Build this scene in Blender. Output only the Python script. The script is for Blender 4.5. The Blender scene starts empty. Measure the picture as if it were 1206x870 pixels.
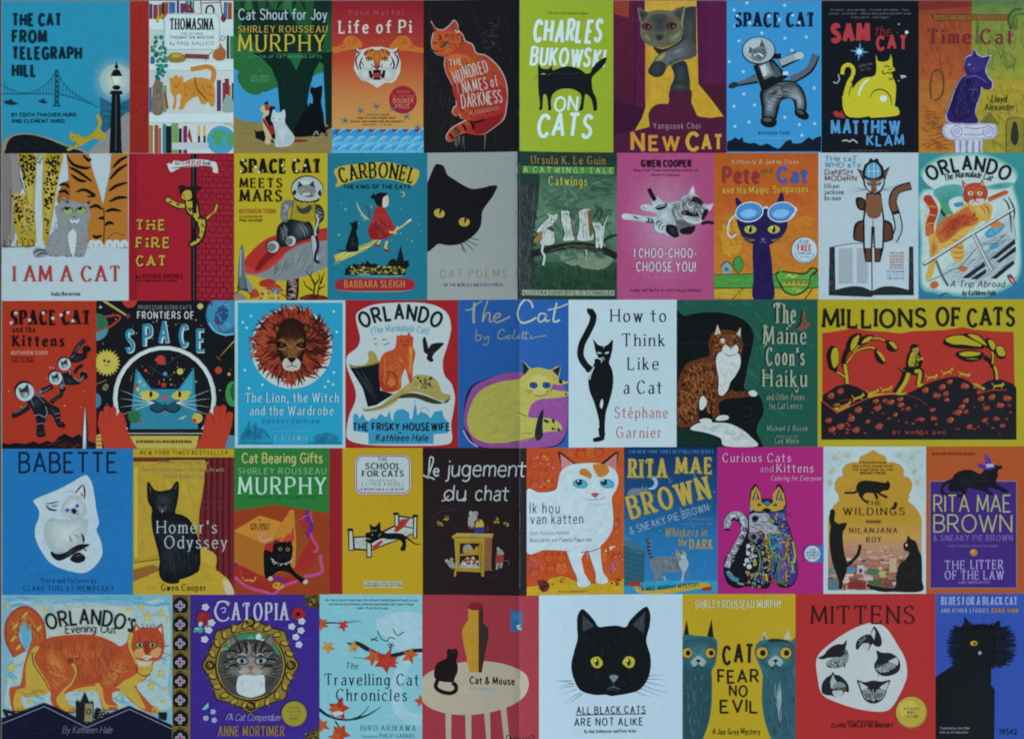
import bpy, bmesh, math, random
from mathutils import Vector

# ------------------------------------------------------------------ camera, light, exposure
scn = bpy.context.scene
K = 0.70 / 1206.0                      # metres of poster per photo pixel
cam_data = bpy.data.cameras.new("camera")
cam = bpy.data.objects.new("camera", cam_data)
scn.collection.objects.link(cam)
scn.camera = cam
cam_data.lens = 50.0
cam_data.sensor_width = 36.0
CAM_H = 0.70 * 50.0 / 36.0
cam.location = (0.0, 0.0, CAM_H)
cam.rotation_euler = (0.0, 0.0, 0.0)
cam_data.clip_start = 0.01
cam_data.clip_end = 50.0
cam_data.dof.use_dof = True            # the photograph is a little soft all over
cam_data.dof.focus_distance = CAM_H * 0.90
cam_data.dof.aperture_fstop = 5.8

world = bpy.data.worlds.new("World")
scn.world = world
world.use_nodes = True
world.node_tree.nodes["Background"].inputs[0].default_value = (0.53, 0.77, 0.92, 1)
world.node_tree.nodes["Background"].inputs[1].default_value = 0.40

def lamp(name, loc, target, size, power, col):
    d = bpy.data.lights.new(name, 'AREA')
    d.shape = 'DISK'; d.size = size; d.energy = power; d.color = col
    o = bpy.data.objects.new(name, d)
    scn.collection.objects.link(o)
    o.location = loc
    o.rotation_euler = (Vector(target) - Vector(loc)).to_track_quat('-Z', 'Y').to_euler()
    return o
lamp("window_light", (8.8, -3.4, 7.2), (0.0, 0.0, 0), 5.0, 1450.0, (0.585, 0.82, 0.93))

scn.view_settings.view_transform = 'Standard'
scn.view_settings.look = 'None'
scn.view_settings.exposure = 0.0
scn.view_settings.gamma = 1.0

# ------------------------------------------------------------------ ink colours
LIGHT = (0.68, 0.85, 0.91)             # what the cool light does to white paper
def lin(v):
    return v / 12.92 if v <= 0.04045 else ((v + 0.055) / 1.055) ** 2.4
def ink(h, grain=None):
    if not isinstance(h, str):
        return h
    h = h.lstrip('#')
    if len(h) == 3: h = ''.join(a + a for a in h)
    c = [lin(int(h[i:i + 2], 16) / 255.0) for i in (0, 2, 4)]
    return tuple(min(0.86, max(0.003, c[i] / LIGHT[i])) for i in range(3)) + (GRAIN if grain is None else grain,)
GRAIN = 0.05

# ------------------------------------------------------------------ materials
def printed_material():
    m = bpy.data.materials.new("printed_card")
    m.use_nodes = True
    nt = m.node_tree; N = nt.nodes; Lk = nt.links
    b = N["Principled BSDF"]
    at = N.new("ShaderNodeAttribute"); at.attribute_name = "ink"
    tc = N.new("ShaderNodeTexCoord")
    n1 = N.new("ShaderNodeTexNoise"); n1.inputs["Scale"].default_value = 190; n1.inputs["Detail"].default_value = 6
    n1.inputs["Roughness"].default_value = 0.75
    n2 = N.new("ShaderNodeTexNoise"); n2.inputs["Scale"].default_value = 900; n2.inputs["Detail"].default_value = 2
    Lk.new(tc.outputs["Object"], n1.inputs["Vector"]); Lk.new(tc.outputs["Object"], n2.inputs["Vector"])
    add = N.new("ShaderNodeMath"); add.operation = 'MULTIPLY_ADD'
    Lk.new(n2.outputs["Fac"], add.inputs[0]); add.inputs[1].default_value = 0.45
    sub = N.new("ShaderNodeMath"); sub.operation = 'SUBTRACT'
    Lk.new(n1.outputs["Fac"], sub.inputs[0]); sub.inputs[1].default_value = 0.725
    Lk.new(sub.outputs[0], add.inputs[2])                       # about -0.5 .. 0.5
    mul = N.new("ShaderNodeMath"); mul.operation = 'MULTIPLY'
    Lk.new(add.outputs[0], mul.inputs[0]); Lk.new(at.outputs["Alpha"], mul.inputs[1])
    sc = N.new("ShaderNodeMath"); sc.operation = 'MULTIPLY_ADD'
    Lk.new(mul.outputs[0], sc.inputs[0]); sc.inputs[1].default_value = 4.0; sc.inputs[2].default_value = 1.0
    mx = N.new("ShaderNodeVectorMath"); mx.operation = 'SCALE'
    Lk.new(at.outputs["Color"], mx.inputs[0]); Lk.new(sc.outputs[0], mx.inputs["Scale"])
    Lk.new(mx.outputs[0], b.inputs["Base Color"])
    b.inputs["Roughness"].default_value = 0.42
    b.inputs["Specular IOR Level"].default_value = 0.11
    bp = N.new("ShaderNodeBump"); bp.inputs["Strength"].default_value = 0.03; bp.inputs["Distance"].default_value = 0.0004
    n3 = N.new("ShaderNodeTexNoise"); n3.inputs["Scale"].default_value = 60; n3.inputs["Detail"].default_value = 4
    Lk.new(tc.outputs["Object"], n3.inputs["Vector"]); Lk.new(n3.outputs["Fac"], bp.inputs["Height"])
    wv = N.new("ShaderNodeTexNoise"); wv.inputs["Scale"].default_value = 7; wv.inputs["Detail"].default_value = 1     # the sheet does not lie perfectly flat
    bw = N.new("ShaderNodeBump"); bw.inputs["Strength"].default_value = 1.0; bw.inputs["Distance"].default_value = 0.005
    Lk.new(tc.outputs["Object"], wv.inputs["Vector"]); Lk.new(wv.outputs["Fac"], bw.inputs["Height"]); Lk.new(bw.outputs[0], bp.inputs["Normal"])
    Lk.new(bp.outputs[0], b.inputs["Normal"])
    return m
PRINT = printed_material()

def plain_card():
    m = bpy.data.materials.new("bare_card")
    m.use_nodes = True
    nt = m.node_tree; b = nt.nodes["Principled BSDF"]
    n = nt.nodes.new("ShaderNodeTexNoise"); n.inputs["Scale"].default_value = 120
    r = nt.nodes.new("ShaderNodeValToRGB")
    r.color_ramp.elements[0].color = (0.50, 0.47, 0.42, 1); r.color_ramp.elements[1].color = (0.66, 0.63, 0.57, 1)
    nt.links.new(n.outputs["Fac"], r.inputs[0]); nt.links.new(r.outputs[0], b.inputs["Base Color"])
    b.inputs["Roughness"].default_value = 0.8
    return m
CARD = plain_card()

def wood():
    m = bpy.data.materials.new("pinkish_wood")
    m.use_nodes = True
    nt = m.node_tree; N = nt.nodes; b = N["Principled BSDF"]
    tc = N.new("ShaderNodeTexCoord"); mp = N.new("ShaderNodeMapping"); mp.inputs["Scale"].default_value = (1.5, 22, 1)
    nt.links.new(tc.outputs["Object"], mp.inputs[0])
    n = N.new("ShaderNodeTexNoise"); n.inputs["Scale"].default_value = 3.0; n.inputs["Detail"].default_value = 8; n.inputs["Distortion"].default_value = 0.6
    nt.links.new(mp.outputs[0], n.inputs["Vector"])
    r = N.new("ShaderNodeValToRGB")
    r.color_ramp.elements[0].position = 0.3; r.color_ramp.elements[0].color = (0.23, 0.085, 0.05, 1)
    r.color_ramp.elements[1].position = 0.7; r.color_ramp.elements[1].color = (0.40, 0.17, 0.115, 1)
    nt.links.new(n.outputs["Fac"], r.inputs[0]); nt.links.new(r.outputs[0], b.inputs["Base Color"])
    b.inputs["Roughness"].default_value = 0.45
    return m

# ------------------------------------------------------------------ the sheet's own shape: a fold that stands up a little
FX = 612.0
RIDGE = 0.0074
def zexact(px):
    d = px - FX
    return RIDGE * math.exp(-abs(d) / (66.0 if d < 0 else 58.0))
KNOTS = [FX - d for d in (330, 250, 195, 155, 122, 96, 75, 57, 42, 29, 18, 8)] + [FX] + [FX + d for d in (5, 11, 18, 26, 36, 48, 62, 80, 105, 140, 190)]
KN = [-50.0] + KNOTS + [1300.0]
KZ = [0.0] + [zexact(k) for k in KNOTS] + [0.0]
def zf(px):                            # straight between the knots, so every printed layer bends with the sheet
    for i in range(len(KN) - 1):
        if px <= KN[i + 1]:
            t = (px - KN[i]) / (KN[i + 1] - KN[i])
            return KZ[i] + (KZ[i + 1] - KZ[i]) * t
    return 0.0
def W(px, py, z):
    return ((px - 603.0) * K, (435.0 - py) * K, z)

# ------------------------------------------------------------------ mesh collector (coordinates are photo pixels until built)
EPS = 8.0e-7
class Mesh:
    def __init__(s, name, parent, clip=None, label=None):
        s.name, s.parent, s.clip, s.label = name, parent, clip, label
        s.v, s.f, s.c = [], [], []
    def face(s, pts, cols, z):
        if len(pts) < 3: return
        i = len(s.v)
        for p in pts: s.v.append((p[0], p[1], z))
        if isinstance(cols[0], (tuple, list)): s.c.extend(cols)
        else: s.c.extend([cols] * len(pts))
        s.f.append(tuple(range(i, i + len(pts))))
    def strip(s, left, right, col, z):
        i = len(s.v); n = len(left)
        for a, b in zip(left, right):
            s.v.append((a[0], a[1], z)); s.v.append((b[0], b[1], z))
        s.c.extend([col] * (2 * n))
        for k in range(n - 1):
            j = i + 2 * k
            s.f.append((j, j + 1, j + 3, j + 2))
    def pieces(s):
        """marks lying far apart become separate parts (never more than eight)"""
        if not s.f: return []
        par = list(range(len(s.v)))
        def find(i):
            while par[i] != i: par[i] = par[par[i]]; i = par[i]
            return i
        for f in s.f:
            for k in f[1:]: par[find(k)] = find(f[0])
        isl = {}
        for i, v in enumerate(s.v):
            r = find(i); q = isl.get(r)
            if q is None: isl[r] = [v[0], v[1], v[0], v[1]]
            else: q[0] = min(q[0], v[0]); q[1] = min(q[1], v[1]); q[2] = max(q[2], v[0]); q[3] = max(q[3], v[1])
        keys = list(isl); grp = {k: k for k in keys}
        def gf(k):
            while grp[k] != k: k = grp[k]
            return k
        for i, a in enumerate(keys):
            A = isl[a]
            for b in keys[:i]:
                Bx = isl[b]
                gx = max(0, A[0] - Bx[2], Bx[0] - A[2]); gy = max(0, A[1] - Bx[3], Bx[1] - A[3])
                lim = .5 * max(A[2] - A[0], A[3] - A[1], Bx[2] - Bx[0], Bx[3] - Bx[1])
                if math.hypot(gx, gy) < lim * .95:
                    ra, rb = gf(a), gf(b)
                    if ra != rb: grp[ra] = rb
        roots = sorted({gf(k) for k in keys}, key=lambda r: (isl[r][1], isl[r][0]))
        if len(roots) == 1 or len(roots) > 8: return [s]
        out = []
        for r in roots:
            m = Mesh(s.name, s.parent, s.clip, s.label); mp = {}
            for f in s.f:
                if gf(find(f[0])) != r: continue
                for k in f:
                    if k not in mp: mp[k] = len(m.v); m.v.append(s.v[k]); m.c.append(s.c[k])
                m.f.append(tuple(mp[k] for k in f))
            out.append(m)
        return out
    def bm(s):
        me = bpy.data.meshes.new(s.name)
        me.from_pydata(s.v, [], s.f)
        a = me.attributes.new("ink", 'FLOAT_COLOR', 'POINT')
        a.data.foreach_set("color", [x for c in s.c for x in c])
        bm = bmesh.new(); bm.from_mesh(me)
        def cut(co, no, clear):
            bmesh.ops.bisect_plane(bm, geom=bm.verts[:] + bm.edges[:] + bm.faces[:], dist=1e-5, plane_co=co, plane_no=no, clear_outer=clear)
        xs = [p[0] for p in s.v]; ys = [p[1] for p in s.v]
        if s.clip:
            x0, y0, x1, y1 = s.clip
            if min(xs) < x0 - .01: cut((x0, 0, 0), (-1, 0, 0), True)
            if max(xs) > x1 + .01: cut((x1, 0, 0), (1, 0, 0), True)
            if min(ys) < y0 - .01: cut((0, y0, 0), (0, -1, 0), True)
            if max(ys) > y1 + .01: cut((0, y1, 0), (0, 1, 0), True)
        xs = [v.co.x for v in bm.verts]
        for k in KNOTS:
            if xs and min(xs) < k < max(xs): cut((k, 0, 0), (1, 0, 0), False)
        bmesh.ops.triangulate(bm, faces=bm.faces[:], ngon_method='EAR_CLIP')
        for v in bm.verts:
            v.co = W(v.co.x, v.co.y, v.co.z + zf(v.co.x))
        bm.normal_update()
        for f in bm.faces:
            if f.normal.z < 0: f.normal_flip()
        bm.to_mesh(me); bm.free()
        return me
    def build(s, extra=None):
        if not s.f: return None
        me = s.bm()
        if extra and extra.f:
            bm = bmesh.new(); bm.from_mesh(me); e = extra.bm(); bm.from_mesh(e); bm.to_mesh(me); bm.free(); bpy.data.meshes.remove(e)
        if not me.vertices: return None
        me.materials.append(PRINT)
        o = bpy.data.objects.new(s.name, me)
        scn.collection.objects.link(o)
        o.parent = s.parent
        if s.label: o["label"] = s.label
        return o

# ------------------------------------------------------------------ drawing state
class St: pass
S = St(); S.ox = S.oy = 0.0; S.s = 1.0; S.mesh = None; S.cover = None; S.z = 0.0; S.subs = []
VIEWS = {1: (0, 0, 4.307), 2: (270, 0, 4.778), 3: (495, 0, 4.779), 4: (720, 0, 4.729), 5: (965, 0, 4.78), 6: (0, 175, 4.307),
         7: (270, 175, 4.779), 8: (500, 175, 4.778), 9: (725, 175, 4.78), 10: (960, 175, 4.78), 11: (0, 350, 4.307),
         12: (270, 350, 4.385), 13: (535, 350, 4.551), 14: (790, 350, 4.833), 15: (960, 350, 4.833), 16: (0, 522, 4.307),
         17: (270, 522, 4.753), 18: (495, 522, 4.755), 19: (730, 522, 4.755), 20: (965, 522, 4.755), 21: (0, 695, 4.97),
         22: (220, 695, 4.232), 23: (490, 695, 3.769), 24: (795, 695, 2.934),
         25: (728, 210, 10.579), 26: (745, 5, 8.2875), 27: (295, 110, 13.38), 28: (1100, 720, 5.802), 29: (955, 730, 7.908), 30: (845, 565, 6.44),
         31: (0, 395, 6.696), 32: (275, 205, 5.92), 33: (1078, 177, 4.945), 34: (277, 353, 5.03)}
rnd = random.Random(7)
def V(n): S.ox, S.oy, S.s = VIEWS[n]
def px(p): return (S.ox + p[0] / S.s, S.oy + p[1] / S.s)
def pts(a):
    if isinstance(a, str):
        q = [float(t) for t in a.split()]
        return [(q[i], q[i + 1]) for i in range(0, len(q) - 1, 2)]
    return list(a)
def nz():
    S.z += EPS
    return S.z
POSTER = bpy.data.objects.new("poster", None)
PENDING = []
def cover(box, bg, label, bg2=None):
    """one printed book cover: box is in the sketch coordinates of the current view"""
    (x0, y0), (x1, y1) = [px(p) for p in pts(box)]
    if x1 > 1200: x1 = 1208.0
    if y1 > 868: y1 = 876.0
    S.z = 2.0e-5
    S.clip = (x0, y0, x1, y1)
    m = Mesh("book_cover", POSTER, None, label)
    c1 = ink(bg); c2 = ink(bg2) if bg2 else c1
    m.face([(x0, y0), (x1, y0), (x1, y1), (x0, y1)], [c1, c1, c2, c2], S.z)
    S.cover = (m, []); S.mesh = m; m.clip = S.clip
    PENDING.append(S.cover)
def sub(name, label=None):
    m = Mesh(name, None, S.clip, label)
    S.cover[1].append(m); S.mesh = m
def base(): S.mesh = S.cover[0]
def grain(g=0.05):
    global GRAIN
    GRAIN = g
def cr(p, closed, n=6):
    out = []; m = len(p)
    rng = range(m) if closed else range(m - 1)
    for i in rng:
        if closed: a, b, c, d = p[i - 1], p[i], p[(i + 1) % m], p[(i + 2) % m]
        else: a, b, c, d = p[max(i - 1, 0)], p[i], p[i + 1], p[min(i + 2, m - 1)]
        for k in range(n):
            t = k / n; t2 = t * t; t3 = t2 * t
            out.append(tuple(0.5 * (2 * b[j] + (c[j] - a[j]) * t + (2 * a[j] - 5 * b[j] + 4 * c[j] - d[j]) * t2 + (3 * b[j] - a[j] - 3 * c[j] + d[j]) * t3) for j in (0, 1)))
    if not closed: out.append(p[-1])
    return out
def P(col, a): S.mesh.face([px(p) for p in pts(a)], ink(col), nz())                     # straight-edged shape
def B(col, a): S.mesh.face([px(p) for p in cr(pts(a), True)], ink(col), nz())           # smooth shape
def R(col, x0, y0, x1, y1, col2=None):
    q = [px((x0, y0)), px((x1, y0)), px((x1, y1)), px((x0, y1))]
    a = ink(col); b = ink(col2) if col2 else a
    S.mesh.face(q, [a, a, b, b], nz())
def H(col, x0, y0, x1, y1, col2):
    q = [px((x0, y0)), px((x1, y0)), px((x1, y1)), px((x0, y1))]
    a = ink(col); b = ink(col2)
    S.mesh.face(q, [a, b, b, a], nz())
def E(col, cx, cy, rx, ry=None, rot=0):
    ry = rx if ry is None else ry
    n = 14 if max(rx, ry) < 14 else 30
    c, s_ = math.cos(math.radians(rot)), math.sin(math.radians(rot))
    q = []
    for i in range(n):
        t = 2 * math.pi * i / n; x, y = rx * math.cos(t), ry * math.sin(t)
        q.append(px((cx + x * c - y * s_, cy + x * s_ + y * c)))
    S.mesh.face(q, ink(col), nz())
def ribbon(q, wf, col, z):
    n = len(q)
    if n < 2: return
    Lf, Rt = [], []
    for i in range(n):
        a, b = q[max(i - 1, 0)], q[min(i + 1, n - 1)]
        dx, dy = b[0] - a[0], b[1] - a[1]
        l = math.hypot(dx, dy) or 1e-9
        w = wf(i / (n - 1.0), dx / l, dy / l) / 2
        Lf.append((q[i][0] - dy / l * w, q[i][1] + dx / l * w)); Rt.append((q[i][0] + dy / l * w, q[i][1] - dx / l * w))
    S.mesh.strip(Lf, Rt, col, z)
def L(col, a, w, tp=0, sm=True):
    """a drawn line; tp 1 = thins to the end, 2 = thins at both ends"""
    p = pts(a)
    q = cr(p, False, 5) if (sm and len(p) > 2) else p
    q = [px(t) for t in q]; W0 = w / S.s
    if tp == 1: wf = lambda t, x, y: W0 * (1 - 0.85 * t)
    elif tp == 2: wf = lambda t, x, y: W0 * (0.15 + 0.85 * math.sin(math.pi * t) ** 0.7)
    else: wf = lambda t, x, y: W0
    if not sm and len(p) > 2 and not tp:
        for i in range(len(q) - 1): ribbon(q[i:i + 2], wf, ink(col), nz())
    else: ribbon(q, wf, ink(col), nz())
def inside(p, poly):
    r = False; j = len(poly) - 1
    for i in range(len(poly)):
        if (poly[i][1] > p[1]) != (poly[j][1] > p[1]) and p[0] < (poly[j][0] - poly[i][0]) * (p[1] - poly[i][1]) / (poly[j][1] - poly[i][1]) + poly[i][0]: r = not r
        j = i
    return r
def spots(a, n):
    p = pts(a); xs = [t[0] for t in p]; ys = [t[1] for t in p]; out = []
    for _ in range(n * 12):
        q = (rnd.uniform(min(xs), max(xs)), rnd.uniform(min(ys), max(ys)))
        if inside(q, p): out.append(q)
        if len(out) >= n: break
    return out
def F(cols, a, n, ang, ln, w, spread=20):
    """brush strokes or hairs scattered over an area"""
    cols = [ink(c) for c in cols.split()]; av = [sum(c[i] for c in cols) / len(cols) for i in range(4)]
    m_ = .55 if w >= 10 else (.3 if w > 3 else .15)      # broad strokes stay close to one another, fine hairs differ more
    cols = [tuple(c[i] * (1 - m_) + av[i] * m_ for i in range(4)) for c in cols]
    if w < 10: n, w = int(n * 1.8), w * .72
    pa = pts(a)
    for (x, y) in spots(a, n):
        t = math.radians(ang(x, y) if callable(ang) else ang) + math.radians(rnd.uniform(-spread, spread)); l = ln * rnd.uniform(.6, 1.3)
        dx, dy = math.cos(t) * l / 2, math.sin(t) * l / 2
        if not (inside((x - dx, y - dy), pa) and inside((x + dx, y + dy), pa)): continue
        k = rnd.uniform(-.15, .15)
        L(rnd.choice(cols), [(x - dx, y - dy), (x - dy * k, y + dx * k), (x + dx, y + dy)], w * rnd.uniform(.7, 1.2), 2)
def D(cols, a, n, r, r2=None):
    cols = cols.split()
    for (x, y) in spots(a, n):
        q = rnd.uniform(r, r2 or r); E(rnd.choice(cols), x, y, q, q * rnd.uniform(.7, 1.1), rnd.uniform(0, 180))
def box(x0, y0, x1, y1): return [(x0, y0), (x1, y0), (x1, y1), (x0, y1)]
def SB(cin, cout, a, fx=None, fy=None, sm=True, pw=1.0, rings=6):
    """a softly modelled shape: colour cin at its focus going over to cout at its outline"""
    p = pts(a); q = cr(p, True, 5) if sm else p
    if fx is None: fx, fy = sum(t[0] for t in p) / len(p), sum(t[1] for t in p) / len(p)
    ci, co = ink(cin), ink(cout); z = nz(); n = len(q)
    i0 = len(S.mesh.v)
    c = px((fx, fy)); S.mesh.v.append((c[0], c[1], z)); S.mesh.c.append(ci)
    for r in range(1, rings + 1):
        t = r / rings; m_ = (t * t * (3 - 2 * t)) ** pw; col = tuple(ci[k] * (1 - m_) + co[k] * m_ for k in range(4))
        for (x, y) in q:
            g = px((fx + (x - fx) * t, fy + (y - fy) * t)); S.mesh.v.append((g[0], g[1], z)); S.mesh.c.append(col)
    for k in range(n):
        j = (k + 1) % n
        S.mesh.f.append((i0, i0 + 1 + k, i0 + 1 + j))
        for r in range(rings - 1):
            u = i0 + 1 + r * n; S.mesh.f.append((u + k, u + n + k, u + n + j, u + j))
def G(cin, cout, cx, cy, rx, ry=None, rot=0):
    ry = rx if ry is None else ry; c, s_ = math.cos(math.radians(rot)), math.sin(math.radians(rot))
    SB(cin, cout, [(cx + rx * math.cos(t) * c - ry * math.sin(t) * s_, cy + rx * math.cos(t) * s_ + ry * math.sin(t) * c) for t in [2 * math.pi * i / 28 for i in range(28)]], cx, cy, sm=False)
def star(col, x, y, r, n=5, k=.42, rot=-90):
    P(col, [(x + (r if i % 2 == 0 else r * k) * math.cos(math.radians(rot + 180 * i / n)), y + (r if i % 2 == 0 else r * k) * math.sin(math.radians(rot + 180 * i / n))) for i in range(2 * n)])

# ------------------------------------------------------------------ lettering: pen strokes over letter skeletons
GL = {
'A': (.72, "0 0 .36 1;.36 1 .72 0;.13 .34 .59 .34"), 'B': (.6, "0 0 0 1;~0 1 .3 1 .5 .93 .55 .76 .48 .6 .3 .53 0 .53;~.28 .53 .52 .46 .6 .27 .52 .07 .3 0 0 0"),
'C': (.68, "~.66 .8 .55 .95 .36 1 .14 .88 0 .5 .14 .12 .36 0 .55 .05 .67 .2"), 'D': (.68, "0 0 0 1;~0 1 .28 1 .54 .87 .68 .5 .54 .13 .28 0 0 0"),
'E': (.54, "0 0 0 1;0 1 .52 1;0 .52 .43 .52;0 0 .54 0"), 'F': (.52, "0 0 0 1;0 1 .52 1;0 .5 .43 .5"),
'G': (.72, "~.66 .82 .55 .95 .36 1 .14 .88 0 .5 .14 .12 .36 0 .56 .04 .69 .16;.69 .44 .69 .1;.42 .44 .7 .44"), 'H': (.68, "0 0 0 1;.68 0 .68 1;0 .51 .68 .51"),
'I': (0, "0 0 0 1"), 'J': (.36, "~.36 1 .36 .55 .36 .25 .29 .06 .16 0 .03 .07 0 .2"), 'K': (.62, "0 0 0 1;0 .38 .57 1;.17 .56 .62 0"), 'L': (.5, "0 0 0 1;0 0 .5 0"),
'M': (.84, "0 0 .06 1;.06 1 .42 .15;.42 .15 .78 1;.78 1 .84 0"), 'N': (.66, "0 0 0 1;0 1 .66 0;.66 0 .66 1"), 'O': (.8, "@.4 .5 .4 .5"),
'P': (.58, "0 0 0 1;~0 1 .3 1 .52 .92 .58 .73 .52 .54 .3 .46 0 .46"), 'Q': (.8, "@.4 .5 .4 .5;.45 .22 .8 -.1"), 'R': (.62, "0 0 0 1;~0 1 .3 1 .5 .93 .56 .74 .5 .56 .3 .48 0 .48;.27 .48 .62 0"),
'S': (.53, "~.5 .83 .4 .96 .25 1 .08 .93 .02 .76 .1 .61 .26 .52 .44 .42 .53 .26 .47 .09 .27 0 .1 .04 0 .18"), 'T': (.64, "0 1 .64 1;.32 1 .32 0"),
'U': (.62, "~0 1 0 .65 0 .3 .08 .08 .31 0 .54 .08 .62 .3 .62 .65 .62 1"), 'V': (.68, "0 1 .34 0;.34 0 .68 1"), 'W': (1., "0 1 .26 0;.26 0 .5 .95;.5 .95 .74 0;.74 0 1 1"),
'X': (.64, "0 1 .64 0;.62 1 .02 0"), 'Y': (.64, "0 1 .32 .48;.64 1 .32 .48;.32 .5 .32 0"), 'Z': (.6, ".02 1 .58 1;.58 1 0 0;0 0 .6 0"),
'a': (.42, "~.05 .54 .2 .66 .37 .6 .41 .42;.41 .46 .41 0;~.41 .38 .2 .36 .03 .26 .02 .1 .15 0 .3 .04 .41 .16"), 'b': (.48, "0 0 0 1;@.24 .33 .24 .33"),
'c': (.43, "~.42 .54 .33 .64 .22 .66 .06 .55 0 .33 .06 .1 .22 0 .35 .04 .43 .13"), 'd': (.46, ".46 0 .46 1;@.23 .33 .23 .33"),
'e': (.44, "0 .36 .44 .36;~.44 .36 .4 .58 .23 .66 .06 .56 0 .33 .06 .1 .24 0 .37 .04 .43 .13"), 'f': (.3, "~.38 .94 .28 1 .17 .95 .13 .8 .13 .5 .13 0;-.12 .64 .38 .64"),
'g': (.46, "@.22 .34 .22 .32;~.45 .66 .45 .3 .45 .0 .41 -.2 .24 -.3 .05 -.22"), 'h': (.41, "0 0 0 1;~0 .42 .1 .6 .25 .66 .38 .58 .41 .42 .41 .2 .41 0"),
'i': (0, "0 0 0 .66;*0 .9"), 'j': (.1, "~.1 .66 .1 .3 .1 -.1 .05 -.26 -.08 -.28;*.1 .9"), 'k': (.4, "0 0 0 1;0 .26 .36 .66;.12 .4 .4 0"), 'l': (0, "0 0 0 1"),
'm': (.66, "0 0 0 .66;~0 .42 .08 .6 .2 .66 .31 .58 .33 .42 .33 .2 .33 0;~.33 .42 .41 .6 .53 .66 .64 .58 .66 .42 .66 .2 .66 0"), 'n': (.41, "0 0 0 .66;~0 .42 .1 .6 .25 .66 .38 .58 .41 .42 .41 .2 .41 0"),
'o': (.48, "@.24 .33 .24 .33"), 'p': (.48, "0 -.3 0 .66;@.24 .33 .24 .33"), 'q': (.46, ".46 -.3 .46 .66;@.23 .33 .23 .33"), 'r': (.27, "0 0 0 .66;~0 .4 .07 .57 .17 .65 .28 .63"),
's': (.34, "~.33 .54 .26 .64 .16 .66 .05 .6 .02 .49 .1 .39 .22 .33 .33 .24 .34 .12 .27 .02 .15 0 .06 .03 0 .13"), 't': (.3, "~.13 .9 .13 .5 .13 .16 .19 .02 .32 .04;-.12 .64 .4 .64"),
'u': (.41, "~0 .66 0 .4 0 .22 .05 .05 .17 0 .3 .06 .4 .22;.41 0 .41 .66"), 'v': (.42, "0 .66 .21 0;.21 0 .42 .66"), 'w': (.64, "0 .66 .17 0;.17 0 .32 .62;.32 .62 .47 0;.47 0 .64 .66"),
'x': (.4, "0 .66 .4 0;.39 .66 .01 0"), 'y': (.43, "0 .66 .22 0;~.43 .66 .22 0 .14 -.22 .02 -.28"), 'z': (.38, "0 .66 .37 .66;.37 .66 0 0;0 0 .38 0"),
'0': (.5, "@.25 .5 .25 .5"), '1': (.2, "0 .8 .2 1;.2 1 .2 0"), '2': (.5, "~.02 .75 .1 .95 .27 1 .46 .9 .47 .7 .3 .4 0 0;0 0 .5 0"), '4': (.52, ".4 0 .4 1;.4 1 0 .3;0 .3 .52 .3"),
'5': (.48, ".44 1 .06 1;.06 1 .03 .55;~.03 .55 .25 .62 .46 .48 .47 .2 .3 .01 .1 .02 0 .13"), '9': (.5, "@.25 .72 .24 .28;~.49 .72 .46 .35 .3 .08 .1 0"),
'.': (.0, "*0 .06"), ',': (.06, "~.06 .08 .05 -.08 0 -.18"), "'": (.02, "0 1 0 .74"), '!': (0, "0 1 0 .3;*0 .06"), '-': (.3, "0 .4 .3 .4"), '"': (.14, "0 1 0 .76;.14 1 .14 .76"),
'(': (.18, "~.18 1.05 .03 .75 0 .4 .05 .05 .18 -.2"), ')': (.18, "~0 1.05 .15 .75 .18 .4 .13 .05 0 -.2"), '*': (0, "*0 .5"),
'&': (.64, "~.62 .45 .5 .15 .3 0 .1 .03 0 .22 .1 .43 .34 .62 .4 .82 .28 1 .15 .9 .14 .75 .3 .45 .64 0"),
}
GL['\u00e9'] = (.44, GL['e'][1] + ";.2 .8 .34 .98")
_cache = {}
def glyph(ch):
    if ch not in _cache:
        adv, d = GL[ch]; st = []
        for t in d.split(';'):
            q = [float(u) for u in t.strip('~@*').split()]
            if t[0] == '@': st.append(('o', q))
            elif t[0] == '*': st.append(('d', q))
            else:
                p = [(q[i], q[i + 1]) for i in range(0, len(q), 2)]
                st.append(('c', cr(p, False, 4)) if t[0] == '~' else ('s', p))
        _cache[ch] = (adv, st)
    return _cache[ch]
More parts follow.
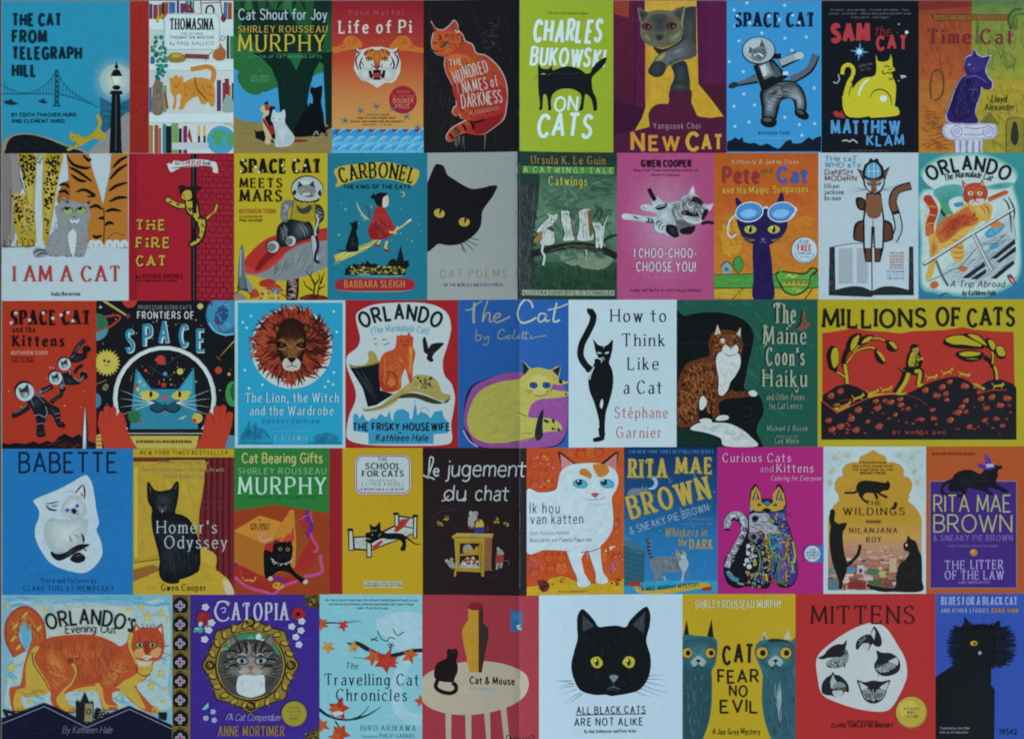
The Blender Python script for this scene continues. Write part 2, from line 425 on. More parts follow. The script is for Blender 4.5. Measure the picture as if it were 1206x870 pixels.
def T(s, x0, x1, base_y, h, col, w=.14, c=1.0, serif=0, sl=0, jit=0, arc=None, rot=0, gap=.2, word=.42, nib=18, rise=0):
    """writing fitted between x0 and x1: h cap height, w pen width, c thin/thick, arc radius of the baseline (sketch units)"""
    g_ = gap * (1 if serif == 0 else 1.35)
    A_, n_ = 0.0, 0; raw = []
    for ch in s:
        if ch == ' ': A_ += word; raw.append(None); continue
        raw.append((A_, n_)); A_ += glyph(ch)[0] + g_; n_ += 1
    A_ -= g_
    ww = w
    if x1 is not None:
        kx = ((x1 - x0) / h - n_ * ww) / A_
        if kx < .42:
            ww = max(.03, ((x1 - x0) / h - .42 * A_) / n_); kx = ((x1 - x0) / h - n_ * ww) / A_
            w = min(w, ww * 1.25)
    else: kx = 1.0
    wd = A_ + n_ * ww / kx
    pos = [None if r is None else r[0] + (r[1] + .5) * ww / kx for r in raw]
    X1 = x0 + wd * h * kx; xm = (x0 + X1) / 2
    # the pen keeps its own width: widen only the skeleton
    colr = ink(col); z0 = nz()
    ca, sa = math.cos(math.radians(rot)), math.sin(math.radians(rot))
    jr = random.Random(hash(len(s)) + int(x0))
    def place(gx, gy, jx, jy, ja):
        x = gx * h * kx + sl * gy * h; y = gy * h
        return x + jx, y + jy
    def out(X, Y):
        u = X - (X1 - x0) / 2
        Y += rise * (X / max(X1 - x0, 1e-6))
        if arc:
            t = u / arc
            qx, qy = xm + (arc + Y) * math.sin(t), base_y + arc - (arc + Y) * math.cos(t)
        else: qx, qy = xm + u, base_y - Y
        dx, dy = qx - xm, qy - base_y
        return px((xm + dx * ca - dy * sa, base_y + dx * sa + dy * ca))
    T_ = w * h / S.s; t_ = T_ * c
    nx, ny = math.cos(math.radians(nib)), -math.sin(math.radians(nib))
    def wf(t, dx, dy): return t_ + (T_ - t_) * abs(dx * ny - dy * nx)
    for ch, p0 in zip(s, pos):
        if p0 is None: continue
        adv, st = glyph(ch)
        jx, jy, ja = jr.uniform(-jit, jit) * h * .5, jr.uniform(-jit, jit) * h, jr.uniform(-jit, jit)
        def M(p):
            X, Y = place(p0 + p[0], p[1] * (1 + ja * .5), jx, jy, ja)
            X += ja * p[1] * h * .5
            return out(X, Y)
        ends = []
        for kd, p in st:
            if kd in 'sc': ends.append(p)
        k = 0
        for kd, p in st:
            z = z0 + EPS * .3 * (k % 8); k += 1
            if kd == 'o':
                n = 22
                q = [M((p[0] + p[2] * math.cos(2 * math.pi * i / n), p[1] + p[3] * math.sin(2 * math.pi * i / n))) for i in range(n)]
                q = q + q[:2]
                Lf, Rt = [], []
                for i in range(n + 1):
                    a, b = q[i - 1 if i else n - 1], q[i + 1]
                    dx, dy = b[0] - a[0], b[1] - a[1]; l = math.hypot(dx, dy) or 1e-9
                    ww = wf(0, dx / l, dy / l) / 2
                    Lf.append((q[i][0] - dy / l * ww, q[i][1] + dx / l * ww)); Rt.append((q[i][0] + dy / l * ww, q[i][1] - dx / l * ww))
                S.mesh.strip(Lf, Rt, colr, z)
            elif kd == 'd':
                cx_, cy_ = M((p[0], p[1])); r = T_ * .62
                S.mesh.face([(cx_ + r * math.cos(a * math.pi / 5), cy_ + r * math.sin(a * math.pi / 5)) for a in range(10)], colr, z)
            else:
                q = [M(t) for t in p]
                free = []
                for e in (0, -1):
                    pe = p[e]; hit = False
                    for o in ends:
                        if o is p: continue
                        for i in range(len(o) - 1):
                            a, b = o[i], o[i + 1]; ux, uy = b[0] - a[0], b[1] - a[1]; ll = ux * ux + uy * uy or 1e-9
                            t = max(0, min(1, ((pe[0] - a[0]) * ux + (pe[1] - a[1]) * uy) / ll))
                            if math.hypot(a[0] + ux * t - pe[0], a[1] + uy * t - pe[1]) < .03: hit = True
                    free.append(not hit)
                if kd == 's':                     # a straight stroke runs a little into the joint
                    a, b = q[0], q[-1]; l = math.hypot(b[0] - a[0], b[1] - a[1]) or 1e-9
                    ux, uy = (b[0] - a[0]) / l, (b[1] - a[1]) / l; ex = .32 * min(T_, l * .4)
                    q = [(a[0] - ux * (0 if free[0] else ex), a[1] - uy * (0 if free[0] else ex)), (b[0] + ux * (0 if free[1] else ex), b[1] + uy * (0 if free[1] else ex))]
                ribbon(q, wf, colr, z)
                if serif:
                    for e, fr in ((0, free[0]), (-1, free[1])):
                        if not fr: continue
                        i = 1 if e == 0 else -2
                        dx, dy = p[e][0] - p[i][0], p[e][1] - p[i][1]
                        ll = math.hypot(dx, dy) or 1e-9
                        zz = z0 + EPS * .3 * (k % 8 + 8); k += 1
                        hw = (w * .5 + .085 * serif); th = max(w * c, .05) * 1.05
                        if abs(dy) / ll > .75 and (kd == 's' or ch in 'UJhnmufrtpy'):
                            cxx, cyy = p[e]; sg = -1 if dy > 0 else 1
                            l_, r_ = hw / max(kx, .35), hw / max(kx, .35)
                            if ch in 'hnmrpukbdli' and cyy > .5: r_ = w * .5 / max(kx, .35)
                            S.mesh.face([M((cxx - l_, cyy)), M((cxx + r_, cyy)), M((cxx + r_, cyy + sg * th)), M((cxx - l_, cyy + sg * th))], colr, zz)
                        elif kd == 's' and abs(dx) / ll > .9 and ch in 'EFTLZz':
                            cxx, cyy = p[e]; sg = 1 if cyy < .3 else (-1 if cyy > .9 else 0)
                            y_a, y_b = (cyy, cyy + sg * .2) if sg else (cyy - .12, cyy + .12)
                            tw = .07 / max(kx, .35)
                            S.mesh.face([M((cxx - tw, y_a)), M((cxx, y_a)), M((cxx, y_b)), M((cxx - tw, y_b))], colr, zz)
def TT(lines, x0, x1, y0, dy, h, col, **k):
    """a small block of print, line under line, centred"""
    m = max(len(t) for t in lines); xc = (x0 + x1) / 2
    for i, t in enumerate(lines):
        hw = (x1 - x0) / 2 * len(t) / m
        if k.get('left'): T(t, x0, x0 + 2 * hw, y0 + i * dy, h, col, **{a: b for a, b in k.items() if a != 'left'})
        else: T(t, xc - hw, xc + hw, y0 + i * dy, h, col, **k)
# plain cats
def ears(col, cx, cy, r, inner=None, spread=.62, up=1.35, wid=.5):
    for s in (-1, 1):
        P(col, [(cx + s * r * (spread + wid * .62), cy - r * .3), (cx + s * r * (spread + .22), cy - r * up), (cx + s * r * (spread - wid), cy - r * .72)])
        if inner: P(inner, [(cx + s * r * (spread + wid * .35), cy - r * .5), (cx + s * r * (spread + .16), cy - r * (up - .22)), (cx + s * r * (spread - wid * .4), cy - r * .78)])
def eye(col, x, y, rx, ry, pup='#111', rot=0, pr=.45, slit=False):
    E('#101010', x, y, rx * 1.18, ry * 1.22, rot); E(col, x, y, rx, ry, rot)
    E(pup, x, y, rx * (.2 if slit else pr), ry * (.92 if slit else max(pr, .7)), rot)
def whisk(col, x, y, ln, w, n=3, s=(-1, 1), sp=14):
    for q in s:
        for i in range(n):
            t = math.radians((i - (n - 1) / 2) * sp)
            L(col, [(x + q * ln * .25, y), (x + q * ln * .6, y + math.sin(t) * ln * .5), (x + q * ln, y + math.sin(t) * ln * 1.1)], w, 1)

# ================================================================== first row of covers
V(1)
cover('8 5 658 780', '#2b8fae', 'teal cover with a lit street lamp, a far bridge and a leaping yellow cat')
sub('moon')
G('#b4bfb6', '#2b8fae', 590, 412, 135, 135); G('#ccccbe', '#9cb6b2', 590, 410, 84, 84)
F('#8fb0b2 #6aa5b2', box(490, 310, 658, 500), 60, 40, 14, 2)
sub('sea')
P('#27607c', '508 495 545 512 590 540 660 500 660 610 590 640 520 680 508 600')
F('#123a50 #0d2c40 #3a7c98', '510 500 560 525 658 505 658 600 520 670', 60, -8, 45, 3, 10)
sub('quay')
B('#8c8b88', '455 790 500 715 560 650 610 600 665 575 680 700 670 800'); F('#77787a #a09d96', '490 750 600 620 650 600 650 770', 60, -40, 14, 3)
P('#a08d30', '120 772 330 774 330 782 120 782'); P('#b8942a', '500 772 660 770 660 782 500 782')
sub('boat_hull')
B('#8e8478', '18 720 55 688 140 676 250 700 340 735 430 765 430 800 20 800'); B('#13171b', '32 745 66 694 150 684 240 706 330 742 420 772 400 800 60 800')
F('#24282b #0a0d10', '50 740 150 690 260 715 380 770 60 775', 50, 15, 40, 3)
sub('bridge')
c = '#1a4654'
L(c, '8 478 90 479 190 478 300 482 380 500 460 528 500 545', 3.5); L(c, '8 428 50 455 110 472 165 468 220 440 262 400 288 358', 2.4)
L(c, '290 358 315 410 360 462 410 498 470 526', 2.4)
for i in range(17): x = 25 + i * 15; L(c, [(x, 478), (x, 478 - max(4, 108 * ((x - 140) / 150.0) ** 2))], 1.5)
for i in range(9): x = 305 + i * 16; L(c, [(x, 484 + i * 3.5), (x, 395 + 105 * (i / 9.0) ** .6)], 1.5)
P(c, '281 356 297 356 300 536 278 536'); P(c, '270 534 308 534 308 542 270 542')
for y in range(370, 530, 26): R('#2b7d98', 285, y, 293, y + 10)
sub('boat'); B('#15323c', '22 516 52 508 58 500 66 514 94 528 60 534 34 530')
sub('boat'); B('#15323c', '196 514 215 508 222 500 230 514 244 521 220 526')
sub('street_lamp')
P('#0f1418', '570 462 610 462 618 782 556 782'); L('#3c444a', '590 470 588 770', 7); P('#0f1418', '556 480 626 480 618 462 566 462'); R('#0f1418', 558, 768, 622, 782)
P('#c9cdc6', '564 388 620 388 606 432 578 432'); P('#e2e1d2', '578 392 602 392 596 428 584 428'); P('#0f1418', '562 388 578 356 606 356 622 388'); L('#0f1418', '592 316 592 360', 5); E('#0f1418', 592, 340, 9, 12); E('#0f1418', 592, 446, 20, 12)
sub('cat')
B('#b09828', '352 685 362 672 378 684 402 682 412 696 450 690 484 660 500 625 486 594 494 580 508 590 518 622 508 655 538 684 532 708 510 700 506 716 488 704 458 712 420 738 392 748 352 766 340 762 344 754 376 742 384 722 358 708')
L('#3a3010', '366 694 376 699', 3); L('#3a3010', '392 690 398 696', 3); F('#8e7a1e', '400 700 480 680 500 690 440 720', 10, -30, 24, 2); L('#57480f', '384 722 400 742', 2)
sub('title')
for s, x, y in (("THE CAT", 315, 131), ("FROM", 241, 216), ("TELEGRAPH", 418, 300), ("HILL", 187, 387)): T(s, 61, x, y, 56, '#0e2630', w=.25, gap=.1)
sub('author_name')
T("BY EDITH THACHER HURD", 60, 388, 592, 17, '#12303a', w=.22); T("AND CLEMENT HURD", 60, 328, 624, 17, '#12303a', w=.22)

cover('658 5 1184 778', '#c9d0cd', 'white cover with a red cloth spine and an orange cat on bookshelves')
sub('spine'); grain(.2); R('#9c2a20', 658, 5, 756, 778, '#8f2620'); grain()
sub('shelf')
for y0, y1 in ((100, 150), (318, 356), (578, 622)): R('#d6dbd8', 757, y0, 1184, y1); R('#aeb9b6', 757, y1, 1184, y1 + 5)
H('#b9c4c0', 757, 150, 1184, 318, '#cfd6d2'); H('#bac3bf', 757, 360, 1184, 578, '#c8d0cc')
sub('books', 'rows of thin coloured book spines on the shelves')
bc = '#3c7a55 #356a9a #8a3540 #2b2b33 #9a7a3a #6d9a5a #b88a30 #4a3a6a #994a30 #35858a #20303a'.split()
for x0, x1, y0, y1 in ((757, 868, 5, 98), (868, 985, 5, 68), (1135, 1184, 5, 100), (757, 950, 625, 778), (1150, 1184, 180, 300), (1100, 1184, 400, 565), (757, 850, 405, 570)):
    x = x0
    while x < x1 - 8:
        w_ = rnd.uniform(10, 24); R(rnd.choice(bc), x, y0 + rnd.uniform(0, .25) * (y1 - y0), min(x + w_, x1), y1); x += w_ + rnd.uniform(0, 8)
R('#7a2a55', 930, 640, 950, 778); R('#1d1d24', 842, 640, 870, 778); P('#a04440', '830 470 842 462 856 550 842 556'); P('#7a3040', '920 24 946 16 966 64 940 68'); P('#7a3040', '952 30 964 24 990 62 974 68')
L('#7a4a30', '1018 5 1022 60 1018 70', 5, sm=False); L('#7a4a30', '1022 18 1120 14', 5); L('#7a4a30', '1118 5 1130 100', 6); L('#22262a', '1045 68 1050 40 1070 30 1084 46 1084 68', 9); B('#6a3a28', '1120 96 1132 70 1146 98 1134 116')
B('#7b6a58', '772 570 780 430 800 405 820 430 828 570'); F('#463c30 #9a8c78', '780 560 790 430 815 430 822 560', 20, 90, 30, 4); B('#8fa39a', '1128 566 1140 500 1166 490 1184 520 1184 566'); P('#7a3038', '1140 400 1162 400 1162 480 1144 480')
sub('plant'); D('#1d7a6a #2b8f72 #2a6a8a #1f5a5a', '760 180 822 180 850 250 860 300 830 400 800 410 770 300', 60, 6, 12)
D('#b9a030', '790 80 830 75 835 110 800 118', 8, 5, 9)
sub('still_life', 'gold bowl, rolled cloth and brown pitcher on the middle shelf')
B('#8c7a34', '850 298 866 274 900 268 934 280 944 302 920 318 870 318'); B('#b9a24a', '866 286 890 274 920 282 900 294'); P('#7a4040', '938 274 1062 278 1060 302 938 298'); B('#a8623a', '1080 280 1092 252 1112 244 1118 222 1130 240 1146 262 1142 300 1110 310 1086 300'); L('#9a5a38', '1042 310 1060 280 1080 262', 4); L('#7a6a9a', '1130 180 1118 200 1134 206 1142 186', 4)
sub('globe'); E('#4a9ab4', 1122, 712, 72, 72); B('#4f9a62', '1072 690 1100 660 1140 668 1150 690 1120 700 1130 730 1104 740 1086 712'); B('#4f9a62', '1150 690 1184 676 1190 720 1160 740'); L('#b99a40', '1140 630 1180 640 1200 690', 6)
sub('figures'); P('#8a3a30', '952 690 962 650 976 720 972 730'); L('#c9b040', '1010 636 1010 690', 11); L('#1a1a1e', '1010 690 1010 730', 11); L('#c9b040', '1038 636 1038 690', 11); L('#1a1a1e', '1038 690 1038 730', 11); R('#b9c2c6', 872, 724, 1058, 760)
sub('cat')
L('#c08030', '1075 420 1086 380 1078 350 1050 340 1010 346 968 354', 24)
B('#c48634', '862 395 878 402 902 402 922 388 930 420 980 398 1040 398 1080 420 1092 480 1088 536 1070 540 1056 520 1040 530 1020 526 1000 490 950 520 930 552 908 556 916 520 900 500 890 550 876 552 884 500 868 470 864 430')
P('#c48634', '870 404 896 380 912 402'); P('#c48634', '908 404 930 392 930 424'); B('#c9c4b8', '896 486 908 478 920 490 912 508 898 506'); L('#2a2018', '988 392 1000 450 1050 510', 5)
L('#2a2018', '884 440 892 446 898 440', 3); L('#2a2018', '902 436 912 424', 3); L('#3a2a1a', '880 424 888 432', 3); F('#a86a24 #9a6020', '930 420 1080 420 1080 500 940 500', 60, 70, 16, 3)
sub('title_plate'); g = '#d2dad8'
P('#aab8b4', '832 92 850 70 1098 70 1116 92 1116 232 1098 256 850 256 832 232'); P(g, '838 95 853 76 1095 76 1110 95 1110 230 1095 250 853 250 838 230')
sub('title'); T("THOMASINA", 862, 1084, 152, 56, '#16191c', w=.22, c=.45, serif=.8, gap=.12)
sub('author_name'); T("THE CAT WHO", 916, 1030, 178, 11, '#444', w=.16); T("THOUGHT SHE WAS GOD", 862, 1086, 198, 13, '#333', w=.2); T("by PAUL GALLICO", 862, 1086, 230, 17, '#333', w=.14)

V(2)
cover('24 8 578 860', '#1c5a34', 'green cover with a white cat and a calico cat under a dark tree')
sub('sky'); P('#3f95c4', '24 350 90 440 200 520 300 480 560 380 578 420 578 720 24 680')
sub('ground'); B('#8d7c48', '10 665 60 672 130 690 260 690 420 690 590 700 600 880 10 880'); F('#9a8850 #7c6c3c', box(24, 700, 578, 855), 60, 5, 90, 3, 8)
sub('foliage'); B('#2b6a38', '20 120 120 100 230 330 275 440 268 490 200 512 160 535 110 525 70 490 46 440 52 400 20 360'); B('#22502f', '20 5 580 5 580 300 530 330 500 420 450 330 300 330 180 300 20 180')
for i in range(26): x = rnd.uniform(24, 560); P(rnd.choice(['#123c28', '#0f3322', '#2f6d40', '#2a6238']), [(x, 0), (x + rnd.uniform(20, 50), 0), (x + rnd.uniform(-30, 60), rnd.uniform(60, 190))])
B('#2f7040', '470 345 520 345 545 400 500 415 460 430'); B('#2b7040', '540 300 580 290 580 380 560 370'); P('#256438', '330 300 410 300 378 404')
sub('tree'); P('#0d2620', '130 300 230 300 330 320 378 400 420 310 480 310 578 290 578 380 540 380 510 350 480 400 452 500 440 580 470 660 500 730 578 705 578 720 480 768 360 768 300 690 285 620 272 470 240 390 190 335')
P('#0d2620', '530 380 578 340 578 720 545 700'); F('#143830 #081a16', '290 420 440 420 440 650 300 650', 25, 85, 80, 4, 8); P('#0f2c24', '24 60 330 60 480 300 180 300'); P('#0f2c24', '480 5 570 5 520 300 440 300')
sub('black_cat'); B('#0a0e10', '360 768 380 700 420 630 448 602 452 580 470 585 468 540 456 520 462 490 482 496 505 488 524 486 522 530 518 580 530 640 536 700 552 760 540 768 520 740 505 768 470 768'); L('#8a8a78', '474 762 492 740 500 762', 8); L('#8a8a78', '530 764 545 752', 6)
V(27)
sub('calico_cat'); P('#8a3020', '690 735 740 725 900 735 900 765 690 778'); B('#17120f', '60 575 90 600 180 596 215 600 240 680 235 740 205 762 150 735 85 705 80 640')
P('#17120f', '195 185 268 115 290 195'); P('#17120f', '285 205 400 212 372 262 330 300'); B('#c2ae88', '160 230 195 190 250 180 300 210 320 260 300 320 260 360 300 420 340 520 330 640 330 740 300 800 225 785 240 700 210 580 185 470 190 360 205 310 165 280'); B('#a2492c', '215 190 265 175 305 210 310 260 270 275 240 240'); E('#17120f', 244, 250, 10, 22); B('#17120f', '300 235 335 250 350 330 350 420 380 470 385 540 320 540 270 480 230 400 235 370 290 340'); B('#8c3020', '190 430 215 395 250 450 290 510 370 500 390 560 370 640 380 700 340 690 290 600 240 520'); B('#17120f', '330 660 380 640 400 700 392 735 350 710'); B('#c2ae88', '320 720 380 740 400 775 350 765'); B('#17120f', '310 730 350 735 380 772 330 765'); B('#c2ae88', '240 570 290 600 320 690 305 800 230 785 240 690')
sub('white_cat'); B('#b9c6c8', '325 400 345 300 352 268 372 262 405 300 480 300 515 260 540 270 552 340 545 430 560 500 630 590 690 680 680 760 620 825 500 848 400 838 385 760 395 640 360 480 330 440'); SB('#c2cecf', '#aebcbe', '420 500 540 480 640 610 680 690 660 780 560 830 420 820 400 700', 500, 640); B('#a8bcbe', '560 640 640 680 660 760 600 800 540 770 520 700'); SB('#c8d2d2', '#b9c6c8', '350 330 400 320 500 320 540 350 530 430 470 470 400 470 350 420', 440, 400); E('#7e8a8c', 364, 402, 14, 12); E('#7e8a8c', 462, 410, 18, 14, -30); E('#8a98a0', 402, 460, 9, 14); L('#94a2a6', '440 650 445 740 440 810', 6, 2); L('#94a2a6', '500 640 480 720 485 790', 6, 2); V(2)
sub('title'); T("Cat Shout for Joy", 50, 552, 112, 58, '#b4c0c6', w=.11, gap=.12)
sub('author_name'); T("SHIRLEY ROUSSEAU", 50, 552, 184, 36, '#c2a03c', w=.15, c=.5, serif=.5); T("MURPHY", 50, 540, 290, 92, '#c4b038', w=.12, c=.4, serif=.5)
sub('subtitle'); T("AUTHOR OF CAT BEARING GIFTS", 100, 520, 328, 14, '#4f9a68', w=.15); T("A", 170, 178, 408, 12, '#5fa070'); T("JOE GREY", 118, 230, 440, 16, '#5fa070', w=.14); T("MYSTERY", 122, 228, 464, 16, '#5fa070', w=.14)

cover('578 8 1092 862', '#8f2028', 'red to orange cover with a tiger head above curling blue waves', None)
R('#8c1f28', 578, 8, 1092, 170, '#a03030'); R('#a03030', 578, 170, 1092, 340, '#b8482e'); R('#b8482e', 578, 340, 1092, 560, '#c28048'); R('#c28048', 578, 560, 1092, 730, '#c4964e')
sub('cloud'); 
for a in ('580 270 610 265 640 240 660 210 700 206 735 230 750 260 720 275 640 290 590 300', '900 270 930 230 965 205 1010 215 1030 250 1062 270 1092 275 1092 300 1000 290 930 285'): B('#c4702c', a)
for x, y, r in ((690, 235, 22), (710, 240, 14), (640, 262, 14), (968, 235, 20), (995, 240, 14), (1030, 265, 12)): L('#a84a28', [(x + r, y), (x, y - r), (x - r, y), (x, y + r * .8), (x + r * .5, y)], 4)
sub('tiger_head')
P('#c8c8c0', '712 270 735 285 800 268 860 266 920 282 950 270 948 310 966 350 962 410 940 450 915 470 880 466 860 480 832 496 805 478 776 462 745 455 720 425 702 390 706 340 716 310')
for s in (1, -1):
    f = lambda a: [(832 + s * (x - 832), y) for x, y in pts(a)]
    B('#c27030', f('756 300 790 276 828 290 824 340 790 332 770 320')); L('#16130f', f('742 292 712 340 730 400'), 9, 2); L('#16130f', f('752 320 735 370 755 420'), 9, 2); L('#16130f', f('785 290 770 300 760 320'), 8, 2); L('#16130f', f('815 280 800 286 795 300'), 7, 2)
    L('#16130f', f('712 276 722 300 732 290'), 7); eye('#b8a040', *f('785 338')[0], 13, 7); L('#16130f', f('766 330 790 326 806 342'), 6); L('#16130f', f('760 380 770 410 790 430'), 5, 2); L('#16130f', f('728 420 750 440 760 452'), 6, 2); L('#16130f', f('800 360 806 378 800 390'), 4)
    L('#16130f', f('740 350 752 362 756 378'), 5, 2); L('#16130f', f('775 392 786 398 792 410'), 3, 2)
G('#cfcfc8', '#b4b4ac', 770, 420, 40, 40); G('#cfcfc8', '#b4b4ac', 894, 420, 40, 40); SB('#c47834', '#a85a28', '815 290 832 285 848 290 852 340 845 370 820 370 812 340', 832, 320); B('#8a4038', '812 372 832 368 852 372 844 388 832 394 820 388'); P('#17100e', '784 400 832 394 880 400 874 438 850 452 814 452 790 438'); P('#a83038', '806 416 832 410 858 416 852 440 812 440')
P('#d8d4c4', '800 400 810 400 806 424'); P('#d8d4c4', '854 400 864 400 858 424'); P('#d8d4c4', '806 446 814 446 810 430'); P('#d8d4c4', '850 446 858 446 854 430')
sub('sticker', 'round red award seal'); E('#9a2430', 978, 564, 78, 78); TT(["WINNER", "OF THE MAN"], 920, 1040, 526, 24, 13, '#c07058', w=.12); T("BOOKER", 922, 1038, 582, 26, '#c88868', w=.14); T("PRIZE", 936, 1018, 612, 22, '#c88868', w=.14)
sub('waves'); R('#3b96c8', 578, 745, 1092, 862)
for j in range(3):
    for i in range(9):
        x = 560 + i * 64 + (j % 2) * 30; y = 745 + j * 46
        B('#3b96c8' if j == 0 else '#62b0d2', [(x - 20, y + 20), (x + 6, y - 14), (x + 36, y - 26), (x + 54, y - 12), (x + 40, y - 14), (x + 30, y), (x + 46, y + 14), (x + 40, y + 26)])
        L('#a8d0de', [(x - 6, y + 4), (x + 14, y - 16), (x + 38, y - 22)], 4, 2); L('#2a78ae', [(x + 2, y + 16), (x + 18, y), (x + 36, y + 12)], 4, 2)
sub('swimmers', 'arc of small blue fish and gulls'); 
for x, y, a in ((600, 750, 60), (652, 680, 40), (740, 625, 20), (830, 600, 5), (925, 615, -20), (1000, 660, -35), (1062, 722, -50)):
    t = math.radians(a)
    for k in range(5): L('#2a4a6a', [(x, y), (x + 12 * math.cos(t + k * 1.3), y + 10 * math.sin(t + k * 1.3)), (x + 26 * math.cos(t + k * 1.3 + .3), y + 24 * math.sin(t + k * 1.3 + .3))], 6, 1)
    E('#3a6a94', x, y, 10, 7, a)
sub('title'); T("Life of Pi", 616, 1026, 188, 68, '#d2cdbe', w=.16, c=.6, serif=.7, gap=.25)
sub('author_name'); T("Yann Martel", 670, 978, 88, 28, '#a85a58', w=.12, serif=.4, gap=.4); T("A NOVEL", 740, 900, 240, 13, '#b86048', w=.12, gap=.9)
sub('blurb'); T("Life of Pi is a terrific", 775, 902, 652, 10, '#3a2418', w=.16); T("book. It's fresh, original, smart,", 724, 942, 670, 11, '#3a2418', w=.18); T("devious, and crammed with absorbing lore", 684, 980, 690, 11, '#3a2418', w=.18); T("THE NATIONAL BESTSELLER", 625, 1030, 800, 18, '#7cb8d0', w=.12); T("MARGARET ATWOOD", 752, 918, 708, 9, '#a03a28', w=.14)

V(3)
cover('22 5 548 856', '#1c1a1b', 'black cover with a sitting orange red cat and scratchy lettering on its body')
grain(.2)
F('#262424 #121112 #2b2928', box(22, 5, 548, 856), 50, 90, 120, 10, 30)
sub('cat')
w0 = '62 128 88 168 130 176 168 150 192 124 212 150 214 178 240 206 250 240 290 262 312 310 360 322 410 360 450 410 476 470 486 540 480 620 466 680 420 720 360 760 310 764 250 752 205 770 180 800 155 796 150 770 180 728 240 694 262 680 232 672 222 646 208 660 184 640 190 612 205 600 200 540 180 480 150 420 138 370 140 326 104 316 74 286 66 240 76 190'
L('#b8a8a0', [(x - 1 if x < 250 else x + 4, y - 3) for x, y in pts(w0)], 7)
B('#b2432a', w0)
B('#a8302a', '180 480 260 440 470 500 480 620 462 670 380 730 330 760 260 740 300 690 270 650 220 610'); B('#bc5a30', '80 190 130 180 200 190 230 240 180 300 110 310 76 280'); B('#8c1f24', '330 680 420 660 470 640 440 700 380 745 320 760 290 720')
B('#c46434', '150 330 200 310 280 330 330 420 260 470 190 460'); F('#c86a34 #92261f #a0361f #c4552c', '150 330 300 320 440 420 470 600 380 700 240 660 200 500', 150, 65, 42, 5, 25); F('#7c1c1c #c25a30', '90 190 230 190 230 290 100 310', 45, 40, 20, 4, 40)
P('#7e2a30', '68 142 92 172 78 190'); P('#98404a', '166 160 192 132 206 176'); eye('#7a8a40', 140, 252, 16, 10, rot=-20); L('#1a0d0b', '112 270 130 262 160 238', 6); L('#1a0d0b', '76 244 90 250', 7); L('#1a0d0b', '72 284 88 296 104 290', 5); L('#1a0d0b', '236 206 240 240 222 262', 4, 2); L('#1a0d0b', '110 200 116 226', 4); L('#1a0d0b', '150 196 140 222', 4); L('#d8c8b8', '196 176 210 190 220 178', 6)
for x, y, q in ((170, 772, 36), (204, 740, 38), (244, 722, 42), (290, 712, 46)): L('#2a0d0c', [(x - 8, y - q / 2), (x + 8, y), (x + 14, y + q / 2)], 13, 2)
L('#160b0a', '264 684 310 694 370 680', 9, 2); L('#30110f', '228 560 236 600 230 640', 5, 2); L('#e0b090', '196 410 206 470 214 540', 3, 2)
sub('stool', 'scratched pale legs of a stool'); F('#8a8580 #4a4846', '184 680 250 760 250 850 180 830', 22, 85, 60, 4, 14); L('#7d7874', '366 756 362 850', 7, 1); L('#6a6664', '240 770 250 850', 5, 1)
F('#3a3838', box(330, 140, 480, 300), 9, 10, 40, 9, 50)
sub('title'); g = '#d4b4ac'
T("THE", 166, 236, 372, 34, g, w=.15, jit=.08, rot=-10); T("HUNDRED", 190, 392, 440, 66, g, w=.1, jit=.08, rot=-16); T("NAMES of", 238, 440, 512, 62, g, w=.1, jit=.07, rot=-12); T("DARKNESS", 234, 466, 598, 72, g, w=.09, jit=.05, rot=-8)
sub('author_name'); T("NILANJANA ROY", 272, 450, 640, 22, '#c08078', w=.12, jit=.06, rot=-9); grain()

cover('566 5 1086 856', '#93a52c', 'lime green cover with an arched black cat among white brush lettering')
sub('title'); g = '#c9dcdc'; k = dict(w=.16, jit=.05, sl=.12, gap=.12)
T("CHARLES", 630, 1018, 240, 116, g, **k); T("BUKOWSKI", 614, 1034, 378, 96, g, **k); T("ON", 748, 884, 628, 78, g, **k); T("CATS", 650, 960, 774, 120, g, **k)
sub('blurb'); T('"The cat is the beautiful devil"', 708, 944, 88, 13, '#2a3010', w=.18, sl=.25)
sub('cat'); B('#14161a', '664 372 682 394 720 396 742 378 746 402 800 384 850 380 900 396 930 418 958 412 966 390 1000 350 1046 326 1040 360 1010 396 972 432 964 460 972 520 990 560 994 620 974 626 972 608 960 560 930 534 922 570 914 620 892 626 902 590 904 540 870 512 820 504 776 514 744 540 734 580 736 622 720 628 718 600 710 548 694 540 688 580 686 620 668 626 672 590 664 520 662 440')
L('#b8a828', '678 428 692 424 704 428', 6, 2); L('#b8a828', '716 430 732 424', 6, 2); L('#30343a', '664 440 640 446', 2); L('#30343a', '660 450 632 462', 2); L('#3a4044', '745 416 830 422 900 414', 2, 2)

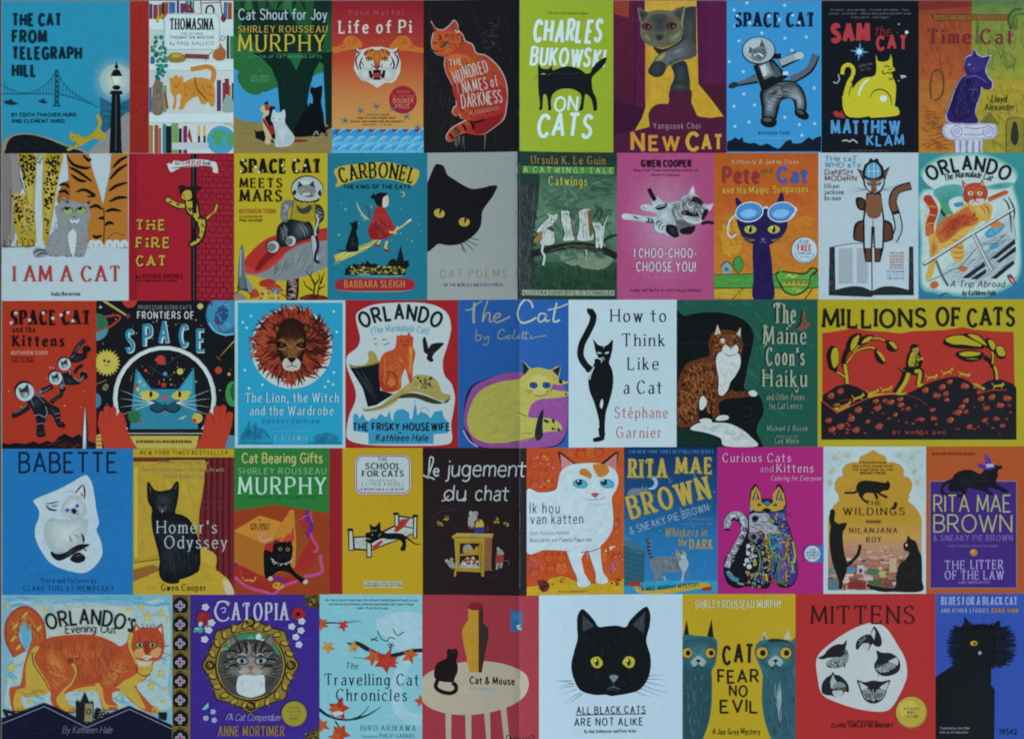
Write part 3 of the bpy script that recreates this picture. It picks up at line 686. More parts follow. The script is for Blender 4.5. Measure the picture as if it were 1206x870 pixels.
V(4)
cover('10 5 640 845', '#4a1a38', 'purple cover with a large grey cat stepping through a yellow doorway')
grain(.16)
sub('wall'); R('#5a1c34', 10, 5, 130, 600, '#4a1830'); P('#8a3a2c', '14 5 100 5 95 105 14 80'); P('#54183e', '130 5 186 5 190 610 130 600'); P('#571a40', '474 5 640 5 640 475 484 470'); H('#4c163c', 474, 5, 560, 470, '#5c1c42'); P('#3a1230', '10 555 190 610 130 720 10 760'); L('#341026', '132 5 132 600', 4); P('#48182c', '484 470 640 480 640 845 300 845 500 600')
sub('light_patch', 'yellow light falling through the doorway'); P('#c0972a', '186 5 474 5 484 470 560 560 625 650 560 660 480 650 440 560 430 500 330 500 320 580 260 580 212 640 218 706 130 730 170 660 190 600')
R('#c89c3a', 188, 5, 472, 60); F('#cda53c #b08826', '190 260 330 260 330 560 195 600', 26, 85, 60, 8); H('#b8862a', 188, 250, 240, 560, '#c8a034')
sub('shadow_shape', 'purple cat shadow printed on the floor'); B('#4e1a34', '212 706 206 640 228 600 262 582 300 590 320 570 330 500 440 500 446 570 462 630 520 660 640 665 640 845 200 845')
sub('cat'); V(26); grain(.14)
P('#3b3c38', '500 40 560 26 620 24 622 510 560 540 480 560 480 300'); SB('#454742', '#33343a', '480 40 620 24 620 500 500 540 470 300', 560, 250, sm=False)
B('#2f3236', '370 570 440 545 510 560 545 640 555 830 380 845 390 760 400 690'); SB('#3c4046', '#272a2e', '385 590 450 560 510 580 535 660 540 800 400 810 410 700', 470, 680); L('#8a8458', '370 600 404 700 374 800', 6, 2); L('#8a8458', '536 620 556 720 560 820', 6, 2); SB('#45463f', '#2c2f30', '376 790 420 770 520 780 552 836 380 846', 450, 810)
SB('#6a6c6c', '#46484a', '200 560 250 500 330 440 470 370 560 330 616 420 616 500 520 540 440 560 380 590 330 620 300 690 240 715 170 690 150 650', 400, 490); L('#9a9660', '620 505 540 540 450 560 390 590 340 640', 6, 2); SB('#b09a3c', '#6e6c56', '220 545 260 500 318 466 326 510 290 550 240 566', 275, 520); SB('#3a3c44', '#2b2d33', '150 650 190 590 260 560 320 590 310 660 280 705 220 715 170 690', 230, 640); SB('#7c7e78', '#55575a', '360 500 420 440 500 410 520 440 440 500 390 520', 440, 460)
B('#2a2226', '200 420 300 440 420 390 490 330 480 370 380 430 280 480 250 490')
B('#5c5c4c', '46 60 60 38 100 56 150 82 230 66 330 66 380 70 440 40 500 24 516 40 500 100 486 180 496 240 490 300 440 370 370 410 300 430 240 424 170 410 110 370 76 310 70 250 78 170 60 110')
SB('#40413f', '#65664f', '60 130 150 90 240 74 370 80 490 110 488 200 490 290 430 365 350 405 280 424 200 410 120 365 80 300 80 200', 270, 190)
SB('#34363a', '#46463f', '180 120 260 100 340 120 330 200 290 260 250 262 210 200', 262, 170); SB('#7d7d5c', '#565648', '100 280 160 300 200 350 190 390 130 366 96 320', 140, 330); SB('#8a8a5c', '#58584a', '330 330 430 270 484 220 486 290 430 360 350 400', 440, 310)
SB('#2d2e32', '#48493f', '60 70 110 70 150 100 100 170 80 150', 95, 110); L('#8a875a', '54 50 64 110 80 170', 6, 2); SB('#34363a', '#4c4d42', '400 80 490 40 486 110 470 170 420 130', 450, 90); L('#a8a468', '508 30 496 100 484 170 494 240', 8, 2); L('#8c8850', '150 84 240 60 370 66', 5, 2)
for x, y, r_ in ((138, 224, 14), (380, 216, -12)): E('#25181c', x, y, 50, 34, r_); E('#6e282e', x, y + 2, 40, 24, r_); E('#1c1014', x + 2, y - 2, 17, 18); E('#b06468', x + 18, y + 4, 8, 7)
SB('#26262a', '#3c3c38', '220 310 260 300 300 312 290 350 258 362 230 346', 260, 330); L('#2a2a2a', '258 350 256 380 210 400', 5, 2); L('#2a2a2a', '258 380 310 392 350 380', 5, 2); L('#5c5c4c', '190 270 210 300', 8); L('#6a6a58', '320 270 310 300', 8); V(4)
sub('author_name'); T("Yangsook Choi", 232, 496, 718, 32, '#9c7a8c', w=.11, gap=.28)
sub('title'); k = dict(w=.22, gap=.16)
T("N", 106, 186, 836, 92, '#c88a34', **k); T("EW", 206, 382, 836, 74, '#c88a34', **k); T("C", 412, 492, 836, 92, '#c89a38', **k); T("AT", 500, 622, 832, 76, '#c89a38', **k); grain()

cover('644 5 1168 845', '#3a90c6', 'sky blue cover with a space suited cat floating among stars over black hills')
sub('stars'); 
for x, y in ((755, 18), (683, 58), (965, 32), (690, 145), (838, 186), (710, 230), (967, 215), (1086, 208), (1006, 282), (656, 345), (735, 402), (738, 525), (683, 593), (797, 586), (1130, 492), (966, 655), (766, 680), (688, 705), (1047, 695), (1132, 690), (1060, 754), (874, 90), (935, 112), (800, 130)): star('#a8cede', x, y, 12, 5, .5)
sub('hills'); P('#12182a', '644 790 670 780 690 766 710 780 730 764 735 790 770 800 800 796 830 812 870 800 900 818 930 830 950 815 970 788 1000 778 1010 800 1040 800 1060 796 1100 764 1120 780 1145 764 1168 760 1168 845 644 845')
sub('cat'); g = '#5a6268'
L('#17191c', '1000 450 1060 420 1110 380 1140 310', 42); L(g, '1000 446 1060 414 1108 372 1140 306', 30); L('#17191c', '810 440 740 462 665 482', 54, 1); L(g, '810 436 740 456 680 476', 36, 1); B('#2a2e32', '652 478 680 458 708 470 690 490 660 494')
L('#17191c', '940 360 1000 330 1040 312', 52); L('#9aa4a8', '940 352 1000 326 1044 312', 38); E('#b4bcbe', 1044, 312, 28, 20)
B('#17191c', '830 510 900 460 1000 450 1060 490 1086 560 1080 630 1030 640 1010 560 950 560 930 620 910 680 845 690 836 600'); B(g, '846 520 900 472 1000 460 1050 496 1076 560 1070 620 1036 626 1022 552 950 540 920 600 902 664 856 670 850 590')
SB('#8c969c', '#3c4248', '846 520 900 472 950 480 946 540 920 600 902 664 856 670 850 590', 885, 570); SB('#9aa4a8', '#40464c', '950 480 1000 460 1050 496 1076 560 1070 620 1036 626 1022 552 960 540', 1045, 560); SB('#2a2e34', '#6a7278', '860 530 930 480 940 520 880 560', 905, 520);  F('#2a2e32 #aab2b4', '860 500 1040 480 1060 600 1000 540 920 560 890 660 856 660', 46, 20, 34, 3)
E('#131518', 876, 680, 46, 32, 8); E('#4a5054', 870, 668, 24, 12); E('#131518', 1060, 638, 44, 26, 28); E('#4a5054', 1052, 626, 22, 9, 28)
P('#15171a', '790 370 890 320 985 430 840 515'); SB('#a8b2b6', '#5c656b', '818 366 876 336 910 420 850 446', 862, 395, sm=False); P('#c0c8ca', '828 372 858 356 866 420 846 430'); P('#4a5258', '890 345 930 380 950 420 910 436'); R('#17191c', 900, 300, 945, 330); R('#c8ced0', 955, 400, 985, 420)
sub('helmet', 'round glass helmet around the cat head'); E('#1a1d20', 820, 284, 94, 78); E('#9fb0b6', 820, 282, 88, 72); E('#aebcc0', 800, 270, 54, 48)
P('#4a5054', '762 300 770 260 800 290'); P('#4a5054', '838 220 864 280 820 270'); B('#6e777a', '776 300 800 268 850 262 866 300 840 340 800 338'); P('#3a3f42', '752 300 790 330 800 346'); L('#d0d8da', '796 310 820 300 846 316', 10); L('#23272a', '800 292 812 286', 4); L('#23272a', '834 280 848 280', 4); L('#23272a', '816 318 826 328 838 320', 4)
for i in range(8): L('#2c3134', [(790 + i * 9, 275 + (i % 3) * 9), (800 + i * 8, 300 + (i % 4) * 8)], 3)
sub('title'); T("SPACE CAT", 686, 1134, 150, 74, '#0f1a30', w=.25, c=.36, serif=.9, gap=.1); 
for x, y in ((700, 90), (770, 130), (880, 90), (935, 112), (1010, 86), (1045, 128)): E('#9ccbe0', x, y, 9)
sub('author_name'); T("RUTHVEN TODD", 818, 994, 750, 15, '#13243e', w=.18, c=.7, serif=.5); T("ILLUSTRATED BY PAUL GALDONE", 780, 1030, 775, 9, '#8abedc', w=.14)

V(5)
cover('14 5 558 858', '#13141b', 'black cover with a smooth yellow cat and hand cut red and blue lettering')
sub('blurb'); TT(["It's about ... guys and dogs ... it's comic and original ... funny", "and sad ... an excellent ... debut in sharp precise and rather sexual", "in any case it's ... Dave Eggers"], 55, 515, 62, 21, 11, '#6f7078', w=.14)
sub('title'); g = '#b03a42'
T("SAM", 62, 286, 232, 88, g, w=.3, jit=.04, gap=.08); T("the", 310, 396, 204, 58, '#8a2c32', w=.08, jit=.04, sl=.2); T("CAT", 318, 494, 278, 70, g, w=.24, jit=.05)
sub('star'); 
for i in range(8):
    a = i * math.pi / 4 + .1; l = 56 if i % 2 == 0 else 34
    P('#5a90b8', [(225 + 10 * math.cos(a + 1.2), 292 + 10 * math.sin(a + 1.2)), (225 + l * math.cos(a), 292 + l * math.sin(a)), (225 + 10 * math.cos(a - 1.2), 292 + 10 * math.sin(a - 1.2))])
E('#b8dcea', 225, 292, 15); E('#c8d4da', 491, 184, 10, 10); E('#8a949c', 447, 138, 7, 5); P('#a8b4bc', '455 425 478 424 492 434 474 440 462 444'); E('#7a848c', 446, 456, 6, 4); E('#555c66', 440, 186, 4)
L('#9aa2a8', '106 420 112 450 96 470 78 462', 7)
sub('heart'); B('#a83038', '78 634 100 626 112 636 124 626 136 650 146 666 118 664 90 656')
sub('cat')
L('#c2b82a', '172 545 160 480 186 430 190 390 166 366 136 380 128 420', 22); B('#c2b82a', '130 560 150 480 184 470 186 500 210 470 250 440 316 420 318 312 332 346 385 344 402 308 410 350 412 372 426 396 412 404 410 430 430 480 428 560 424 598 442 608 440 650 300 664 280 656 220 664 160 656 136 620')
L('#c2b82a', '165 590 150 540', 50); L('#14151a', '172 550 168 520 190 460 196 420', 5, 2); L('#14151a', '284 556 300 520 340 504 380 520 402 556 406 600', 7, 2); L('#dfe0c8', '282 446 250 470 228 510 220 548', 14, 2); E('#d8dec8', 360, 556, 20, 18); E('#dfe6d8', 360, 556, 12)
L('#14151a', '360 396 354 408 366 418 384 410 400 416 410 404', 6); L('#14151a', '364 380 380 372 396 380', 6); L('#14151a', '386 396 404 392 412 378', 4); L('#8a8424', '402 312 396 344', 5); P('#14151a', '392 436 402 446 412 438 412 456 402 448 392 456')
sub('author_name'); g = '#4f94c4'; T("MATTHEW", 64, 458, 754, 72, g, w=.2, jit=.06, gap=.14); T("KLAM", 262, 478, 818, 54, g, w=.2, jit=.06)
L('#b8b4ac', '128 796 150 790 170 798 190 788 214 806', 7); T("and Other Stories", 222, 300, 374, 16, '#666a70', w=.09, rot=-14); T("the Title", 232, 290, 398, 14, '#666a70', w=.09, rot=-10); T("AUTHOR OF SAM THE CAT", 168, 396, 854, 9, '#6a6a5a', w=.14)

cover('560 5 1160 860', '#9a4a28', 'orange and green cover with a violet cat statue sitting on a stone column')
grain(.26)
R('#8a3c28', 560, 5, 858, 450, '#a85428'); R('#4f7440', 858, 5, 1160, 100, '#78863a'); R('#78863a', 858, 100, 1160, 450, '#8f8f34'); R('#a89030', 800, 450, 1160, 860, '#9a9030'); R('#a8622c', 560, 450, 800, 860, '#b4742c'); P('#7e2c24', '560 5 858 5 858 40 560 60')
sub('faded_figures', 'faint statues, palms and ruins printed into the background')
F('#93452a #b06030 #8a4028', box(570, 60, 840, 440), 60, 80, 70, 9, 20); F('#6a7a38 #8a9440 #5c7038', box(870, 100, 1160, 440), 60, 60, 70, 7, 50); F('#7c4420 #b86a30', box(570, 600, 760, 850), 60, 10, 60, 8, 30); F('#7c8030 #b0a03c', box(930, 460, 1160, 850), 40, 40, 70, 6, 50)
L('#5a4826', '630 560 626 470 650 400 690 410 700 470 690 540 650 570', 8); E('#a8582c', 658, 440, 24, 32); L('#3a5a34', '1080 170 1066 110 1090 64 1140 54', 14); L('#4a6a38', '1090 160 1100 90 1160 80', 12); L('#5a7038', '1110 170 1112 100', 8); P('#6f6c2c', '900 700 960 630 1010 700'); P('#857a2c', '1050 860 1050 690 1080 660 1130 660 1150 690 1150 860'); B('#2f3020', '1075 780 1090 690 1112 700 1120 780 1100 820'); L('#4a4826', '1052 860 1054 690 1080 666 1130 666 1148 690 1150 860', 3); L('#62763c', '1020 330 1060 300 1100 340 1080 380 1030 360', 6); P('#56683a', '880 250 890 110 908 250')
sub('column'); B('#a8a4c0', '690 740 700 706 740 696 960 696 994 710 1002 744 980 782 940 786 800 792 740 790 704 772'); B('#c2c2cc', '706 740 716 710 760 702 950 704 986 720 984 760 940 776 800 780 730 776'); P('#b4b4c4', '760 790 918 786 916 860 764 860')
for i in range(8): R('#7d7a98' if i % 2 else '#c8c8d2', 770 + i * 18, 792, 779 + i * 18, 860)
for x in (772, 950):
    for r, q in ((32, '#8a88a8'), (26, '#cfcfd8'), (18, '#8a88a8'), (12, '#cfcfd8'), (5, '#6a6888')): E(q, x, 742, r, r)
L('#7a7898', '810 716 880 726 930 716', 5); L('#8a88a8', '810 756 880 762 920 756', 5)
sub('cat'); o = '716 650 740 580 766 500 800 440 828 424 816 380 826 330 858 312 872 284 888 312 920 326 958 318 944 356 932 400 950 440 970 464 966 500 936 506 910 490 906 530 884 590 876 640 890 692 790 694 736 688'
B('#9c9ab8', [(839 + (x - 839) * 1.07, 490 + (y - 490) * 1.045) for x, y in pts(o)]); B('#2c2058', o); B('#3a2c70', '830 340 880 324 930 340 920 390 870 410 830 390'); B('#1d1540', '740 600 790 480 850 450 880 520 860 640 780 680'); L('#5448a0', '820 440 880 430 950 470', 9, 2); L('#6a5ab8', '860 296 852 330', 5, 2); F('#3c3078 #1a1238 #4a3c8c', '740 600 800 450 900 450 880 640 780 680', 60, 110, 40, 5)
E('#8a4030', 868, 386, 8, 6); E('#7a8ac0', 842, 366, 9, 5); L('#b8b8d8', '866 486 866 526', 4, 2); L('#b8b8d8', '846 506 888 506', 4, 2)
sub('title'); T("Time Cat", 612, 1090, 248, 80, '#7e2434', w=.16, c=.35, serif=.8, gap=.22)
sub('banner'); R('#4c3a22', 636, 84, 1060, 118); R('#8c5c2c', 640, 88, 1056, 114); T("CAUGHT  BETWEEN  CENTURIES", 650, 1046, 108, 14, '#4c3820', w=.18, gap=.5)
sub('author_name'); T("Lloyd", 968, 1054, 578, 40, '#2c2820', w=.1, sl=.12); T("Alexander", 930, 1096, 622, 36, '#2c2820', w=.1, sl=.12); grain()

# ================================================================== second row of covers
V(6)
cover('8 28 652 775', '#b4c4c8', 'white cover with a small grey tabby sitting before the legs of a leopard and a tiger')
sub('lion_legs'); B('#8f8580', '8 28 100 28 96 120 118 190 90 260 78 430 60 480 8 490'); B('#7f7670', '8 28 50 28 60 200 40 470 8 480'); L('#3a3430', '98 60 102 150 132 230', 4); L('#3a3430', '56 200 50 440', 3)
sub('leopard_legs'); P('#b5a24e', '92 28 320 28 312 90 296 160 276 250 262 340 250 440 240 470 214 470 218 300 222 120 212 40 190 40 178 90 176 440 190 470 176 492 110 490 68 488 90 462 66 300 62 240 80 226 132 232 124 160 104 90')
P('#b5a24e', '60 240 130 230 150 330 176 470 170 490 70 490 95 460')
SB('#c0ac52', '#a8902e', '96 30 180 40 176 300 180 480 100 484 66 300 132 232 110 110', 150, 300); SB('#c0ac52', '#a8902e', '222 60 318 30 296 160 250 440 220 460', 250, 250); D('#17150f', '100 34 180 34 172 180 132 200 112 120', 95, 3, 8); D('#17150f', '236 40 310 34 296 150 250 320 226 300 228 150', 100, 3, 8); D('#17150f', '64 240 110 240 120 330 80 400', 34, 3, 8); D('#2a2210', '110 240 176 240 176 470 100 470', 40, 2, 5); D('#2a2618', '180 40 214 40 206 90 186 90', 10, 3, 5); D('#3a3420', '130 300 176 300 176 440 140 400', 12, 3, 5); D('#3a3420', '218 330 256 330 240 440', 10, 4, 7); F('#7a6c30', '100 260 170 260 170 470 110 470', 12, 85, 60, 2, 6)
sub('tiger_legs'); P('#b0702a', '338 28 452 28 470 110 500 200 524 290 540 210 560 120 566 28 650 28 650 475 600 470 540 480 520 490 440 480 390 440 340 300 290 250 320 180 350 160 345 90')
B('#9a5c22', '290 262 310 200 350 164 356 250 320 290'); grain(.14)
for a in ('340 34 370 80 430 100 460 96', '350 95 400 120 470 170', '384 222 430 210 480 240 440 242', '452 302 490 290 520 312', '420 32 450 60 462 50', '300 190 330 180 352 200', '296 222 330 216 350 236', '650 80 600 110 556 160', '650 172 590 190 552 218', '650 250 600 250 552 272', '616 318 570 310 534 322', '580 384 552 376 534 392', '500 356 520 352 526 362', '650 40 610 60 570 100', '470 440 490 450 520 440', '360 130 400 160 440 168'): L('#17120d', a, 17, 2)
L('#17120d', '526 300 530 380 526 475', 5); L('#4a3018', '548 460 580 430 630 440', 3); grain()
for x in (470, 500, 555, 590, 630): B('#c0c8c8', [(x - 20, 500), (x - 14, 468), (x + 12, 466), (x + 20, 502)]); L('#3a3a38', [(x + 3, 482), (x + 4, 502)], 3)
L('#2a2824', '440 505 500 508 600 506 650 502', 4); L('#2a2824', '10 490 60 498 180 494', 4)
for x in (20, 50, 84, 112, 140, 166): L('#2a2824', [(x, 462), (x + 6, 478), (x + 4, 494)], 3)
R('#b4c4c8', 8, 505, 652, 580)
sub('cat'); B('#8a8d90', '168 520 186 502 230 505 250 450 276 420 300 400 290 350 282 300 302 282 312 262 326 244 340 262 380 268 420 282 448 272 462 264 452 300 460 340 446 400 446 470 432 540 410 552 376 548 340 552 320 545 286 550 240 545 200 555 172 545'); F('#6d7073 #a2a4a6', '290 290 450 290 446 500 240 540 260 440', 70, 80, 24, 3, 30)
for a in ('170 530 200 515 240 520', '186 548 216 530 250 536', '246 444 270 452', '240 466 266 470', '232 488 260 488', '330 478 360 472', '332 500 362 494', '336 522 362 516', '384 484 420 486', '388 506 420 508', '390 526 416 530', '440 380 456 372', '440 420 454 414', '288 370 304 376', '286 400 306 408', '330 285 336 310', '420 292 412 312'): L('#2b2d30', a, 7, 2)
B('#c3cbcc', '346 450 352 425 372 410 388 430 388 470 380 520 372 548 358 520'); P('#7e5a50', '318 254 332 258 328 276'); P('#3a2c28', '440 272 462 264 450 290'); P('#2b2d30', '334 260 356 274 340 280')
for x, q in ((346, 12), (412, -12)): E('#1b1d1a', x, 316, 28, 20, q); E('#8fa862', x, 318, 25, 17, q); E('#15170f', x - 6, 306, 12, 7)
P('#4a4040', '370 344 386 344 378 354'); L('#d0d6d6', '360 360 366 374 378 366 392 376 400 356', 9); L('#2b2d30', '300 376 280 384', 2)
for x in (260, 285, 340, 360, 390, 412): L('#2b2d30', [(x, 536), (x + 2, 550)], 3)
sub('title'); T("I AM A CAT", 68, 614, 674, 76, '#a83a36', w=.17, c=.3, serif=.7, gap=.16, nib=8)
sub('author_name'); T("Galia Bernstein", 262, 408, 746, 18, '#2a2c30', w=.16, c=.6, serif=.4)

cover('654 28 1188 772', '#a01f2c', 'red cover with a spotted yellow cat sliding down a fire pole by a brick wall')
grain(.12)
sub('spine'); R('#911a24', 654, 28, 690, 772); L('#7c161f', '690 28 690 772', 3)
sub('brick_wall')
R('#9c2030', 1000, 28, 1188, 772)
for r in range(27):
    y = 32 + r * 28
    L('#47101a', [(1000, y), (1188, y + 2)], 3, sm=False)
    for i in range(6):
        x = 1008 + i * 36 + (r % 2) * 18
        L('#47101a', [(x, y), (x, y + 27)], 3, sm=False)
F('#b32c3a #8c1a28', box(1002, 30, 1186, 770), 60, 0, 20, 5, 4)
sub('pole'); R('#18151a', 970, 28, 998, 772); L('#4a4450', '980 30 984 770', 5)
sub('banner'); B('#c8ccc6', '870 100 880 64 930 66 980 56 1040 58 1078 66 1098 74 1106 122 1080 118 1074 94 1000 92 920 98 900 108 866 122 846 80 870 78'); L('#3a2426', '872 100 920 96 980 88 1060 92 1076 98', 4); L('#3a2426', '846 80 866 122 900 106', 3); T("An I", 888, 916, 84, 20, '#2a2426', w=.14); T("CAN READ", 926, 1022, 82, 20, '#a02a34', w=.18); T("Book", 1030, 1070, 84, 20, '#2a2426', w=.16)
sub('cat'); k = '#b8a03a'
L('#241c14', '1030 370 1060 345 1090 318 1102 280', 16); L(k, '1030 370 1060 345 1090 318 1102 284', 10); L('#241c14', '960 290 900 290 840 252', 32); L(k, '960 290 902 288 844 256', 22)
B('#241c14', '940 250 990 240 1010 290 1020 340 1050 360 1044 430 1020 480 980 500 956 490 966 470 1000 450 1006 410 980 360 944 320'); B(k, '946 258 986 250 1002 296 1012 346 1040 366 1034 426 1012 470 976 492 966 484 1002 456 1014 410 990 356 952 316'); B('#241c14', '912 220 908 194 930 186 952 196 980 190 1016 192 1016 214 990 220 984 260 960 268 926 256'); B(k, '926 228 944 212 968 216 972 250 950 262 924 252'); R('#18151a', 976, 220, 998, 330); R('#18151a', 974, 400, 998, 470)
D('#2a2216', '950 270 1040 370 1030 470 990 440 950 310', 26, 4, 7); D('#2a2216', '850 262 950 285 950 300 860 275', 9, 3, 5); L('#241c14', '928 236 940 238', 4); L('#241c14', '932 250 944 252', 3); L('#6a5a20', '1064 348 1086 322', 3)
sub('title')
for s, x, y in (("THE", 838, 412), ("FIRE", 862, 502), ("CAT", 842, 594)): T(s, 694, x + 4, y + 4, 48, '#1d1014', w=.26, serif=.9, gap=.2); T(s, 690, x, y, 48, '#c29a3a', w=.2, serif=.9, gap=.24)
sub('author_name'); T("by ESTHER AVERILL", 690, 930, 658, 20, '#541018', w=.2, serif=.4); T("STORY AND PICTURES BY AUTHOR", 690, 900, 676, 10, '#541018', w=.16); grain()

V(7)
cover('28 26 552 850', '#b8a426', 'yellow cover with a space suited cat seated on a giant red toadstool')
sub('toadstool')
B('#14110f', '322 850 330 690 350 676 384 680 392 710 384 850'); F('#9a4440 #c0b8b0', '326 690 388 690 384 850 326 850', 60, 10, 26, 4, 40)
B('#7e8586', '86 690 300 560 470 520 560 510 560 650 500 690 420 720 330 740 260 742 160 720'); F('#565d60 #a2aaaa #8d9494', '150 690 330 580 550 520 550 640 420 710 260 735', 150, 115, 60, 3, 14)
B('#b03028', '82 660 100 610 180 530 260 490 400 470 500 456 560 450 560 512 470 522 390 545 300 600 220 660 160 700 110 700'); B('#7e1c1a', '140 690 180 620 240 560 300 540 270 590 210 640 165 690'); B('#c03a30', '84 664 110 660 160 690 220 655 300 600 300 615 220 680 150 706 100 700')
sub('rocket'); B('#5e6a72', '50 720 60 590 72 540 84 590 92 720 110 800 60 790'); L('#98a2a6', '66 570 62 720', 8); P('#3d474e', '44 790 58 720 62 800'); P('#3d474e', '88 720 130 800 92 800'); B('#7c8890', '96 730 124 760 136 800 104 790')
sub('plants', 'small red toadstools and bare black bushes in the foreground')
B('#a8302a', '170 770 180 745 220 735 260 745 250 770 210 780'); B('#b03a30', '206 790 240 760 280 768 300 800 250 800'); B('#6a7274', '232 800 260 780 296 800 270 820'); B('#b03a30', '120 810 140 790 160 800 170 830 130 840'); L('#b8b4a8', '262 800 258 850', 9); L('#b8b4a8', '206 790 200 850', 8); L('#14110f', '28 820 80 790 130 830', 5); B('#8a7c70', '28 820 60 812 100 840 90 850 28 850')
for a in ('470 850 480 760 440 700 430 690', '480 770 510 730 500 700', '500 850 505 780 540 690', '505 790 545 770', '470 800 430 770 420 740', '480 760 460 720 470 690', '515 760 530 720'): L('#17130e', a, 9, 1)
B('#4a1a1c', '400 850 430 826 480 820 552 836 552 850'); F('#c03a30 #8c2420', '410 830 540 824 552 850 400 850', 16, 0, 14, 5); D('#b03a30', box(120, 800, 330, 846), 16, 5, 9)
sub('cat'); V(32); K1 = '#1b1d20'; M = '#3d4347'; HL = '#a6b0b4'
B(K1, '300 440 310 370 350 330 410 315 500 320 545 350 560 420 530 450 440 480 400 500 340 510 310 500'); SB(M, K1, '310 440 330 370 380 340 390 420 350 500 320 490', 350, 410); SB('#50575b', '#25282b', '410 340 480 330 540 370 540 430 450 470 410 430', 470, 390); F('#8a9498 #202326', '320 360 380 340 380 470 330 490', 20, 75, 50, 5, 15); L('#8a9498', '450 340 490 400 500 440', 5, 2); L('#8a9498', '470 335 510 390 520 430', 4, 2); L('#8a9498', '350 350 370 420 370 480', 5, 2)
B('#6b7478', '330 280 345 200 390 180 420 200 390 250 375 330 340 325'); F('#b4bec2 #2d3134', '335 290 350 200 400 190 385 260 370 325 340 320', 44, 15, 34, 6, 20); B('#262a2e', '560 230 600 215 630 260 628 320 600 350 596 420 570 400 575 300'); F('#b4bec2 #14161a', '565 230 625 240 628 310 590 380 572 380', 36, 15, 34, 5, 20); L(HL, '560 260 590 320 570 400 580 440', 14)
P('#a08c24', '420 185 570 190 575 325 500 335 395 312'); F('#b8a42c #6c5c18', '425 190 565 192 570 320 400 308', 30, 80, 40, 5); B('#3a3c38', '440 215 470 240 500 235 530 215 545 225 535 260 500 280 460 270 445 250'); E('#8c3a2c', 478, 196, 7, 8); E('#8c3a2c', 514, 200, 7, 8); L(K1, '420 185 400 320', 4); L(K1, '570 190 575 325', 4)
L('#9fb0b8', '560 430 570 500 575 600', 32); L(K1, '576 430 590 500 574 560 570 600 600 620', 20); L('#9fb0b8', '545 440 555 520 560 600', 7, 2)
for x, y, a, r in ((275, 508, 52, 38), (398, 468, 44, 32)): E(K1, x, y, r * 1.18, r * 1.25, a); E('#b4b8b6', x + 2, y, r * 1.05, r * 1.12, a); E('#80888a', x - 8, y + 2, r * .8, r * .85, a); [L(K1, [(x - 8, y + 2), (x - 8 + r * .7 * math.cos(q * .9), y + 2 + r * .7 * math.sin(q * .9))], 6) for q in range(7)]; E('#80888a', x - 8, y + 2, r * .24)
sub('helmet', 'clear round helmet with the cat face inside'); E('#4a4e50', 515, 105, 112, 94); G('#8d9692', '#b0b7b3', 515, 110, 107, 89); G('#c2c8c4', '#aab1ae', 500, 60, 60, 28); P('#2e3134', '445 110 455 50 490 84'); P('#2e3134', '570 105 558 48 520 84'); B('#7a807e', '452 100 490 80 530 80 566 98 570 135 520 160 460 140'); F('#34383a #c0c4c0 #5c605e', '455 95 565 95 560 145 470 145', 40, 80, 22, 4, 30); E('#a8a040', 476, 118, 9, 8); E('#a8a040', 524, 118, 9, 8); E('#111', 476, 118, 4); E('#111', 524, 118, 4); B('#b8beba', '480 140 500 130 530 138 524 152 490 152'); L('#1c1e20', '500 152 540 158 562 150', 9, 2); B('#1c1e20', '412 130 430 110 440 130 424 150'); B('#1c1e20', '590 130 608 110 612 150 596 150'); B('#1c1e20', '420 165 470 185 540 190 600 175 580 195 500 198 440 188'); V(7)
sub('title'); k = dict(w=.2, c=.35, serif=.9); T("SPACE CAT", 60, 520, 138, 74, '#17140e', w=.26, c=.34, serif=.9, gap=.1); T("MEETS", 60, 300, 220, 50, '#17140e', **k); T("MARS", 60, 300, 298, 62, '#17140e', **k)
for x, y in ((78, 66), (66, 130), (148, 104), (166, 132), (300, 96), (370, 66), (380, 128), (428, 96)): E('#d8d6c0', x, y, 8, 7)
sub('author_name'); T("RUTHVEN TODD", 60, 264, 366, 24, '#a2642c', w=.16, c=.5, serif=.5); T("ILLUSTRATED BY", 60, 190, 390, 11, '#3a3210', w=.16); T("PAUL GALDONE", 60, 190, 412, 14, '#3a3210', w=.16)

cover('553 26 1114 850', '#217488', 'teal cover with a red dressed figure and a black cat on a flying broom over a town')
sub('banner'); B('#b8a63a', '590 130 620 104 700 90 800 80 900 80 990 100 1060 120 1070 150 1040 205 1000 200 930 180 830 170 740 176 660 196 600 216 610 180'); F('#c2b24a #a08c30', '600 130 800 90 1050 130 1030 190 830 160 620 200', 60, 0, 90, 6, 12)
for x in (600, 1030): F('#b8a63a', box(x - 14, 120, x + 40, 200), 12, 15, 60, 5, 12)
sub('title'); T("CARBONEL", 626, 1038, 164, 82, '#141713', w=.15, c=.6, serif=.6, arc=620, gap=.12)
sub('subtitle'); T("THE KING OF THE CATS", 640, 1020, 226, 20, '#131a1d', w=.3, gap=.16)
sub('stars', 'small pale stars'); D('#7fa88a #8fb08c', '590 300 1090 300 1090 560 950 600 590 480', 26, 2, 5); L('#c9c25a', '962 245 984 250 982 268 968 274', 5, 2); E('#7a9a6a', 655, 342, 8, 8); E('#7a9a6a', 618, 486, 8, 8)
sub('broom'); L('#c2b058', '620 620 800 530 940 460 1024 400', 10); P('#bca840', '590 600 680 570 800 525 830 522 800 550 700 600 600 640'); F('#c8b850 #8f8030 #e0d890', '586 596 800 526 820 536 700 606 596 650', 70, -24, 70, 4, 8); L('#c8c8b8', '1000 416 1026 400', 12); F('#9fb0a0', '580 620 640 640 580 700', 12, -24, 46, 3, 10)
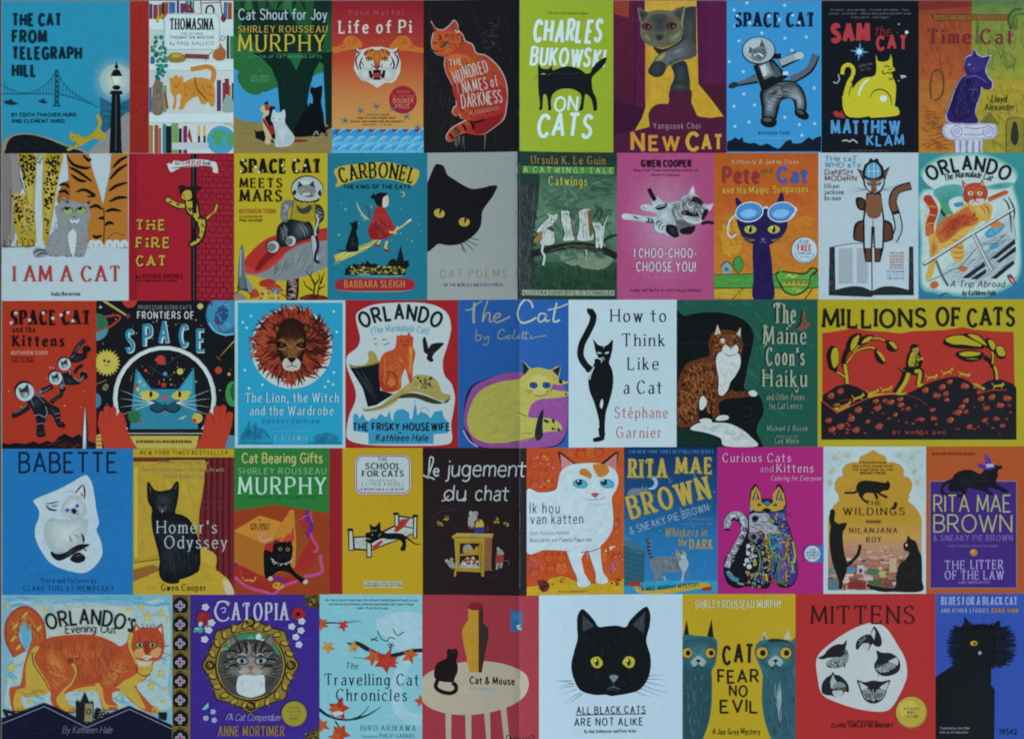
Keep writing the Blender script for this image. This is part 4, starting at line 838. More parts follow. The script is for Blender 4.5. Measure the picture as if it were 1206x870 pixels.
sub('black_cat'); B('#12161a', '660 580 664 530 684 470 690 440 674 416 690 420 720 408 724 440 716 470 726 510 728 560 722 578'); L('#12161a', '660 576 620 574 604 570', 9, 1); F('#3a4448', '670 560 690 480 718 480 722 560', 12, 80, 20, 2)
sub('witch'); k = '#a02c28'
L('#cdb46a', '850 516 838 536 832 548', 12); L('#cdb46a', '890 520 880 556 886 572', 12); B('#8a2420', '822 540 850 544 850 556 826 552'); B('#8a2420', '876 564 904 578 898 586 874 578')
B(k, '822 340 860 322 890 360 920 420 940 460 920 490 860 512 800 510 782 470 790 430 808 400'); B('#8c201f', '790 440 830 420 900 470 880 508 810 512 784 480'); F('#3a1416 #5c1a1a #c04a3a', '800 440 830 340 890 380 930 460 860 505 800 500', 50, 60, 36, 4, 40)
L('#c8b070', '900 470 930 470 950 440', 12); L('#c8b070', '900 470 945 480', 8); B('#c9beaa', '862 280 880 256 894 270 898 300 890 326 866 330'); B('#141418', '800 280 812 256 826 262 846 250 888 252 884 266 866 280 862 316 850 330 826 312 818 290'); L('#141418', '826 290 800 270 790 274', 6, 1); L('#141418', '822 266 812 250', 6, 1); L('#141418', '884 292 892 292', 3)
L('#b8b8a8', '790 400 760 380 730 340 718 300', 8, 2); L('#6a2030', '792 404 786 350 762 320', 7, 2); L('#b8b8a8', '776 400 740 376', 4)
sub('town'); P('#15171a', '650 712 660 658 690 660 700 650 740 655 752 640 766 652 776 630 796 650 830 648 850 665 890 660 904 630 930 620 944 634 952 600 966 550 980 610 984 634 1010 630 1014 660 994 680 990 712'); D('#b8a63a', box(664, 664, 984, 704), 42, 3, 7); F('#a8984a', box(660, 660, 990, 710), 24, 0, 26, 3, 4); L('#8a9aa0', '720 716 900 720 980 716', 5); L('#8fa4a8', '730 706 790 708', 6)
sub('name_plate'); B('#9c2630', '598 766 620 738 700 732 860 734 1000 732 1036 744 1044 768 1030 792 940 800 760 800 640 802 606 790'); L('#b8a880', '610 796 760 806 960 804 1030 796', 3, 2)
sub('author_name'); T("BARBARA SLEIGH", 648, 988, 782, 38, '#c08a48', w=.13, c=.5, serif=.6, gap=.2)

V(8)
cover('18 20 522 846', '#9aa09b', 'cream cover with a large black cat head leaning in from the left edge')
grain(.06)
sub('cat'); o = '18 190 34 150 60 96 82 90 110 104 130 150 170 178 220 210 260 228 290 230 340 222 370 214 408 214 404 236 380 280 330 350 322 400 316 440 290 480 240 520 190 542 130 546 80 538 50 560 18 582'
B('#181518', o + ' 0 560 0 200'); grain(.1)
for x, y, q in ((84, 366, 18), (224, 416, 6)):
    E('#b09a48', x, y, 31, 25, q); F('#c4b062 #8a7630', [(x - 24, y - 14), (x + 24, y - 14), (x + 24, y + 16), (x - 24, y + 16)], 16, 60, 14, 3, 60); E('#181518', x + 4, y - 8, 5, 13, -8 + q); P('#181518', [(x + 2, y - 26), (x + 18, y - 22), (x + 10, y - 4)])
for a in ('204 530 220 560 232 588', '216 524 250 550 276 574', '222 514 260 530 298 550', '232 506 270 508 306 520', '200 520 212 556 218 580'): L('#2a2628', a, 4)
sub('title'); T("CAT POEMS", 88, 464, 728, 44, '#8d7c44', w=.09, gap=.36)
sub('subtitle'); T("BY THE WORLD'S GREATEST POETS", 112, 440, 776, 15, '#2c2a2c', w=.18)

cover('526 20 1082 846', '#24423a', 'dark green cover with white winged kittens in a row on a tree branch')
grain(.3)
sub('forest'); R('#3a5c4c', 526, 150, 1082, 400, '#5c7a60'); R('#5c7a60', 526, 400, 1082, 640, '#3c5c48'); R('#2a4a38', 526, 640, 1082, 846, '#1c3228')
B('#70826a', '760 600 900 570 1000 560 1060 620 1000 680 880 670 800 650'); F('#2a4c3c #4a6c54 #6a8468 #38604a', box(640, 170, 1082, 640), 170, 20, 80, 20, 60); F('#16281f #24402e #2c5238', '530 620 700 640 1082 680 1082 846 530 846', 200, 60, 40, 12, 60); F('#16281f #1f3a2c', box(540, 300, 640, 600), 60, 40, 60, 12, 50); F('#2e4c3a #36543f', box(900, 150, 1082, 240), 20, 10, 50, 8); P('#2a302e', '526 150 648 150 640 300 610 500 620 700 600 846 526 846'); F('#4c5450 #181c1a #3a423e', '526 150 640 150 620 500 600 846 526 846', 150, 85, 60, 7, 20)
R('#1e3630', 526, 20, 1082, 104); R('#1e3630', 526, 148, 640, 200)
D('#7a8e72 #8fa084', '830 230 960 230 930 380 850 400', 0, 10)
sub('branch'); L('#1d1d1b', '600 600 700 572 800 552 900 548 1000 570 1082 610', 36); F('#47423a #2d2a26 #5c5648', '620 590 800 542 930 542 1080 600 1000 590 800 565', 50, 5, 46, 4, 10); L('#1d1d1b', '1000 530 1040 500 1082 488', 10); L('#47423a', '700 580 800 552 900 546', 5)
for o_, q in (('630 470 660 430 700 390 690 370 720 380 745 370 742 400 720 430 724 480 730 530 700 546 650 540 660 500', 0), ('768 350 780 356 800 352 818 350 812 380 826 410 840 500 840 516 780 520 790 480 772 420', 1), ('866 345 880 350 900 342 930 348 920 380 930 430 950 500 930 518 860 516 868 460 870 400', 2), ('944 420 960 420 985 420 1000 440 1012 430 1008 480 1000 555 985 555 982 500 978 556 962 554 960 480', 3)):
    sub('cat'); B('#b4bcb4', o_); F('#8c948c #d2d6ce #767c72', o_, 40, 80, 26, 4, 30)
    xy = pts(o_); mx = sum(a for a, b in xy) / len(xy)
    if q == 0: B('#4a3c2a', '690 450 716 440 726 470 700 462'); B('#8a6a3a', '612 530 640 480 664 470 650 520'); L('#b4bcb4', '668 540 660 580 674 610 666 660', 12); E('#2a2a24', 714, 404, 5); E('#2a2a24', 732, 402, 4)
    if q == 1: B('#454c44', '820 370 844 380 852 440 840 500 826 440'); F('#9aa29a', '820 380 850 390 846 490 830 460', 10, 80, 40, 3); E('#2a2a24', 784, 372, 4); E('#2a2a24', 802, 372, 4); P('#b4bcb4', '768 345 782 358 772 366'); P('#5c4a3a', '804 352 820 346 816 364'); L('#7a827a', '796 440 800 510', 4)
    if q == 2: B('#6a5430', '918 350 944 380 946 470 930 500 922 430'); E('#2a2a24', 884, 366, 4); E('#2a2a24', 904, 366, 4); P('#8a5a3a', '866 340 882 350 870 360'); L('#7a827a', '890 440 894 510', 4); L('#aab2aa', '906 570 910 600 900 630', 9, 1)
    if q == 3: L('#3c4a40', '950 400 980 350 960 320', 10, 2); L('#3c4a40', '980 410 1000 370 990 330', 10, 2); L('#b4bcb4', '1008 430 1024 400 1034 376', 8, 1); E('#2a2a24', 962, 440, 4); E('#2a2a24', 976, 440, 4)
sub('author_name'); T("Ursula K. Le Guin", 598, 1016, 92, 44, '#9c7434', w=.13, c=.45, serif=.6)
sub('banner'); R('#4c7e3a', 548, 106, 1068, 148); T("A CATWINGS TALE", 556, 1058, 140, 28, '#a8be96', w=.14, c=.5, serif=.7, gap=.42)
sub('title'); T("Catwings", 694, 914, 210, 48, '#aaa844', w=.14, c=.4, serif=.6)
sub('illustrator_name'); R('#8f9a86', 548, 798, 1068, 828); T("ILLUSTRATIONS BY S. D. SCHINDLER", 554, 1062, 822, 18, '#26382e', w=.18, serif=.4); grain()

V(9)
cover('8 24 552 846', '#a84a76', 'pink cover with a grey tabby rolling on its back')
grain(.14)
G('#b27f9c', '#a84a76', 280, 420, 272, 400)
sub('cat'); V(25); k = '#18161c'; g = '#afbcc0'
L(k, '1040 570 1110 550 1190 560', 40); L(g, '320 365 400 375 500 400', 78); E(g, 320, 365, 44, 34, 5); L(g, '70 475 200 490 320 510 480 520', 74); E('#b8c4c6', 90, 478, 48, 38, 5); F('#8a9698 #a0acae', '60 490 420 540 420 555 60 515', 20, 8, 50, 6)
B(g, '420 300 480 230 540 290 620 310 700 300 780 280 850 300 860 420 800 560 760 660 640 720 560 680 470 660 440 620 450 540 480 450'); SB('#b4c4c8', '#98a4a8', '490 420 560 370 660 380 690 460 700 560 620 590 540 570 480 560', 580, 470)
L(k, '382 130 420 210 466 280', 54); B('#a8b2b4', '450 300 510 250 560 320 500 360'); B(k, '460 370 500 340 560 330 600 310 610 345 570 380 500 398'); L(g, '480 365 540 350 590 335', 9)
F('#3a383e #70767a #c4cccc #55555c', '640 310 790 290 820 420 790 540 720 590 680 480', 120, 78, 44, 8, 25)
B('#6a6a70', '720 540 800 520 900 570 975 600 940 660 900 700 790 690 740 640'); F('#26242a #8a8e92 #46444a', '720 540 800 520 900 570 960 610 900 690 780 680 740 640', 60, 25, 60, 8, 20); B(k, '770 640 850 610 960 600 930 680 880 700 790 692')
B('#9ca4a8', '770 290 800 230 850 210 960 200 1010 250 1060 300 1110 340 1120 420 1060 520 1000 560 920 540 850 510 790 480 770 400')
P('#c0a8b4', '870 200 900 140 935 82 962 210 930 240'); P('#d0c4cc', '890 190 932 100 950 200'); P('#c0a0ac', '1080 350 1130 320 1195 312 1160 390 1110 430'); P('#d0c0c8', '1100 350 1180 320 1140 390')
F('#201e24 #57565e #86888e #c8cccc #3a383e', '790 250 960 210 1080 310 1090 440 1000 520 800 440', 190, 60, 54, 9, 25); B('#232128', '900 290 950 230 1010 250 1060 310 1010 330 960 300'); B(k, '1070 400 1120 390 1110 450 1060 520 1040 500'); 
B(k, '790 420 840 400 900 420 990 440 1000 470 920 480 840 460 800 460'); L('#c4ccce', '850 300 870 350 930 380', 16, 2); L('#c4ccce', '870 380 920 360 950 330', 14, 2); E('#7a7c48', 945, 432, 26, 17, 10); E(k, 945, 432, 9, 14); E('#7a7c48', 820, 330, 16, 20); E(k, 820, 330, 7, 15); B('#7a4a50', '800 425 835 415 842 440 812 450')
B('#b8c2c4', '800 470 860 480 930 520 1000 500 1040 540 980 570 900 560 840 530'); L(k, '830 490 880 510 920 540', 5, 2); L(k, '950 540 990 520 1010 545', 8, 2)
B('#b4c0c2', '450 600 480 550 560 540 600 590 580 670 520 680 460 650'); B(k, '600 590 660 580 720 600 750 680 755 720 700 740 620 690 590 640'); SB('#2e2c32', '#18161c', '610 600 680 590 735 650 740 715 690 728 630 680', 680, 650)
for a in ('480 600 490 550 540 540', '510 640 515 580 560 560', '545 660 550 610 590 590', '370 490 385 520 380 545', '410 500 430 530 440 556', '200 470 215 490 260 510', '340 545 400 550 440 560'): L(k, a, 15, 2)
L('#50505a', '310 360 330 372 326 386', 6); V(9)
sub('author_name'); T("GWEN COOPER", 144, 428, 104, 36, '#2a1620', w=.22, gap=.16); T("New York Times bestselling author of", 106, 466, 130, 13, '#4a1c34', w=.16); T("Homer's Odyssey", 202, 364, 156, 13, '#4a1c34', w=.16)
sub('title'); k = dict(w=.13, gap=.22); T("I CHOO-CHOO-", 102, 456, 612, 48, '#d2c0cc', **k); T("CHOOSE YOU!", 114, 450, 690, 50, '#d2c0cc', **k)
sub('subtitle'); T("A SHORT STORY", 180, 386, 730, 14, '#c67c9e', w=.14, gap=.6); T("CURL UP WITH A CAT TALE SERIES", 84, 482, 806, 13, '#3e182c', w=.17, gap=.3); grain()

cover('554 24 1142 846', '#b85a20', 'orange cover with a dark blue cat, a green bowl and large coloured lettering')
grain(.16)
sub('sky_paint'); R('#b45620', 554, 24, 1142, 330, '#b86024'); R('#b86024', 554, 330, 1142, 708, '#bd7a26'); F('#b85c22 #b25420', box(554, 24, 1142, 330), 90, 30, 120, 30, 50); F('#bc7026 #b86624 #bd7828', box(554, 360, 1142, 700), 110, 0, 110, 30, 60); F('#bf8428 #c08c2c #c2922e', '590 400 690 360 730 560 660 640 580 580', 60, 70, 60, 16)
sub('ground'); R('#4a8e3c', 554, 708, 1142, 784); F('#5a9c46 #3c7c36', box(554, 710, 1142, 782), 40, 0, 90, 10, 6); L('#2a3a20', '554 710 800 706 1142 712', 4); R('#b8952c', 554, 784, 1142, 846); L('#2a2418', '554 786 1142 784', 5); L('#2a2418', '720 784 660 846', 7); L('#2a2418', '1110 784 1066 846', 7); F('#c8a83a #a88426', box(554, 788, 1142, 844), 26, 0, 80, 8, 6)
sub('house'); P('#8a9a9a', '596 660 626 638 654 660 650 704 600 704'); L('#2e4a54', '590 666 626 636 660 664', 6); R('#3a6a80', 612, 670, 636, 690)
sub('tree'); L('#3a2a1a', '690 690 692 708', 5); E('#23502e', 690, 652, 30, 46); E('#3f8a3a', 690, 652, 26, 42); L('#b03a28', '690 690 692 704', 4)
sub('bowl'); B('#20301c', '900 712 930 690 1060 700 1098 670 1136 676 1132 700 1100 720 1086 780 1050 816 1000 828 950 810 924 770'); B('#5c9a3e', '906 716 940 698 1060 710 1100 680 1128 684 1096 714 1080 776 1044 808 1000 820 956 802 932 764'); P('#a89838', '946 742 1084 742 1076 776 940 776')
for i in range(5): P('#3f7c34', [(950 + i * 27, 746), (974 + i * 27, 746), (962 + i * 27, 768)]); 
L('#20301c', '940 742 1088 740', 4); L('#20301c', '936 776 1078 778', 4); D('#a8b050', box(970, 784, 1050, 806), 7, 4, 6); L('#5c9a3e', '930 700 924 680 950 684', 9); L('#d0c050', '960 720 980 712 1000 724 1020 712', 7)
sub('cat'); k = '#23184a'
B(k, '776 846 776 720 772 600 784 500 850 500 874 600 884 720 888 846'); B(k, '684 420 690 360 676 300 684 276 716 310 760 336 820 340 880 334 910 296 930 250 944 262 952 330 966 400 960 460 920 510 870 540 830 550 780 540 726 512')
F('#2a1e58 #1e143e', '690 360 950 340 950 480 830 550 700 480', 40, 10, 60, 8, 40); F('#2a1e58 #1e143e', '800 560 850 560 880 840 785 840', 30, 88, 80, 8, 8)
for x in (758, 890): E('#b0a83a', x, 456, 34, 23); E('#14101c', x, 456, 9, 20); E('#e0e4e4', x - 8, 446, 5)
P('#7a6a90', '816 506 842 506 829 520'); L('#7a6a90', '808 530 829 524 850 530', 3); whisk('#8a7a30', 829, 516, 180, 3, 3, sp=9)
sub('sunglasses', 'round blue sunglasses with white rims'); 
for x, q in ((752, -8), (934, -8)): E('#c0ccd4', x, 358, 80, 58, q); E('#2a4a80', x, 358, 73, 51, q); E('#4a86c0', x, 356, 68, 46, q); E('#7ab0d8', x - 4, 366, 46, 24, q)
L('#c0ccd4', '830 340 844 330 858 338', 10); L('#c0ccd4', '676 372 640 410 630 470 650 500 680 480', 9); L('#c0ccd4', '1010 330 1016 350 976 400', 9)
sub('title'); T("Pete", 602, 812, 194, 84, '#8c3434', w=.22, gap=.16); T("the", 824, 890, 142, 32, '#5c6c2a', w=.16, rot=-12); T("Cat", 908, 1084, 192, 82, '#3a5a9c', w=.22, gap=.16)
sub('subtitle'); T("and his Magic", 598, 862, 250, 34, '#c0a43a', w=.18, jit=.06, rise=.12, rot=-1); T("Sunglasses", 884, 1080, 246, 36, '#c0a43a', w=.14, jit=.08)
sub('author_name'); T("Kimberly & James Dean", 654, 1028, 86, 22, '#c8ac80', w=.14, jit=.06)
sub('sticker', 'round white sticker reading FREE'); E('#3a6a8c', 1062, 572, 74, 74); E('#b8c6cc', 1062, 572, 71, 71); L('#4a86a8', '1006 590 1030 626 1062 638 1096 626 1118 590', 4); L('#4a86a8', '1010 550 1040 518', 4); T("FOR", 1038, 1086, 536, 20, '#3a6a8c', w=.18); T("FREE", 1022, 1102, 576, 32, '#a83a34', w=.22); T("DOWNLOAD", 1022, 1102, 596, 12, '#3a6a8c', w=.18); T("see inside", 1036, 1090, 614, 11, '#3a6a8c', w=.16); grain()

V(10)
cover('18 24 580 846', '#b0c0c6', 'white cover with a brown and white cat in a blue cap sitting on an open book')
grain(.06)
sub('open_book'); P('#23262a', '80 556 120 548 312 548 330 548 552 552 556 826 330 826 316 836 76 826'); F('#4a4e52 #101214', '80 560 104 556 104 820 80 820', 40, 90, 30, 4, 10); F('#4a4e52 #101214', '530 556 552 556 552 820 530 820', 40, 90, 30, 4, 10)
P('#b4c2c8', '110 552 200 536 280 536 316 556 318 800 270 780 200 776 114 796'); P('#b4c2c8', '318 556 380 540 460 542 528 552 526 796 440 776 370 780 318 802'); L('#3c4044', '318 556 320 800', 7); L('#2a2e32', '112 798 200 778 270 782 316 806 370 782 440 778 526 798', 5); L('#2a2e32', '110 552 200 536 290 534', 4)
for i in range(30):
    y = 566 + i * 6.6
    L('#6a747a', [(132, y), (212, y - 2)], 2.6, sm=False); L('#6a747a', [(234, y - 2), (296, y)], 2.6, sm=False)
for i, s in enumerate(("THE CAT WHO", "COULD READ", "BACKWARDS", "NOW OFFERS", "A NEW NOVEL", "OF MYSTERY")): T(s, 420, 500, 594 + i * 17, 11, '#9a5a3a', w=.2)
for i, s in enumerate(("BY THE AUTHOR", "OF CATS", "AND SLEUTHS")): T(s, 406, 500, 698 + i * 19, 11, '#3f7ea8', w=.2)
sub('cat'); K0 = '#17181a'
L(K0, '440 520 470 450 456 370 436 300 462 236 540 210', 46); L('#aab8be', '440 520 470 450 456 370', 32); L('#6e4a30', '452 352 436 300 462 240 536 212', 34)
B(K0, '214 500 222 430 260 404 290 420 290 520 230 520'); B('#5c3a28', '224 500 234 440 262 414 276 430 276 514 236 514'); B(K0, '440 500 434 430 400 404 370 420 370 520 424 520'); B('#5c3a28', '430 498 424 440 400 416 382 430 382 512 420 512')
P(K0, '268 400 290 250 370 250 390 400 386 560 366 640 334 640 330 480 322 480 318 640 282 640 270 560'); P('#b0bec4', '278 400 296 270 364 270 380 400 376 560 338 560 334 440 316 440 312 560 280 560'); B('#7a5236', '282 330 296 262 362 262 376 330 364 380 330 396 296 380'); P('#5c3a28', '286 560 312 560 312 636 286 636'); P('#5c3a28', '338 560 366 560 364 636 338 636'); L('#17181a', '324 400 326 540', 4)
B(K0, '230 280 262 276 286 300 280 346 250 346 232 320'); B('#4e3224', '240 290 262 286 276 304 270 336 250 334')
P(K0, '236 112 280 134 274 190'); P('#7a5236', '246 126 276 140 272 170'); P(K0, '420 102 384 128 390 186'); P('#7a5236', '412 118 388 134 390 164')
P(K0, '270 160 392 160 392 200 376 240 340 262 300 244 274 210'); P('#b0bec4', '278 166 386 166 384 200 366 234 334 250 300 236 282 206'); P('#7a5236', '276 166 390 166 366 184 346 190 344 240 330 250 314 240 312 190 292 182'); B('#5a7f98', '290 196 306 190 314 204 300 212'); B('#5a7f98', '372 196 356 190 346 204 360 212'); L(K0, '286 190 318 206', 5); L(K0, '376 190 344 206', 5); L('#3a2a20', '314 232 332 240 350 232', 4)
whisk('#6c767c', 330, 232, 150, 2, 4, sp=6)
sub('cap'); B(K0, '270 160 276 100 300 76 312 56 330 66 350 56 362 80 384 110 384 160 330 176'); B('#5a9ab8', '284 154 288 108 312 84 340 82 364 108 368 150 330 168'); L('#b0ccd4', '300 100 300 160', 4); L('#b0ccd4', '330 84 330 166', 4); L('#b0ccd4', '290 128 364 126', 4); L('#b0ccd4', '352 98 354 156', 4)
sub('title'); k = dict(w=.17, gap=.14)
for s, x, y, c in (("THe caT", 236, 72, '#4c88a8'), ("WHO aTe", 258, 107, '#4c88a8'), ("DaNISH", 210, 147, '#7a4a44'), ("MODeRN", 234, 182, '#7a4a44')): T(s, 54, x, y, 28, c, **k)
sub('author_name'); 
for s, x, y in (("lilian", 134, 224), ("jackson", 160, 258), ("braun", 144, 292)): T(s, 54, x, y, 26, '#3c4448', w=.14, c=.5, serif=.4)

cover('582 24 1176 846', '#3a8a88', 'sea green cover with an orange tabby on a white balcony railing', '#2f6f94')
grain(.14)
sub('white_burst'); V(33); w = '#b6c8c4'
o = '50 130 140 60 260 36 360 36 480 70 570 130 580 180 560 220 590 330 600 520 600 680 560 760 440 820 300 830 120 810 50 780 40 640 44 520 34 400 30 290 60 240 110 230 60 190'
for k_, c in ((1.06, '#5fa39c'), (1.03, '#8ab8b0'), (1.0, w)): B(c, [(310 + (x - 310) * k_, 430 + (y - 430) * k_) for x, y in pts(o)])
SB('#3a8c86', '#5a9c94', '110 230 200 200 270 210 275 280 230 330 160 410 120 440 100 330 110 270', 180, 290); SB('#3a8c86', '#62a49c', '410 210 500 190 570 190 540 220 450 230', 480, 208); B(w, '200 290 260 270 290 300 290 350 230 370 200 330'); B('#3f86a8', '228 308 275 302 278 324 232 330'); B('#4f9460', '120 280 150 290 200 340 220 370 180 375 140 350'); P('#2a3034', '132 340 146 334 180 380 166 390')
sub('deck', 'ship deck drawn in slanted grey and black strokes'); P('#a9b8ba', '300 560 580 370 590 640 420 780 180 790 160 700'); F('#7c888c #c4d0d0 #5c686c', '190 700 330 560 580 400 590 640 420 770 220 780', 90, -33, 80, 4, 8)
for q in ('270 745 400 652 410 672 310 745', '320 750 412 690 412 715 360 752', '440 630 580 515 582 545 470 632', '470 650 584 560 586 588 490 655', '440 745 570 640 580 660 470 750'): P('#22252c', q)
B('#3f8fb4', '405 490 440 450 490 428 520 432 500 470 440 510'); B('#3f8fb4', '430 560 480 540 490 552 450 580'); F('#6ab0cc', '415 490 450 455 510 435 490 470 440 505', 10, -30, 30, 4)
for a in ('60 770 150 730 230 690', '190 700 260 680 330 600 360 570', '400 545 470 540 530 480', '35 550 90 530', '35 600 70 590', '460 380 520 345', '330 640 370 635'): L('#2c3236', a, 4, 2)
for a in ('510 280 545 330 560 480', '540 270 575 340 575 400', '560 380 590 520'): L('#2c3236', a, 9, 2)
sub('cat')
L(w, '80 480 90 400 110 330 75 285', 74); L('#b8622c', '86 500 84 430 108 350 78 290', 52); L('#a43a28', '84 440 106 350 76 288', 42); E('#a43a28', 74, 284, 26, 24)
for y in (330, 380, 430): L('#c8944a', [(62, y + 6), (92, y - 4), (120, y + 4)], 7, 2)
B('#c8a44a', '80 500 110 480 160 410 240 360 300 310 340 290 400 300 450 330 440 400 480 410 490 440 450 450 400 410 360 440 300 490 280 540 285 620 250 660 215 620 195 570 150 580 120 640 105 720 75 760 60 735 90 640 85 560')
SB('#a43826', '#bc6a30', '115 470 160 400 240 365 300 330 350 345 380 380 350 430 270 460 200 520 140 540', 230, 425); SB('#b8622c', '#c89c46', '84 520 120 500 140 560 110 640 90 640', 105, 570); SB('#c8b058', '#c49040', '310 320 380 310 440 340 430 400 370 400 330 360', 385, 355)
F('#a03424 #98301f', '120 480 240 370 350 340 370 400 220 500 150 530', 44, -40, 30, 6, 40); F('#b4622c #c0762f', '200 520 360 420 420 380 440 400 300 490 280 600 230 630', 40, 25, 44, 5, 14)
for a in ('210 560 260 570 280 560', '210 590 250 600 282 590', '225 620 255 628 276 618', '380 330 400 350 400 372', '400 320 425 345 425 370'): L('#a8502a', a, 6, 2)
L('#b8642c', '425 290 470 270 530 244', 26); L('#a43a28', '440 278 520 246', 9); E('#b05a2c', 522, 248, 20, 12, -20); B('#c47a34', '440 425 490 415 505 440 460 455')
SB('#b8542e', '#a43c28', '280 270 288 215 320 195 380 192 415 220 420 265 390 310 330 314 290 300', 350, 240); P('#a84a3a', '275 220 272 172 308 208'); P('#c09a98', '284 212 281 188 298 208'); P('#a84a3a', '372 198 394 166 402 218'); P('#c09a98', '380 200 392 182 396 210')
F('#8c2e20 #c47038', '290 210 410 210 410 240 300 240', 16, 80, 20, 4); B('#c2bab0', '312 300 345 285 400 285 385 318 330 322')
for x in (320, 374): E('#c4c6b4', x, 252, 15, 12); E('#4a5040', x + 1, 252, 6, 8)
B('#8c3440', '336 268 356 266 350 292 342 292'); L('#5a2a24', '325 308 346 296 372 304', 3)
B('#b86030', '90 775 120 762 136 785 115 805 92 800'); B('#b86830', '250 690 280 675 305 690 280 708'); B('#7a3a4a', '535 730 560 725 585 770 575 782 550 765'); B('#c08a94', '548 745 566 750 578 772 560 766')
sub('rail', 'long white handrail'); L('#23282c', '46 668 300 506 570 345', 19, sm=False); L('#bccaca', '48 662 300 502 570 340', 13, sm=False); L('#7c8688', '340 490 390 590 450 700', 24, sm=False); L('#b4c0c0', '336 490 386 590 444 700', 10, sm=False); L('#3c4246', '120 640 155 730 190 790', 13); L('#8a9496', '118 640 150 730 184 790', 4)
V(10)
sub('title'); T("ORLANDO", 636, 1090, 122, 76, '#16191c', w=.19, arc=390, gap=.14)
sub('subtitle'); T("The Marmalade Cat", 726, 994, 162, 36, '#22282c', w=.12, arc=380, sl=.15, gap=.05); T("A Trip Abroad", 760, 1066, 780, 36, '#2a3034', w=.09, sl=.2)
sub('author_name'); T("by Kathleen Hale", 828, 1016, 826, 28, '#1d2226', w=.12, sl=.15); L('#1d2226', '700 834 730 816 770 826', 6, 2); grain()

# ================================================================== third row of covers
V(11)
cover('8 20 488 768', '#a83420', 'red cover with space suited kittens tumbling in a chain above black hills')
sub('stars'); D('#b88070 #c09080', '20 350 480 350 480 700 60 740', 12, 3, 5)
sub('hills'); P('#171316', '8 735 40 745 80 738 130 742 170 730 200 742 240 726 270 738 300 705 330 690 345 700 370 710 400 692 430 720 470 735 488 740 488 768 8 768'); F('#8a2a1c #3a2020', '280 720 480 740 480 766 200 766', 16, -20, 30, 4)
sub('rocket'); P('#2a2e34', '432 540 450 680 446 768 416 768 416 680'); P('#a8b2b8', '432 550 438 680 436 768 420 768 422 680'); P('#dce2e4', '431 560 432 700 428 760 424 700')
def spacecat(x, y, r, segs, body, pack, tilt=0, nm='kitten'):
    sub(nm)
    for a, w_ in segs: L('#15151a', a, w_); L('#34383f', a, w_ * .55)
    B('#15151a', body); F('#3f444a #6d747a #22262b', body, 40, 50, 24, 3, 40)
    E('#15151a', x, y, r * 1.08, r * 1.08); E('#9fb2b8', x, y, r, r); E('#b8c6c8', x - r * .3, y - r * .3, r * .5, r * .4)
    ears('#3a3e44', x, y + r * .12, r * .58, None, .5, 1.25, .35); E('#565c62', x, y + r * .15, r * .58, r * .5, tilt); E('#a4acae', x + r * .05, y + r * .32, r * .3, r * .22)
    for s in (-1, 1): E('#111', x + s * r * .22, y + r * .06, r * .09)
    E('#111', x, y + r * .26, r * .08, r * .06)
V(31)
def helmet(x, y, r, q=0):
    E('#17171c', x, y, r * 1.05, r * 1.05); G('#8fa2a8', '#b2c2c6', x + r * .1, y + r * .15, r * .97, r * .97)
    B('#565c60', [(x - r * .5, y + r * .1), (x - r * .62, y - r * .35), (x - r * .2, y - r * .2), (x + r * .2, y - r * .45), (x + r * .35, y - r * .8), (x + r * .55, y - r * .1), (x + r * .5, y + r * .5), (x, y + r * .78), (x - r * .3, y + r * .6)])
    B('#2a2c30', [(x - r * .5, y), (x - r * .1, y - r * .1), (x + r * .3, y - r * .6), (x + r * .4, y), (x + r * .1, y + r * .15), (x - r * .2, y + r * .2)]); B('#a8b2b4', [(x - r * .2, y + r * .3), (x + r * .15, y + r * .2), (x + r * .4, y + r * .45), (x, y + r * .7)]); E('#101014', x - r * .02, y + r * .4, r * .1); L('#101014', [(x - r * .2, y + r * .14), (x - r * .05, y + r * .18)], r * .08)
K1 = '#18181d'; K3 = '#2d3037'; HL = '#737b82'
sub('kitten'); L(K1, '560 190 590 130 620 80 670 35', 34); L(K3, '590 130 625 75 668 35', 16); B(K1, '540 180 600 140 650 140 650 95 690 78 720 110 690 140 680 180 620 210 560 220 550 270 520 250'); SB(K3, K1, '560 180 640 150 660 180 580 210', 610, 180); L(HL, '560 180 590 150', 6); L(HL, '600 120 625 80', 4); helmet(505, 218, 50)
sub('kitten'); L(K1, '590 300 610 260 655 232', 26); B(K1, '480 310 550 290 580 330 640 350 630 300 670 285 696 330 660 350 620 385 560 392 510 390 520 430 480 440 470 380'); L(HL, '580 330 630 360 660 320', 10); L(HL, '545 270 555 310', 8); L(HL, '490 320 510 400', 5); SB(K3, K1, '500 330 560 330 600 370 540 385', 545, 355); helmet(434, 328, 53)
sub('cat'); L(K1, '400 530 450 490 480 470 490 400', 34); L(K3, '410 520 460 480 480 440', 14); E('#6a7278', 488, 400, 14, 22); L(K1, '300 450 350 430 416 400', 42); L(HL, '280 450 340 440 400 408', 6); L(K1, '230 560 170 600 104 632', 46); L(HL, '210 550 160 590 110 612', 5)
B(K1, '200 500 270 470 340 490 400 540 470 580 475 680 440 690 420 640 380 620 370 650 350 700 350 770 290 780 290 690 270 620 250 580'); SB(K3, K1, '220 510 300 480 350 530 280 590', 280, 530); SB(K3, K1, '380 560 450 590 460 640 400 620', 420, 595); L(HL, '360 560 372 610 356 650', 8); L(HL, '270 635 310 624 356 650', 8); L(HL, '290 700 330 690 352 700', 6); L(HL, '430 620 470 612', 6); L(HL, '440 650 474 645', 5); L(HL, '300 430 330 440 310 460', 10); L(HL, '240 500 270 560', 5); L(HL, '300 480 350 530', 5); L(HL, '250 470 350 480', 4)
